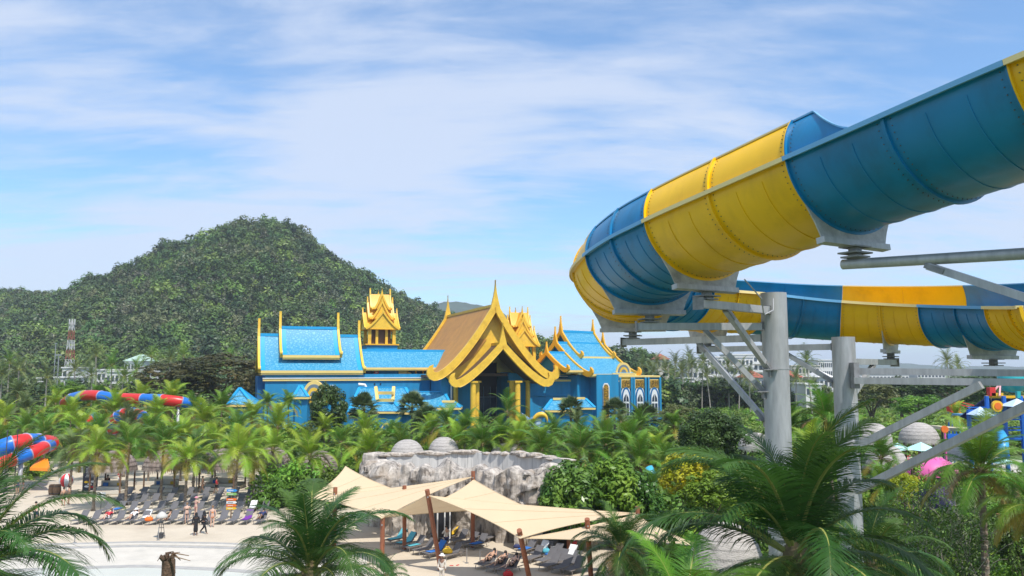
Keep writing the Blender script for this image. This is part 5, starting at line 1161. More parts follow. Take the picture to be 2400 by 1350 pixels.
# ================================================ shade sails and posts
sail_m = mat('sand_coloured_sailcloth', (0.72, 0.56, 0.36), 0.85, var=.04, vscale=.5, trans=.22, bump=.12, bscale=2.0)
wood_m = mat('red_brown_timber_post', (0.27, 0.095, 0.045), 0.75, var=.3, vscale=2, stretch=(6, 6, .6), bump=.3, bscale=5)
steel_w = mat('dull_steel', (.4, .4, .4), .4, metal=.7)
def sail(corners, label, sag=.1, lift=0.0, n=18):
    """fabric stretched between corners (3 or 4), edges curved inwards"""
    C = [P(*c) for c in corners]; cen = sum(C, Vector())/len(C); o = cen.copy(); o.z = 0; mb = MB(); vs = []; fs = []
    t = thing('shade_sail', label, 'shade sail', (cen.x, cen.y, 0), 0, 'sand-coloured shade sails')
    if len(C) == 3:
        idx = {}
        for i in range(n+1):
            for j in range(n+1-i):
                a, b = i/n, j/n; c_ = 1-a-b; q = C[0]*c_+C[1]*a+C[2]*b
                pull = Vector()
                for (wa, wb, wc, A_, B_, Cc) in ((c_, a, b, C[0], C[1], C[2]), (a, b, c_, C[1], C[2], C[0]), (b, c_, a, C[2], C[0], C[1])):
                    pull += (cen-(A_+B_)/2)*(wa*wb*4)*sag*(1-wc)
                q = q+pull-Vector((0, 0, 1))*lift*27*a*b*c_; idx[i, j] = len(vs); vs.append(q-Vector((cen.x, cen.y, 0)))
        for i in range(n):
            for j in range(n-i):
                fs.append((idx[i, j], idx[i+1, j], idx[i, j+1]))
                if i+j < n-1: fs.append((idx[i+1, j], idx[i+1, j+1], idx[i, j+1]))
    else:
        for i in range(n+1):
            for j in range(n+1):
                u, v = i/n, j/n; q = (C[0]*(1-u)+C[1]*u)*(1-v)+(C[3]*(1-u)+C[2]*u)*v; e = 4*u*(1-u)*(1-v)*(1-v)+0; q = q+(cen-(C[0]+C[1])/2)*(4*u*(1-u))*(1-v)**2*sag+(cen-(C[2]+C[3])/2)*(4*u*(1-u))*v**2*sag+(cen-(C[0]+C[3])/2)*(4*v*(1-v))*(1-u)**2*sag+(cen-(C[1]+C[2])/2)*(4*v*(1-v))*u**2*sag; vs.append(q-Vector((cen.x, cen.y, 0)))
        fs = [(i*(n+1)+j, (i+1)*(n+1)+j, (i+1)*(n+1)+j+1, i*(n+1)+j+1) for i in range(n) for j in range(n)]
    mb.add(vs, fs); obj('fabric', mb.mesh('fabric', sail_m, True), t)
    if len(C) == 3:
        for f_ in (.33, .66):
            pts_ = []
            for i in range(n+1):
                q_ = (n-i)*f_; j = int(q_); pts_.append(vs[idx[i, j]].lerp(vs[idx[i, min(j+1, n-i)]], q_-j)+Vector((0, 0, .012)))
            m2 = MB(); m2.tube(pts_, .014, 4); obj('seam', m2.mesh('seam', mat('sail_hem', (0.60, 0.46, 0.29), .8)), t)
    # cable hem
    L_ = len(C)
    for k in range(L_):
        a, b = C[k], C[(k+1) % L_]; pts_ = []
        for i in range(13):
            u = i/12; q = a.lerp(b, u)+(cen-(a+b)/2)*4*u*(1-u)*sag; pts_.append(q-Vector((cen.x, cen.y, 0)))
        m2 = MB(); m2.tube(pts_, .03, 5); obj('hem', m2.mesh('hem', mat('sail_hem', (0.60, 0.46, 0.29), .8)), t)
    return t
def pole(top, base, label, r_=.15):
    a = P(*top); b = Vector(base) if len(base) == 3 and base[2] == 0 else G(base[0], base[1])
    t = thing('sail_post', label, 'post', (b.x, b.y, 0), 0, 'brown timber posts of the shade sails'); m2 = MB(); m2.tube([(0, 0, -.1), a-b], r_, 14); o = obj('shaft', m2.mesh('shaft', wood_m), t); autosmooth(o.data)
    d_ = (a-b).normalized(); m2 = MB(); m2.tube([a-b-d_*.45-Vector((0, .17, 0)), a-b-d_*.45+Vector((0, -.28, 0))], .05, 8); obj('eye_bolt', m2.mesh('eye_bolt', steel_w), t)
    m2 = MB(); m2.tube([(0, 0, 0), (0, 0, .04)], r_*1.9, 12); obj('base_plate', m2.mesh('base_plate', steel_w), t)
    return a
pole((1001, 1148, 50.5), (1034, 1337), 'tall leaning brown post between the left and middle sails')
pole((1217, 1243, 45.8), (1243, 1362), 'leaning brown post at the lowest corner of the middle sail')
pole((1376, 1216, 47.5), (1386, 1362), 'brown post left of the small ragged palm')
pole((1109, 1104, 58.5), (P(1109, 1104, 58.5).x, 58.2, 0), 'brown post against the rock wall at the peak of the middle sail')
pole((948, 1138, 57.5), (P(950, 1138, 57.5).x, 57.5, 0), 'short-looking brown post behind the left sail by the loungers')
pole((786, 1142, 58), (P(786, 1142, 58).x, 58, 0), 'brown post behind the leftmost sail')
pole((1494, 1187, 50.5), (P(1494, 1187, 50.5).x, 50.5, 0), 'brown post at the rear peak of the right sail')
pole((897, 1212, 52.5), (P(897, 1212, 52.5).x, 52.5, 0), 'brown post mostly hidden by palm leaves under the left sail')
sail([(810, 1093, 64), (715, 1170, 58), (962, 1160, 60)], 'rear left sail with the highest pointed peak', .16)
sail([(722, 1166, 58), (1106, 1118, 58.4), (895, 1215, 52.2)], 'left sail stretching to the rock wall post', .13)
sail([(1110, 1124, 58.4), (995, 1186, 54), (1300, 1218, 53)], 'middle rear sail peaking at the post by the rock wall', .12)
sail([(1006, 1162, 50.4), (1490, 1203, 50.4), (1219, 1262, 45.6)], 'largest front sail reaching right from the tall leaning post', .12)
sail([(1003, 1158, 50.8), (893, 1213, 52.5), (1108, 1196, 53.5)], 'narrow lower sail in shade under the middle one', .12)
sail([(1492, 1206, 50.2), (1228, 1262, 46), (1400, 1268, 45), (1648, 1281, 45.5)], 'right sail sweeping down to a point among the palms', .10)
# ================================================ thatched huts, domes
thatch_m = mat('grey_brown_thatch', (0.20, 0.155, 0.13), 1.0, var=.35, vscale=3, bump=1.0, bscale=8, stretch=(1, 1, .35), col2=(.30, .25, .21), c2scale=2.5)
thatch_p = mat('pale_dry_thatch', (0.43, 0.395, 0.36), 1.0, var=.18, vscale=2.2, bump=1.0, bscale=9, stretch=(1, 1, 2.5), col2=(.36, .33, .30), c2scale=2.8, c2lo=.5, c2hi=.7)
hutwood = mat('hut_timber', (.17, .10, .06), .85, var=.3, vscale=3)
cush_w = mat('cream_cushion', (.62, .58, .5), .9, var=.05); cush_b = mat('blue_cushion', (.03, .13, .38), .9); cush_y = mat('mustard_cushion', (.6, .38, .03), .9)
def fringe(mb, r_, z, n, seed, drop=.3):
    rr = random.Random(seed)
    for i in range(n):
        a = 6.283*i/n; w_ = 6.283/n*.5; d_ = drop*rr.uniform(.5, 1.2); c0_ = (r_*math.cos(a-w_), r_*math.sin(a-w_), z); c1_ = (r_*math.cos(a+w_), r_*math.sin(a+w_), z); c2_ = (r_*1.02*math.cos(a), r_*1.02*math.sin(a), z-d_); mb.add([c0_, c1_, c2_], [(0, 1, 2)])
def thatch_roof(t, rad, z0, hgt, m_, tiers, seed, dome=True):
    rr = random.Random(seed); prev = None
    for k in range(tiers):
        a0, a1 = k/tiers, (k+1)/tiers; mb = MB(); pr = []
        for i in range(4):
            u = a0+(a1-a0)*i/3; ang = u*math.pi/2; rr_ = rad*math.cos(ang)**(.9 if dome else 1) if dome else rad*(1-u); zz = z0+hgt*(math.sin(ang) if dome else u)
            pr.append((max(.02, rr_)+(.07 if not dome or m_ is thatch_m else .025)*(1-i/3), zz))
        pr = [(pr[0][0]-.06, pr[0][1]-.03)]+pr
        mb.lathe(pr, 40); fringe(mb, pr[1][0], pr[1][1]+.01, 80, seed+k, .16 if k else .4); o = obj('thatch_tier', mb.mesh('thatch_tier', m_), t)
def hut(px, py_base, Y, label, wpx=95, cush=True):
    x = (px-1200)/F*Y; t = thing('thatched_hut', label, 'beach hut', (x, Y, 0), 0, 'thatched cabana huts behind the loungers'); r_ = wpx/2/F*Y
    for a, b in ((-1, -1), (1, -1), (1, 1), (-1, 1)): mb = MB(); mb.tube([(a*r_*.72, b*r_*.72, 0), (a*r_*.72, b*r_*.72, 2.7)], .09, 8); obj('post', mb.mesh('post', hutwood), t)
    thatch_roof(t, r_*1.05, 2.35, 1.9, thatch_m, 7, int(px))
    mb = MB(); mb.box((0, 0, .2), (r_*1.5, r_*1.5, .3)); obj('platform', mb.mesh('platform', paving), t)
    mb = MB(); mb.box((0, -.3, .5), (r_*1.15, .9, .3)); obj('sofa_seat', mb.mesh('sofa_seat', cush_w), t); mb = MB(); mb.box((0, .25, .85), (r_*1.15, .22, .6)); obj('sofa_back', mb.mesh('sofa_back', cush_w), t)
    mb = MB(); mb.box((-r_*.3, -.1, .82), (.5, .15, .35)); obj('cushion', mb.mesh('cushion', cush_b), t); mb = MB(); mb.box((r_*.35, -.1, .82), (.4, .15, .3)); obj('cushion', mb.mesh('cushion', cush_y), t)
hut(282, 1160, 84, 'leftmost thatched hut with cream sofa and blue cushion'); hut(404, 1160, 85, 'second thatched hut with a hanging hoop beside it'); hut(535, 1160, 86, 'third thatched hut behind the golden palm', 108); hut(645, 1150, 88, 'thatched hut half hidden by palms near the left sail', 80); hut(755, 1120, 84, 'rightmost thatched hut behind the rear left sail', 80)
def dome(px, pyt, pyb, Y, wpx, label):
    r_ = wpx/2/F*Y; top = P(px, pyt, Y); bot = P(px, pyb, Y); t = thing('thatched_dome', label, 'thatched dome', (top.x, Y, 0), 0, 'pale thatched dome roofs'); z0 = max(1.6, bot.z)
    thatch_roof(t, r_, z0, top.z-z0, thatch_p, 8, int(px))
    for k in range(6): a = k*1.047; mb = MB(); mb.tube([(r_*.8*math.cos(a), r_*.8*math.sin(a), 0), (r_*.8*math.cos(a), r_*.8*math.sin(a), z0+.1)], .1, 7); obj('post', mb.mesh('post', hutwood), t)
dome(2152, 990, 1034, 88, 86, 'roundest pale thatched dome left of the play tower'); dome(2043, 990, 1036, 86, 84, 'pale thatched dome cut by the diagonal steel brace'); dome(2072, 1040, 1095, 74, 96, 'nearest pale thatched dome behind the lime shrub'); dome(955, 1030, 1072, 76, 78, 'pale dome over the left end of the rock wall')
dome(1040, 1024, 1066, 78, 72, 'pale dome behind a palm trunk above the rock wall'); dome(1190, 1038, 1080, 78, 90, 'pale dome behind palms above the basin wall'); dome(1770, 1014, 1050, 88, 80, 'pale dome just left of the thick steel post'); dome(1700, 1225, 1335, 36, 165, 'large grey-white dome low behind the huge feathery palm'); dome(2245, 1040, 1075, 84, 60, 'small pale dome beneath the play tower')
# ================================================ loungers
sling = mat('dark_grey_sling_fabric', (.13, .125, .13), .85, var=.12, vscale=3); fr_m = mat('brown_grey_frame', (.24, .21, .19), .5)
tow_w = mat('white_towel', (.78, .78, .76), .95); tow_b = mat('blue_towel', (.03, .16, .5), .95); tow_t = mat('turquoise_towel', (.10, .42, .5), .95); tow_p = mat('purple_towel', (.16, .03, .28), .95); tow_o = mat('orange_bag_fabric', (.75, .16, .02), .8); tow_y = mat('yellow_fabric', (.8, .5, .03), .8); tow_r = mat('red_fabric', (.55, .03, .03), .8)
def lounger_proto():
    t = thing('sun_lounger', 'lounger', 'sun lounger')
    L1 = 1.25
    mb = MB(); mb.box((0, .62, .34), (.6, L1, .03)); obj('seat', mb.mesh('seat', sling), t)
    a = R(48); mb = MB(); mb.beam((0, L1, .34), (0, L1+.75*math.cos(a), .34+.75*math.sin(a)), .6, .03, (0, -math.sin(a), math.cos(a))); obj('backrest', mb.mesh('backrest', sling), t)
    mb = MB()
    for s_ in (-1, 1): mb = MB(); mb.beam((s_*.33, 0, .33), (s_*.33, 1.95, .33), .04, .05); obj('side_rail', mb.mesh('side_rail', fr_m), t)
    for s_ in (-1, 1):
        mb = MB(); mb.tube([(s_*.31, .18, .33), (s_*.33, .12, 0)], .022, 6); obj('leg', mb.mesh('leg', fr_m), t); mb = MB(); mb.tube([(s_*.31, 1.45, .33), (s_*.33, 1.6, 0)], .022, 6); obj('leg', mb.mesh('leg', fr_m), t)
    return t
LPR = lounger_proto(); used = [False]
def lounger(x, y, rz, label, group):
    o = LPR if not used[0] else copy_tree(LPR); used[0] = True
    o.location = (x, y, 0); o.rotation_euler = (0, 0, rz); o['label'] = label; o['group'] = group; return o
GL = 'grey sun loungers set out in rows on the beach'
SPOTS = {}
rows = [(1231, 172, 600, 15, 'front'), (1206, 232, 610, 13, 'second'), (1186, 262, 612, 13, 'third'), (1169, 285, 612, 10, 'rear')]
for ri, (py, p0, p1, n, nm) in enumerate(rows):
    for i in range(n):
        px = p0+(p1-p0)*i/(n-1); g = G(px, py); x = g.x+rng.uniform(-.06, .06)
        place = '%s from the left' % ORD[i]
        lounger(x, g.y+rng.uniform(-.1, .1), rng.uniform(-.05, .05)-.05, '%s lounger, %s in the %s beach row' % ('grey', place, nm), GL); SPOTS[nm, i] = (x, g.y)
GS = 'dark sun loungers under the shade sails'
ul = [(912, 1281, -40, 'back left'), (935, 1290, -40, ''), (958, 1297, -40, ''), (982, 1304, -38, ''), (1006, 1311, -38, ''), (1045, 1316, -38, '')]
S2 = {}
seqs = [('left front row under the sails', [(905, 1278), (926, 1287), (949, 1294), (972, 1302), (996, 1309), (1035, 1314)], -42), ('left rear row under the sails', [(1010, 1264), (1030, 1271), (1053, 1278), (1076, 1285), (1100, 1290)], -40), ('row beside the cave door', [(935, 1243), (958, 1248), (982, 1254)], -30), ('right front row under the sails', [(1120, 1336), (1146, 1343), (1172, 1349), (1270, 1340), (1300, 1346), (1328, 1350)], -40), ('right middle row under the sails', [(1232, 1322), (1262, 1327), (1290, 1331), (1320, 1335)], -38), ('row along the cave wall', [(1085, 1262), (1110, 1267), (1135, 1272)], -35), ('right rear row under the sails', [(1215, 1303), (1246, 1310), (1278, 1316), (1312, 1322)], -38)]
for nm, l_, ang in seqs:
    for i, (px, py) in enumerate(l_):
        g = G(px, py); lounger(g.x, g.y, R(ang)+rng.uniform(-.06, .06), 'dark lounger, %s from the left in the %s' % (ORD[i], nm), GS); S2[' '.join(nm.split()[:2])+str(i)] = (g, R(ang))
def towel(x, y, rz, m_, label, back=True, seat=True):
    t = thing('towel', label, 'towel', (x, y, 0), rz, 'towels laid on loungers'); c = math.cos(R(48)); s_ = math.sin(R(48)); rr = random.Random(int(x*99)); mb = MB()
    pr = ([(.25, .375), (.6, .372), (1.22, .375)] if seat else [(1.15, .375)])+([(1.25+.74*c*k/3-.012, .375+.75*s_*k/3) for k in (1, 2, 3)]+[(1.25+.8*c, .33+.75*s_), (1.25+.84*c, .1+.75*s_)] if back else []); vs = []
    for y_, z_ in pr:
        for k in range(5): vs.append((-.29+.145*k, y_+rr.uniform(-.01, .01), z_+.015+rr.uniform(0, .02)))
    n_ = len(pr); mb.add(vs, [(i*5+k, i*5+k+1, (i+1)*5+k+1, (i+1)*5+k) for i in range(n_-1) for k in range(4)]); obj('cloth', mb.mesh('cloth', m_, True), t)
    return t
def tw(key, m_, label, **k):
    g, a = S2[key]; towel(g.x, g.y, a, m_, label, **k)
ks = sorted(S2)
tw('left front0', tow_t, 'turquoise towel on the leftmost lounger under the sails'); tw('left front1', tow_t, 'turquoise towel on the second lounger from the left'); tw('left front2', tow_t, 'pale turquoise towel over a lounger seat only', back=False); tw('left front4', tow_b, 'bright blue towel beside the leaning post')
tw('left rear4', tow_b, 'blue towel on the lounger seat at the row end', back=False); tw('left rear1', tow_y, 'yellow towel over a backrest near the cave door', seat=False); tw('row beside0', mat('faded_red_towel', (.3, .12, .12), .9), 'faded red towel near the short brown post')
tw('right rear0', tow_b, 'blue towel on the lounger right of the leaning post', back=False); tw('right rear1', tow_w, 'white towel hung over a raised backrest', seat=False); tw('right rear2', tow_b, 'deep blue towel on the rear right loungers', back=False); tw('right rear3', tow_w, 'white towel draped over the last rear lounger', seat=False)
x, y = SPOTS['front', 5]; towel(x, y, -.05, tow_w, 'white towel on a backrest in the front beach row', seat=False); x, y = SPOTS['front', 13]; towel(x, y, -.05, tow_p, 'purple towel in the front beach row near the standing bather'); x, y = SPOTS['second', 11]; towel(x, y, -.05, tow_w, 'white towel in the second beach row', seat=False); x, y = SPOTS['second', 1]; towel(x, y, -.05, tow_b, 'blue towel in the second beach row', back=False)
# ================================================ people
def body_mesh(name, J, E_, rad, sub=1, m_=None):
    me = bpy.data.meshes.new(name+'_cage'); me.from_pydata([Vector(v) for v in J], E_, []); o = bpy.data.objects.new(name, me); COL.objects.link(o)
    md = o.modifiers.new('s', 'SKIN'); md.use_smooth_shade = True
    for i, sv in enumerate(me.skin_vertices[0].data): rr = rad[i]; sv.radius = rr if isinstance(rr, tuple) else (rr, rr); sv.use_root = (i == 0)
    ss = o.modifiers.new('u', 'SUBSURF'); ss.levels = sub; dg = bpy.context.evaluated_depsgraph_get(); out_ = bpy.data.meshes.new_from_object(o.evaluated_get(dg)); out_.name = name; bpy.data.objects.remove(o); bpy.data.meshes.remove(me)
    out_.materials.clear(); out_.materials.append(m_ or skin1); return out_
skin1 = mat('tan_skin', (.50, .29, .19), .6); skin2 = mat('brown_skin', (.26, .14, .09), .6); skin3 = mat('fair_skin', (.62, .40, .30), .6)
hairm = mat('dark_hair', (.02, .015, .012), .7); hairl = mat('light_brown_hair', (.2, .12, .06), .7)
cl = {n: mat(n+'_cloth', c, .9, var=.06, vscale=8) for n, c in (('black', (.015, .015, .018)), ('white', (.75, .74, .72)), ('red', (.5, .04, .05)), ('cream', (.62, .56, .48)), ('navy', (.03, .04, .12)), ('orange', (.6, .2, .05)), ('pink', (.6, .25, .3)), ('grey', (.25, .25, .26)))}
# joints: 0 pelvis 1 waist 2 chest 3 neck 4 head 5 crown | L: 6 sh 7 el 8 wr 9 hand | R: 10-13 | L leg: 14 hip 15 knee 16 ankle 17 toe | R: 18-21
EDG = [(0, 1), (1, 2), (2, 3), (3, 4), (4, 5), (2, 6), (6, 7), (7, 8), (8, 9), (2, 10), (10, 11), (11, 12), (12, 13), (0, 14), (14, 15), (15, 16), (16, 17), (0, 18), (18, 19), (19, 20), (20, 21)]
RADB = [(.13, .10), (.115, .09), (.14, .10), .05, (.078, .092), (.06, .07), .055, .042, .032, .028, .055, .042, .032, .028, .085, .058, .038, .03, .085, .058, .038, .03]
def pose(kind):
    st_ = [(0, 0, .92), (0, .0, 1.08), (0, 0, 1.32), (0, .0, 1.46), (0, .02, 1.58), (0, .02, 1.67), (.19, 0, 1.38), (.24, -.02, 1.12), (.24, .06, .88), (.24, .08, .80), (-.19, 0, 1.38), (-.24, -.02, 1.12), (-.24, .06, .88), (-.24, .08, .80), (.09, 0, .86), (.1, .02, .48), (.1, -.02, .08), (.11, .13, .03), (-.09, 0, .86), (-.1, .02, .48), (-.1, -.02, .08), (-.11, .13, .03)]
    if kind == 'walk':
        st_[15] = (.1, .2, .52); st_[16] = (.1, .3, .1); st_[17] = (.1, .43, .06); st_[19] = (-.1, -.06, .48); st_[20] = (-.1, -.36, .14); st_[21] = (-.1, -.3, .03); st_[8] = (.23, -.2, .92); st_[9] = (.23, -.24, .86); st_[12] = (-.23, .22, .95); st_[13] = (-.23, .28, .9)
    if kind == 'armup':
        st_[7] = (.3, .1, 1.2); st_[8] = (.16, .25, 1.32); st_[9] = (.1, .28, 1.38); st_[11] = (-.26, .12, 1.18); st_[12] = (-.12, .3, 1.2); st_[13] = (-.05, .33, 1.2)
    if kind == 'sit':
        st_ = [(0, .95, .46), (0, 1.03, .6), (0, 1.15, .84), (0, 1.2, .98), (0, 1.2, 1.1), (0, 1.2, 1.19), (.19, 1.15, .88), (.26, 1.0, .66), (.22, .8, .6), (.2, .73, .6), (-.19, 1.15, .88), (-.26, 1.0, .66), (-.22, .8, .6), (-.2, .73, .6), (.09, .92, .46), (.13, .5, .62), (.13, .3, .42), (.13, .18, .42), (-.09, .92, .46), (-.13, .5, .62), (-.13, .3, .42), (-.13, .18, .42)]
    if kind == 'recline':
        st_ = [(0, 1.08, .47), (0, 1.22, .56), (0, 1.42, .76), (0, 1.52, .87), (0, 1.6, .95), (0, 1.66, 1.02), (.19, 1.45, .8), (.36, 1.35, .72), (.28, 1.5, .95), (.2, 1.58, 1.0), (-.19, 1.45, .8), (-.3, 1.25, .66), (-.28, 1.02, .5), (-.26, .95, .48), (.09, 1.04, .46), (.14, .68, .78), (.12, .42, .44), (.12, .3, .42), (-.09, 1.04, .46), (-.12, .62, .5), (-.12, .24, .44), (-.12, .14, .46)]
    return st_
def sub(J, RD, idx, grow):
    mp_ = {k: i for i, k in enumerate(idx)}; E_ = [(mp_[a], mp_[b]) for a, b in EDG if a in mp_ and b in mp_]
    g = lambda r_: tuple(x+grow for x in r_) if isinstance(r_, tuple) else r_+grow
    return [J[k] for k in idx], E_, [g(RD[k]) for k in idx]
BM = {}
def bm_(kind, part):
    key = (kind, part)
    if key not in BM:
        J = pose(kind)
        if part == 'body': BM[key] = body_mesh('body', J, EDG, RADB)
        elif part == 'shirt': BM[key] = body_mesh('shirt', *sub(J, RADB, [1, 0, 2, 6, 7, 10, 11], .016))
        elif part == 'longshirt': BM[key] = body_mesh('shirt', *sub(J, RADB, [1, 0, 2, 6, 7, 8, 10, 11, 12], .018))
        elif part == 'top': BM[key] = body_mesh('swim_top', *sub(J, RADB, [2, 1], .008))
        elif part == 'shorts':
            J2 = [J[0], J[14], tuple((Vector(J[14])*.35+Vector(J[15])*.65)), J[18], tuple((Vector(J[18])*.35+Vector(J[19])*.65))]; BM[key] = body_mesh('shorts', J2, [(0, 1), (1, 2), (0, 3), (3, 4)], [(.145, .12), .1, .085, .1, .085])
        elif part == 'trousers': BM[key] = body_mesh('trousers', *sub(J, RADB, [0, 14, 15, 16, 18, 19, 20], .018))
        elif part == 'briefs':
            BM[key] = body_mesh('briefs', [J[0], tuple((Vector(J[14])*.8+Vector(J[15])*.2)), tuple((Vector(J[18])*.8+Vector(J[19])*.2))], [(0, 1), (0, 2)], [(.14, .112), .094, .094])
        elif part == 'robe':
            J2 = [J[2], J[1], J[0], (0, J[0][1], .5), (0, J[0][1], .2), J[6], J[7], J[8], J[10], J[11], J[12]]; BM[key] = body_mesh('robe', J2, [(0, 1), (1, 2), (2, 3), (3, 4), (0, 5), (5, 6), (6, 7), (0, 8), (8, 9), (9, 10)], [(.16, .13), (.15, .12), (.17, .14), (.18, .16), (.2, .2), .075, .065, .055, .075, .065, .055])
        elif part in ('hair', 'hat', 'scarf'):
            c = Vector(J[5])*.45+Vector(J[4])*.55; mb = MB()
            if part == 'hair': mb.lathe([(.01, .115), (.06, .10), (.098, .05), (.104, -.01), (.09, -.05)], 12, tuple(c+Vector((0, -.02, .02))))
            elif part == 'scarf': mb.lathe([(.01, .13), (.08, .10), (.11, .03), (.11, -.06), (.13, -.16), (.19, -.24)], 12, tuple(c+Vector((0, -.015, 0))))
            else: mb.lathe([(.01, .15), (.09, .14), (.1, .06), (.19, .04), (.2, .03), (.1, .03)], 14, tuple(c))
            BM[key] = mb.mesh(part, hairm, True)
    return BM[key]
def person(x, y, rz, kind, label, skin, parts, hat=('hair', None), sc=1.0, z=0.0):
    t = thing('person', label, 'person', (x, y, z), rz, None, sc if sc != 1 else None)
    o = obj('body', bm_(kind, 'body'), t); settobj(skin, o)
    for p_, m_ in parts: o = obj({'longshirt': 'shirt', 'top': 'swim_top'}.get(p_, p_), bm_(kind, p_), t); settobj(m_, o)
    o = obj(hat[0], bm_(kind, hat[0]), t); settobj(hat[1] or hairm, o)
    return t
def pg(px, py): g = G(px, py); return g.x, g.y
person(*pg(458, 1255), R(-150), 'stand', 'person in long black clothes and headscarf standing on the sand, left of two', skin2, [('robe', cl['black'])], ('scarf', cl['black']))
person(*pg(477, 1251), R(-100), 'walk', 'person in black clothes and headscarf striding to the right', skin2, [('longshirt', cl['black']), ('trousers', cl['black'])], ('scarf', cl['black']))
person(*pg(437, 1228), R(20), 'armup', 'person in dark swimwear standing beside a friend by the loungers', skin3, [('top', cl['black']), ('briefs', cl['black'])], ('hair', hairl)); person(*pg(458, 1212), R(-30), 'armup', 'person with pale cap and pink swimsuit between the loungers', skin3, [('top', cl['pink']), ('briefs', cl['pink'])], ('hat', cl['pink']))
person(*pg(497, 1236), R(10), 'stand', 'person in orange bikini standing by the purple towel', skin3, [('top', cl['orange']), ('briefs', cl['orange'])], ('hair', hairl))
person(*pg(148, 1186), R(30), 'stand', 'bare-chested person in black shorts on the open sand, left of pair', skin1, [('shorts', cl['black'])]); person(*pg(160, 1182), R(-40), 'stand', 'person in dark swimsuit right of the bare-chested one', skin1, [('top', cl['navy']), ('briefs', cl['navy'])])
person(*pg(82, 1225), R(180), 'stand', 'person standing alone on the sand near the left palm fronds', skin3, [('shorts', cl['navy'])]); person(*pg(40, 1158), R(60), 'stand', 'person in navy among the group at the far left', skin1, [('shirt', cl['navy']), ('shorts', cl['navy'])]); person(*pg(53, 1156), R(-60), 'stand', 'person in black among the group at the far left', skin2, [('shirt', cl['black']), ('shorts', cl['grey'])], ('hat', cl['cream']))
person(*pg(251, 1152), R(170), 'stand', 'person in black shirt and shorts by the left hut', skin2, [('shirt', cl['black']), ('shorts', cl['black'])]); person(*pg(280, 1140), R(150), 'armup', 'person in red and white top under the left hut', skin3, [('shirt', cl['red']), ('shorts', cl['white'])]); person(*pg(474, 1156), R(90), 'walk', 'person in swimwear walking behind the rear loungers', skin1, [('briefs', cl['orange'])]); person(*pg(507, 1158), R(90), 'walk', 'person in red top walking under the right hut', skin2, [('shirt', cl['red']), ('shorts', cl['black'])]); person(*pg(452, 1150), R(90), 'stand', 'dark-clothed person standing beside the palm behind the loungers', skin2, [('shirt', cl['black']), ('shorts', cl['black'])])
x, y = SPOTS['front', 2]; person(x, y, -.05, 'recline', 'person in red striped top reclining in the front beach row', skin3, [('shirt', cl['red']), ('briefs', cl['white'])], ('hair', hairl)); x, y = SPOTS['front', 4]; person(x, y, -.05, 'recline', 'person in white shirt and cap lying in the front beach row', skin1, [('shirt', cl['white']), ('shorts', cl['grey'])], ('hat', cl['white']))
x, y = SPOTS['front', 6]; person(x+.2, y, R(-80), 'sit', 'person in black swimsuit sitting sideways in the front beach row', skin1, [('top', cl['black']), ('briefs', cl['black'])], z=0); x, y = SPOTS['front', 14]; person(x, y, -.05, 'recline', 'person in dark clothes reclining at the right end of the front beach row', skin2, [('shirt', cl['navy']), ('shorts', cl['black'])])
person(*pg(1036, 1368), R(160), 'stand', 'person in white uniform and sun hat in the foreground by the leaning post', skin2, [('longshirt', cl['cream']), ('trousers', cl['cream'])], ('hat', cl['white'])); person(*pg(1063, 1250), R(160), 'stand', 'bare-chested person in black shorts at the cave door', skin2, [('shorts', cl['black'])])
g, a = S2['left rear0']; person(g.x, g.y, a, 'sit', 'person in white shirt sitting among the left loungers', skin2, [('shirt', cl['white']), ('shorts', cl['grey'])]); person(*pg(1046, 1290), R(40), 'armup', 'person in pale shirt and dark shorts standing between the loungers', skin1, [('longshirt', cl['cream']), ('shorts', cl['navy'])])
for i, (k, lb) in enumerate((('right front0', 'sunbather in black bikini on the leftmost lounger of the right group'), ('right front1', 'sunbather in dark bikini on the second lounger of the right group'), ('right front2', 'sunbather lying beside the red bag'))):
    g, a = S2[k]; person(g.x, g.y, a, 'recline', lb, (skin1, skin1, skin3)[i], [('top', cl['black']), ('briefs', cl['black'])])
person(*pg(1346, 1300), R(180), 'stand', 'person in white and red top by the rock opening under the right sail', skin2, [('shirt', cl['white']), ('shorts', cl['red'])])
# small goods on the loungers
def bag(x, y, z, s_, m_, label, name='bag'):
    t = thing(name, label, 'bag', (x, y, z)); bm = bmesh.new(); bmesh.ops.create_icosphere(bm, subdivisions=2, radius=1)
    for v in bm.verts: v.co = Vector((v.co.x*s_*1.2, v.co.y*s_*.8, max(-s_*.5, v.co.z*s_*.75)+s_*.5))*(1+.1*noise.noise(v.co*3))
    me = bpy.data.meshes.new('bag_body'); bm.to_mesh(me); bm.free(); me.materials.append(m_); obj('bag_body', me, t); mb = MB(); mb.tube([(-s_*.5, 0, s_*1.1), (-s_*.3, 0, s_*1.5), (s_*.3, 0, s_*1.5), (s_*.5, 0, s_*1.1)], s_*.07, 6); obj('handle', mb.mesh('handle', m_), t)
x, y = SPOTS['front', 5]; bag(x+.9, y-.1, .36, .3, tow_o, 'orange bag in the front beach row'); g, a = S2['right front2']; bag(g.x+.5, g.y-.2, .0, .28, tow_r, 'red bag beside the sunbathers'); g, a = S2['left front5']; bag(g.x+.35, g.y+.5, .36, .3, tow_y, 'yellow and red bag on a lounger by the leaning post'); g, a = S2['right rear0']; bag(g.x-.1, g.y+.7, .37, .22, cl['navy'], 'dark blue cooler bag on a blue towel'); g, a = S2['right rear2']; bag(g.x+.1, g.y+.8, .37, .26, tow_t, 'teal and white bag among blue towels')
x, y = pg(1058, 1326)
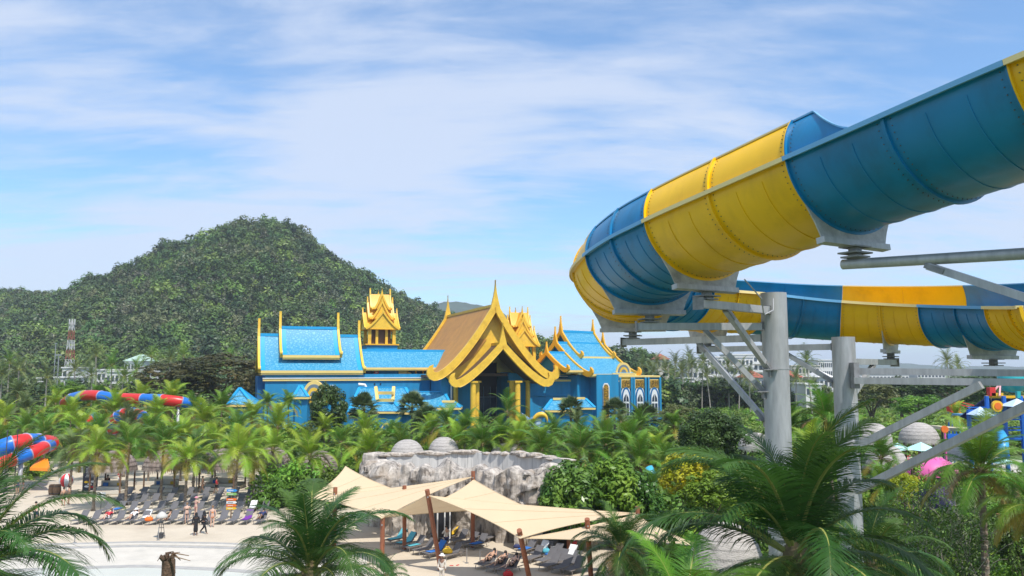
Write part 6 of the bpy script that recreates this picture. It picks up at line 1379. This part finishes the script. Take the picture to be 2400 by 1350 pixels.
for k in (0, 1):
    mb = MB(); mb.prism([(-.12, -.05), (.1, -.06), (.14, 0), (.1, .06), (-.12, .05)], (0, 0, .02), (1, 0, 0), (0, 1, 0), .03); o = mb.build('sandal', tow_r); o.location = (x+.4*k, y+.1*k, 0); o.rotation_euler = (0, 0, k); tag(o, 'red sandal on the sand, %s of the pair' % ('left' if k == 0 else 'right'), 'sandal', 'red sandals on the sand')
# rope barrier posts
for i, (px, pt, pb_) in enumerate(((1094, 1283, 1320), (1125, 1290, 1325), (175, 1250, 1272), (371, 1255, 1266))):
    g = G(px, pb_); mb = MB(); mb.tube([(0, 0, 0), (0, 0, .95)], .035, 8); mb.tube([(0, 0, 0), (0, 0, .03)], .14, 12); o = mb.build('barrier_post', steel_w); o.location = g; tag(o, ('thin barrier post left of the blue towel', 'thin barrier post right of the blue towel', 'short post at the pool step on the left', 'short post at the pool step beside the lantern stand')[i], 'post')
# ================================================ beach furniture and signs
g = G(377, 1262); t = thing('lantern_stand', 'grey stand with conical hat-like shade and lattice legs at the pool edge', 'stand', (g.x, g.y, 0)); dk = mat('dark_iron', (.06, .06, .065), .6)
for k in range(4): a = k*math.pi/2+.4; mb = MB(); mb.tube([(.28*math.cos(a), .28*math.sin(a), 0), (.06*math.cos(a), .06*math.sin(a), 1.5)], .02, 5); obj('leg', mb.mesh('leg', dk), t)
for zz in (.4, .8, 1.15): mb = MB(); rr_ = .28-.15*zz; mb.tube([(rr_*math.cos(a), rr_*math.sin(a), zz) for a in np.linspace(0, 6.283, 9)], .015, 4); obj('brace_ring', mb.mesh('brace_ring', dk), t)
mb = MB(); mb.box((0, 0, .25), (.3, .3, .35)); obj('weight_box', mb.mesh('weight_box', dk), t); mb = MB(); mb.lathe([(.01, 2.0), (.18, 1.92), (.38, 1.72), (.44, 1.55), (.2, 1.5), (.06, 1.5)], 14); obj('shade', mb.mesh('shade', mat('pale_grey_shade', (.5, .48, .44), .8), True), t)
# beach ball on a mast
g = G(170, 1160); t = thing('beach_ball', 'big red and white striped inflatable ball beside a leaning palm trunk', 'ball', (P(156, 1126, 84).x, 84, 0)); c = P(156, 1126, 84)
def gore(mats_, r_, ctr, t, nm='gore', n=12):
    for k in range(n):
        mb = MB(); vs = []; 
        for j in range(9):
            ph = math.pi*j/8
            for q in (0, 1, 2): a = 6.283*(k+q/2)/n+.5; vs.append((r_*math.sin(ph)*math.cos(a), r_*math.sin(ph)*math.sin(a), ctr+r_*math.cos(ph)))
        mb.add(vs, [(j*3+q, j*3+q+1, (j+1)*3+q+1, (j+1)*3+q) for j in range(8) for q in (0, 1)]); obj(nm, mb.mesh(nm, mats_[k % 2], True), t)
gore((mat('ball_red', (.65, .03, .04), .4), mat('ball_white', (.78, .78, .76), .4)), .72, c.z, t, n=10)
mb = MB(); mb.tube([(0, 0, 0), (0, 0, c.z-.7)], .04, 6); obj('stand', mb.mesh('stand', whitep), t)
# menu board
g = G(210, 1155); t = thing('notice_board', 'tall dark notice board with rows of pale pictures and lettering under palms', 'sign', (g.x, g.y, 0)); y0 = 0
mb = MB(); mb.box((0, 0, 1.55), (1.32, .12, 2.7)); obj('board', mb.mesh('board', mat('dark_board', (.025, .03, .055), .4)), t)
for s_ in (-1, 1): mb = MB(); mb.box((s_*.7, 0, 1.5), (.09, .16, 3.0)); obj('frame_post', mb.mesh('frame_post', dk), t)
rr = random.Random(2)
for k in range(9):
    wv = rr.uniform(.5, 1.05); mb = MB(); mb.box((rr.uniform(-.05, .05), -.075, 2.75-k*.14), (wv, .01, .045)); obj('text_line', mb.mesh('text_line', whitep), t)
for k, (a, b, m_) in enumerate(((-.35, 1.1, tow_y), (.3, 1.15, whitep), (-.3, .65, whitep), (.32, .6, tow_r), (0, .88, whitep))): mb = MB(); mb.prism([(.2*math.cos(q)*1.2, .11*math.sin(q)) for q in np.linspace(0, 5.9, 12)], (a, -.075, b), (1, 0, 0), (0, 0, 1), .012); obj('picture', mb.mesh('picture', m_), t)
# small white signs
g = G(236, 1196); t = thing('small_sign', 'small white sign on a thin post beside the left palm trunk', 'sign', (g.x, g.y, 0)); mb = MB(); mb.tube([(0, 0, 0), (0, 0, 1.35)], .03, 6); obj('post', mb.mesh('post', dk), t); mb = MB(); mb.box((0, -.03, 1.35), (.75, .04, .5)); obj('panel', mb.mesh('panel', whitep), t); mb = MB(); mb.box((0, -.055, 1.4), (.5, .01, .08)); obj('text_line', mb.mesh('text_line', dk), t)
g = G(1333, 1300); t = thing('small_sign', 'white notice fixed on a brown post under the right sail', 'sign', (g.x, g.y, 0)); mb = MB(); mb.tube([(0, 0, 0), (0, 0, 2.9)], .14, 8); obj('post', mb.mesh('post', wood_m), t); mb = MB(); mb.box((.22, -.16, 1.9), (.45, .03, .7)); obj('panel', mb.mesh('panel', whitep), t)
for k in range(4): mb = MB(); mb.box((.22, -.18, 2.12-k*.12), (.3, .01, .03)); obj('text_line', mb.mesh('text_line', dk), t)
# direction sign with stacked coloured boards
g = G(541, 1215); t = thing('signpost', 'signpost with stacked blue, green and orange boards among the loungers', 'sign', (g.x, g.y, 0)); mb = MB(); mb.tube([(0, 0, 0), (0, 0, 2.5)], .05, 8); obj('post', mb.mesh('post', hutwood), t)
for k, (z_, m_) in enumerate(((2.35, mat('sign_blue', (.02, .25, .6), .5)), (2.05, mat('sign_green', (.2, .42, .1), .5)), (1.6, tow_o), (1.35, whitep), (1.1, tow_o), (.85, tow_y))): mb = MB(); mb.prism([(-.4, -.1), (.35, -.1), (.5, 0), (.35, .1), (-.4, .1)], (0, -.07, z_), (1, 0, 0), (0, 0, 1), .04); obj('board', mb.mesh('board', m_), t); mb = MB(); mb.box((-.05, -.1, z_), (.45, .01, .04)); obj('text_line', mb.mesh('text_line', whitep if k != 3 else dk), t)
# barrels
for i, (px, w_) in enumerate(((121, .32), (133, .38))):
    g = G(px, 1160); t = thing('barrel', ('smaller wooden barrel, left of the pair on the sand', 'larger wooden barrel, right of the pair on the sand')[i], 'barrel', (g.x, g.y, 0), 0, 'wooden barrels'); mb = MB(); mb.lathe([(w_*.8, 0), (w_, .35), (w_*1.02, .5), (w_, .7), (w_*.8, 1.05), (.01, 1.05)], 16); obj('staves', mb.mesh('staves', mat('barrel_wood', (.22, .13, .07), .8, var=.3, vscale=6, stretch=(4, 4, .5)), True), t)
    for zz in (.18, .86): mb = MB(); mb.lathe([(w_*.93, zz-.03), (w_*.96, zz-.03), (w_*.96, zz+.03), (w_*.93, zz+.03)], 16); obj('hoop', mb.mesh('hoop', dk), t)
# bin under sails
g = G(1318, 1300); t = thing('drum_bin', 'dark drum bin in the shade of the right sail', 'bin', (g.x-.6, g.y, 0)); mb = MB(); mb.lathe([(.3, 0), (.32, .9), (.34, .92), (.34, .98), (.01, 1.0)], 16); obj('drum', mb.mesh('drum', dk), t)
for zz in (.3, .6): mb = MB(); mb.lathe([(.33, zz), (.35, zz+.02), (.33, zz+.04)], 16); obj('rib', mb.mesh('rib', steel_w), t)
# tall thin poles on the left
for px, pt, Y, lb in ((18, 1010, 82, 'thin black pole at the far left before the red tube'), (42, 1008, 84, 'second thin black pole just right of the first'), (462, 1098, 80, 'thin black pole between hut and palms'), (612, 1125, 78, 'thin black pole at the right end of the beach rows')):
    a = P(px, pt, Y); mb = MB(); mb.tube([(0, 0, 0), (0, 0, a.z)], .05, 6); mb.box((0, 0, a.z), (.16, .16, .1)); o = mb.build('lamp_pole', dk); o.location = (a.x, Y, 0); tag(o, lb, 'pole')
# low garden kerb wall
mb = MB(); a, b = G(-60, 1136), G(640, 1138); mb.box(((a.x+b.x)/2, (a.y+b.y)/2, .2), (b.x-a.x, .3, .4)); o = mb.build('kerb_wall', paving); tag(o, 'low pale kerb wall between the sand and the planting', 'wall')
# ================================================ red and blue tube slides on the left
s_red = mat('red_fibreglass', (.62, .025, .02), .35, var=.06); s_blu = mat('bright_blue_fibreglass', (.01, .15, .55), .35, var=.06); s_org = mat('orange_fibreglass', (.75, .25, .02), .4)
def tubeslide(pts, rad, mods_, label, start=0, name='tube_slide', legs=()):
    Q = [P(*p) for p in pts]; o_ = Vector((Q[0].x, Q[0].y, 0)); t = thing(name, label, 'water slide', o_); K = 60; C_ = []
    for i in range(K+1):
        u = i/K*(len(Q)-1); k = min(len(Q)-2, int(u)); f = u-k; p0, p1, p2, p3 = Q[max(0, k-1)], Q[k], Q[k+1], Q[min(len(Q)-1, k+2)]
        C_.append(.5*((2*p1)+(p2-p0)*f+(2*p0-5*p1+4*p2-p3)*f*f+(3*p1-p0-3*p2+p3)*f**3)-o_)
    n_ = K//mods_
    for m_i in range(mods_):
        seg = C_[m_i*n_:(m_i+1)*n_+1]
        if len(seg) < 2: continue
        mb = MB(); mb.tube(seg, rad, 18, caps=False); o = obj('tube_section', mb.mesh('tube_section', (s_red, s_blu)[(m_i+start) % 2], True), t)
        d_ = (seg[1]-seg[0]).normalized(); mb = MB(); mb.tube([seg[0]-d_*.05, seg[0]+d_*.05], rad*1.09, 18); obj('joint_ring', mb.mesh('joint_ring', mat('pale_joint', (.35, .3, .4), .5), True), t)
    for i in legs: c = C_[i]; mb = MB(); mb.tube([(c.x, c.y, 0), (c.x, c.y, c.z-rad*.95)], .22, 12); obj('leg', mb.mesh('leg', galv, True), t)
    return t
tubeslide([(152, 945, 128), (172, 932, 124), (215, 926, 120), (265, 932, 118), (330, 935, 116), (385, 937, 115), (440, 945, 116), (480, 960, 120)], .76, 8, 'long raised tube slide in red and blue bands among the palms', 0, legs=(28, 48))
tubeslide([(265, 1010, 110), (272, 980, 109), (305, 968, 108), (338, 980, 107), (345, 1010, 106)], .75, 10, 'arched red and blue tube loop peeping between palm crowns')
tubeslide([(185, 1000, 106), (205, 985, 107), (222, 975, 108)], .6, 3, 'short piece of red and blue tube beside the arched loop', 1)
tubeslide([(-60, 1090, 84), (0, 1052, 84), (45, 1038, 85), (80, 1036, 87), (120, 1040, 90)], 0.9, 5, 'upper thick red and blue tube slide at the left edge', 0, legs=(20,))
tubeslide([(-60, 1115, 80), (0, 1088, 82), (50, 1070, 84), (95, 1052, 86), (120, 1040, 90)], .68, 5, 'lower red and blue tube slide at the left edge', 1, legs=(30,))
mb = MB(); a = P(95, 1090, 86); 
pts_ = [P(70, 1096, 84), P(118, 1098, 84), P(112, 1075, 86), P(95, 1072, 87)]; mb.add([p-Vector((a.x, a.y, 0)) for p in pts_]+[p-Vector((a.x, a.y, .3)) for p in pts_], [(0, 1, 2, 3), (7, 6, 5, 4), (0, 4, 5, 1), (1, 5, 6, 2), (2, 6, 7, 3), (3, 7, 4, 0)]); o = mb.build('slide_chute', s_org); o.location = (a.x, a.y, 0); tag(o, 'orange chute end below the left edge tube slides', 'slide')
# teal water tank like slide right of bushes
c = P(1527, 1128, 66); t = thing('slide_tube', 'turquoise tube end standing between the bushes right of centre', 'water slide', (c.x, c.y, 0)); mb = MB(); mb.tube([(0, 0, 0), (0, 0, c.z+.6), (-.2, .3, c.z+1.0)], .42, 16); obj('tube', mb.mesh('tube', mat('turquoise_fibreglass', (.06, .42, .58), .35), True), t); mb = MB(); mb.tube([(0, 0, c.z), (0, 0, c.z+.12)], .48, 16); obj('joint_ring', mb.mesh('joint_ring', mat('turquoise_fibreglass', (0, 0, 0))), t)
# ================================================ lattice mast, floodlight pole
x, Y = P(163, 860, 260).x, 260; zt_ = P(163, 752, 260).z; t = thing('lattice_mast', 'red and white lattice telecom mast at the foot of the hill', 'mast', (x, Y, 0)); mw, mr = mat('mast_white', (.5, .5, .49), .6), mat('mast_red', (.27, .09, .06), .6); ns = 9
for k in range(ns):
    z0_, z1_ = zt_*k/ns, zt_*(k+1)/ns; r0_, r1_ = 1.5-1.0*k/ns, 1.5-1.0*(k+1)/ns; mb = MB()
    cs0 = [(a*r0_, b*r0_, z0_) for a, b in ((-1, -1), (1, -1), (1, 1), (-1, 1))]; cs1 = [(a*r1_, b*r1_, z1_) for a, b in ((-1, -1), (1, -1), (1, 1), (-1, 1))]
    for i in range(4): mb.beam(cs0[i], cs1[i], .15, .15); mb.beam(cs0[i], cs1[(i+1) % 4], .07, .07); mb.beam(cs0[(i+1) % 4], cs1[i], .09, .09); mb.beam(cs1[i], cs1[(i+1) % 4], .09, .09)
    obj('lattice_section', mb.mesh('lattice_section', (mw, mr)[k % 2]), t)
for k in range(6): a = k*1.047; mb = MB(); mb.box((.9*math.cos(a), .9*math.sin(a), zt_-.3), (.3, .2, 1.8), a); obj('antenna', mb.mesh('antenna', mw), t)
for i, (px, pt, Y, lb) in enumerate(((138, 832, 190, 'tall thin floodlight pole right of the mast base'), (131, 805, 270, 'grey twin pole left of the red and white mast'))): a = P(px, pt, Y); mb = MB(); mb.tube([(0, 0, 0), (0, 0, a.z)], .14, 6); mb.box((0, 0, a.z), (1.3 if i == 0 else .5, .5, .3)); o = mb.build('floodlight_pole', steel_w); o.location = (a.x, Y, 0); tag(o, lb, 'pole')
# ================================================ far buildings
bw_m = mat('far_white_render', (.70, .69, .66), .8, var=.08, vscale=.1); bw2 = mat('far_cream_render', (.58, .54, .47), .8, var=.08, vscale=.1); rtile = mat('far_red_roof', (.34, .10, .06), .8); rgrn = mat('far_pale_green_roof', (.38, .5, .42), .7); winm = mat('far_window', (.07, .09, .11), .3)
def building(px0, px1, pyt, Y, label, floors=3, cols=8, m_=bw_m, roof=None, dep=12, base=0, rz=0, balc=False):
    a, b = P(px0, pyt, Y), P(px1, pyt, Y); w_ = b.x-a.x; h_ = a.z-base; t = thing('building', label, 'building', ((a.x+b.x)/2, Y, base), rz)
    mb = MB(); mb.box((0, dep/2, h_/2), (w_, dep, h_)); obj('wall', mb.mesh('wall', m_), t)
    if roof: mb = MB(); mb.add([(-w_/2-.5, -.6, h_), (w_/2+.5, -.6, h_), (w_/2+.5, dep+.6, h_), (-w_/2-.5, dep+.6, h_), (-w_/2+2, dep/2, h_+2.2), (w_/2-2, dep/2, h_+2.2)], [(0, 1, 5, 4), (1, 2, 5), (2, 3, 4, 5), (3, 0, 4), (3, 2, 1, 0)]); obj('roof', mb.mesh('roof', roof), t)
    else: mb = MB(); mb.box((0, dep/2, h_+.2), (w_+.6, dep+.6, .4)); obj('roof', mb.mesh('roof', m_), t)
    fh_ = min(3.4, h_/floors); cw = w_/cols; mb = MB(); mb.box((0, -.04, 0), (cw*.6, .1, fh_*.5)); wme = mb.mesh('window', winm)
    for f_ in range(floors):
        for c_ in range(cols): obj('window', wme, t, (-w_/2+cw*(c_+.5), 0, h_-fh_*(f_+.55)))
        if balc: mb = MB(); mb.box((0, -.7, h_-fh_*(f_+1)+.1), (w_, 1.4, .9)); obj('balcony', mb.mesh('balcony', m_), t)
building(1655, 1765, 838, 300, 'large white hotel block with balconies behind the far palms', 4, 12, balc=True); building(1705, 1800, 832, 330, 'stepped upper white hotel block left of the thick post', 4, 8, balc=True); building(1610, 1660, 845, 290, 'white block at the left end of the hotel', 3, 4); building(1918, 1950, 845, 330, 'white striped building between the posts', 4, 7); building(1855, 1920, 858, 320, 'long low grey building behind the tall palm', 2, 8, bw2)
building(1920, 1952, 884, 240, 'white gabled house just left of the shorter post', 1, 3, roof=bw_m); building(1755, 1792, 885, 245, 'small white house with red roof left of the thick post', 1, 4, roof=rtile); building(1852, 1880, 884, 250, 'house with red-brown roof right of the thick post', 1, 3, bw2, rtile); building(1540, 1568, 842, 300, 'house with orange tile roof above the arched wing', 1, 3, bw2, rtile); building(1600, 1628, 888, 255, 'white building among the tall thin palms', 2, 3); building(1888, 1925, 902, 225, 'low white shed in the green field', 1, 3)
building(2010, 2130, 878, 420, 'long pale building behind the twin beams', 2, 14); building(2150, 2215, 872, 430, 'white flat building right along the horizon', 2, 8); building(2050, 2085, 896, 260, 'small house with teal panels below the twin beams', 1, 3, mat('teal_wall', (.03, .25, .27), .7))
building(292, 330, 846, 255, 'pale green-roofed building at the hill foot', 2, 5, roof=rgrn); building(228, 290, 868, 240, 'white building behind the left tall palms', 2, 6); building(118, 160, 886, 230, 'low white building right of the floodlight pole', 1, 5); building(250, 330, 872, 235, 'long white low building by the rain trees', 2, 8); building(146, 172, 863, 255, 'small white hut at the base of the mast', 1, 2); building(88, 104, 888, 235, 'little white house at the left', 1, 2); building(150, 180, 650-0+216, 262, 'white equipment room beside the mast', 1, 2)
# quarry-like scar on hill skipped; ================================================ water play structure on the right
pb_blue = mat('play_blue', (.01, .12, .5), .4); pb_red = mat('play_red', (.6, .03, .03), .4); pb_teal = mat('play_teal', (.02, .35, .38), .4); pb_yel = mat('play_yellow', (.8, .45, .02), .4); pb_pink = mat('play_pink', (.7, .12, .35), .5); tent_m = mat('pale_blue_tent', (.55, .68, .8), .8); tent_t = mat('pale_teal_umbrella', (.45, .72, .72), .8)
C0 = P(2360, 1000, 84); PS = thing('play_structure', 'blue water play tower with gold disc, pale tents and tipping bucket', 'play structure', (C0.x, C0.y, 0))
def ps(mb, name, m_, sm=False): o = obj(name, mb.mesh(name, m_, sm), PS); o.location = (-C0.x, -C0.y, 0); return o
def pbm(a, b, w_, m_, name): mb = MB(); mb.beam(P(*a), P(*b), w_, w_); ps(mb, name, m_)
for Yp in (82, 87):
    for px in (2270, 2312, 2352, 2392, 2432):
        a = P(px, 928 if px > 2300 else 960, Yp); mb = MB(); mb.tube([(a.x, a.y, 0), a], .22, 8); ps(mb, 'frame_post', pb_blue)
for Yp in (82, 87):
    for py in (962, 985, 1010, 1030):
        pbm((2268, py, Yp), (2440, py-3, Yp), .16, pb_blue, 'handrail'); pbm((2268, py-7, Yp), (2440, py-10, Yp), .09, pb_blue, 'handrail')
for py in (968, 1020): a, b = P(2268, py, 84), P(2440, py, 84); mb = MB(); mb.box(((a.x+b.x)/2, 84.5, a.z-.3), (b.x-a.x, 5, .18)); ps(mb, 'deck', mat('play_deck', (.10, .3, .5), .7))
for i in range(26):
    px = 2272+i*6.5; a = P(px, 970, 82); mb = MB(); mb.tube([(a.x, 82, a.z-.1), (a.x, 82, a.z+.55)], .035, 5); ps(mb, 'baluster', pb_blue)
pbm((2310, 930, 83), (2445, 930, 83), .25, pb_yel, 'platform_edge')
# dark blue net roof panels
mb = MB(); q = [P(2250, 975, 83), P(2318, 925, 83), P(2335, 975, 86), P(2290, 990, 88)]; mb.add(q+[p-ZV*.1 for p in q], [(0, 1, 2, 3), (7, 6, 5, 4), (0, 4, 5, 1), (1, 5, 6, 2), (2, 6, 7, 3), (3, 7, 4, 0)]); ps(mb, 'net_roof', mat('dark_blue_net', (.01, .015, .08), .8))
mb = MB(); q = [P(2325, 935, 86), P(2420, 935, 86), P(2420, 962, 88), P(2325, 962, 88)]; mb.add(q, [(0, 1, 2, 3)]); ps(mb, 'net_screen', mat('dark_blue_net', (0, 0, 0)))
c = P(2339, 952, 81.5); mb = MB(); mb.tube([c, c+Vector((0, .3, 0))], .56, 24); ps(mb, 'gold_disc', pb_yel); mb = MB(); mb.tube([c-Vector((0, .06, 0)), c], .36, 20); ps(mb, 'disc_centre', tow_o)
def tent(px0, px1, pya, pyb, Y, m_=tent_m):
    a, b, t_ = P(px0, pyb, Y), P(px1, pyb, Y), P((px0+px1)/2, pya, Y); w_ = (b.x-a.x); mb = MB(); vs = [(a.x, Y-w_/2, a.z), (b.x, Y-w_/2, a.z), (b.x, Y+w_/2, a.z), (a.x, Y+w_/2, a.z), (t_.x, Y, t_.z)]; mb.add(vs, [(0, 1, 4), (1, 2, 4), (2, 3, 4), (3, 0, 4)]); ps(mb, 'tent_roof', m_)
tent(2356, 2410, 934, 952, 81); tent(2276, 2318, 953, 972, 81)
pts3 = [P(2372, 868, 84), P(2372, 915, 84)]; mb = MB(); mb.lathe([(.2, -1.2), (1.1, -1.0), (1.5, 1.0), (1.35, 1.0), (.9, -.8)], 18, tuple(P(2372, 893, 84))); ps(mb, 'tipping_bucket', pb_teal, True)
for a, b in (((2372, 870, 84), (2318, 928, 83)), ((2385, 880, 84), (2425, 935, 82)), ((2345, 895, 84), (2343, 928, 82)), ((2395, 885, 84), (2445, 925, 83))): pbm(a, b, .14, mat('pink_white_strut', (.75, .4, .42), .5), 'strut')
mb = MB(); mb.box(tuple(P(2323, 918, 83)), (.6, .6, .9)); ps(mb, 'red_funnel', pb_red); mb = MB(); mb.box(tuple(P(2334, 925, 83)), (1.2, .6, .35)); ps(mb, 'yellow_trough', pb_yel)
mb = MB(); mb.box(tuple(P(2386, 925, 82)), (.35, .35, .7)); ps(mb, 'green_nozzle', pb_teal)
c0_, c1_ = P(2340, 1040, 80), P(2400, 1070, 78); mb = MB(); mb.tube([P(2340, 1010, 82), P(2352, 1030, 80), P(2350, 1060, 78)], .5, 12); ps(mb, 'blue_chute', mat('play_light_blue', (.05, .35, .65), .4), True)
# red playhouse with chute
c = P(2234, 950, 100); t = thing('red_playhouse', 'red play tower box with sloping red rails left of the net roof', 'play tower', (c.x, c.y, 0)); zc_ = c.z
mb = MB(); mb.box((0, 0, zc_), (1.15, 1.1, 1.7)); obj('box', mb.mesh('box', pb_red), t); mb = MB(); mb.add([(-.7, -.7, zc_+.85), (.7, -.7, zc_+.85), (.7, .7, zc_+.85), (-.7, .7, zc_+.85), (0, 0, zc_+1.3)], [(0, 1, 4), (1, 2, 4), (2, 3, 4), (3, 0, 4)]); obj('roof', mb.mesh('roof', pb_red), t)
for a, b in ((-.45, -.4), (.45, -.4), (.45, .4), (-.45, .4)): mb = MB(); mb.tube([(a, b, 0), (a, b, zc_-.8)], .09, 6); obj('leg', mb.mesh('leg', pb_blue), t)
for dz in (0, .35): mb = MB(); mb.beam((.6, -.3, zc_+.5-dz), (3.1, -.3, zc_-.2-dz), .1, .1); obj('rail', mb.mesh('rail', pb_red), t)
mb = MB(); mb.beam((.1, -.6, zc_-.6), (.2, -1.6, zc_-1.3), .3, .3); obj('spout', mb.mesh('spout', tow_o), t)
# umbrellas
for i, (px, pa, pb2, w_, lb) in enumerate(((2103, 1038, 1053, 46, 'pale teal square umbrella left of the round dome'), (2158, 1036, 1054, 52, 'pale teal square umbrella right under the round dome'), (2345, 1150-80, 1085, 46, 'pale teal umbrella below the play tower'))):
    Yp = 79; a = P(px, pa, Yp); e = P(px, pb2, Yp); r_ = w_/2/F*Yp; t = thing('umbrella', lb, 'umbrella', (a.x, Yp, 0), .3, 'pale teal umbrellas'); mb = MB(); vs = [(-r_, -r_, e.z), (r_, -r_, e.z), (r_, r_, e.z), (-r_, r_, e.z), (0, 0, a.z)]; mb.add(vs, [(0, 1, 4), (1, 2, 4), (2, 3, 4), (3, 0, 4)]); obj('canopy', mb.mesh('canopy', tent_t), t); mb = MB(); mb.tube([(0, 0, 0), (0, 0, a.z)], .05, 6); obj('pole', mb.mesh('pole', whitep), t)
    mb = MB(); mb.box((0, 0, .9), (.9, .9, .06)); obj('table_top', mb.mesh('table_top', hutwood), t)
# pink canopy and purple base, red flowers
c = P(2180, 1085, 64); t = thing('pink_canopy', 'pink shell-shaped play roof on purple walls partly behind the diagonal brace', 'play house', (c.x, c.y, 0))
mb = MB(); mb.lathe([(2.0, c.z-.9), (1.92, c.z-.45), (1.5, c.z+.1), (.8, c.z+.4), (.02, c.z+.5)], 24); obj('shell_roof', mb.mesh('shell_roof', pb_pink, True), t); mb = MB(); mb.lathe([(1.6, 0), (1.6, c.z-.6)], 20); obj('wall', mb.mesh('wall', mat('purple_wall', (.12, .09, .2), .7)), t)
for k in range(12): a = k*.5236; mb = MB(); mb.tube([(2.02*math.cos(a), 2.02*math.sin(a), c.z-.95), (1.86*math.cos(a), 1.86*math.sin(a), c.z-.35), (.8*math.cos(a), .8*math.sin(a), c.z+.42)], .06, 5); obj('rib', mb.mesh('rib', pb_pink), t)
c = P(2234, 1030, 80); t = thing('play_stand', 'blue play panel with orange paddle beside the round dome', 'play equipment', (c.x, c.y, 0)); mb = MB(); mb.box((0, 0, c.z), (1.1, .2, 1.1)); obj('panel', mb.mesh('panel', pb_blue), t); mb = MB(); mb.tube([(-.8, 0, 0), (-.8, 0, c.z+.7)], .1, 8); obj('post', mb.mesh('post', pb_pink), t); mb = MB(); mb.tube([(-.8, -.1, c.z+1.0), (-.8, .1, c.z+1.0)], .35, 16); obj('paddle', mb.mesh('paddle', tow_o), t)
mb = MB(); a, b = P(2200, 1003, 90), P(2290, 1008, 90); mb.beam(a, b, 4.5, .35); o = mb.build('flat_roof', mat('cream_flat_roof', (.6, .52, .38), .8)); tag(o, 'low cream flat roof slab between dome and play tower', 'roof')
for px in (2208, 2245, 2282): a = P(px, 1006, 90); mb = MB(); mb.tube([(0, 0, 0), (0, 0, a.z)], .12, 6); o2 = obj('roof_post', mb.mesh('roof_post', dk), o, (a.x, a.y, 0))
fl_m = mat('red_flower_petals', (.6, .06, .1), .7); 
for i, (px, py) in enumerate(((2150, 1118), (2170, 1122), (2135, 1085))):
    c = P(px, py, 58); t = thing('flower_bush', ('leftmost red flowering bush under the pink canopy', 'right red flowering bush under the pink canopy', 'pinkish flowering bush against the pink canopy')[i], 'flower bush', (c.x, 58, 0), 0, 'red flowering bushes'); me = crown_mesh('blossom', fl_m, 10, 14, .16, 300+i, 1, .6, .3); obj('blossom', me, t, (0, 0, c.z), None, .55); obj('foliage', und[1], t, (0, 0, c.z-.5), None, .7); mb = MB(); mb.tube([(0, 0, 0), (0, 0, c.z-.4)], .05, 5); obj('stem', mb.mesh('stem', bark_m), t)
# picket fence lower right
fm_ = mat('pale_fence_timber', (.45, .36, .27), .85, var=.2, vscale=3); a, b = G(2352, 1310), G(2440, 1345); t = thing('timber_fence', 'pale timber fence with rails at the bottom right corner', 'fence', (a.x, a.y, 0)); d_ = b-a
for k in range(5): p_ = d_*k/4; mb = MB(); mb.box((p_.x, p_.y, .75), (.16, .16, 1.5)); obj('post', mb.mesh('post', fm_), t)
for z_ in (.4, .9, 1.4): mb = MB(); mb.beam(Vector((0, 0, z_)), d_+ZV*z_, .07, .12); obj('rail', mb.mesh('rail', fm_), t)
c = G(2385, 1330); mb = MB(); mb.tube([(0, 0, 0), (0, 0, 3.2)], .16, 10); o = mb.build('timber_post', wood_m); o.location = (c.x-.4, c.y+1, 0); tag(o, 'thick brown timber post behind the fence at bottom right', 'post')
# ================================================ air
hzm = bpy.data.materials.new('thin_haze'); hzm.use_nodes = True; n = hzm.node_tree.nodes; n.clear(); vo = n.new('ShaderNodeVolumePrincipled'); oo = n.new('ShaderNodeOutputMaterial'); hzm.node_tree.links.new(vo.outputs[0], oo.inputs[1]); vo.inputs['Color'].default_value = (.82, .9, 1, 1); vo.inputs['Density'].default_value = HAZE
mb = MB(); mb.box((0, 4400, 85), (9300, 9400, 176)); o = mb.build('haze', hzm); o['kind'] = 'stuff'

# repeated descriptions are told apart by their order from the left
_by = {}
for o, lb, px in PENDING: _by.setdefault(lb, []).append((px, o))
for lb, l_ in _by.items():
    l_.sort(key=lambda q: q[0])
    for i, (px, o) in enumerate(l_): o['label'] = lb if len(l_) == 1 else '%s, %s from the left' % (lb, ORD[i])
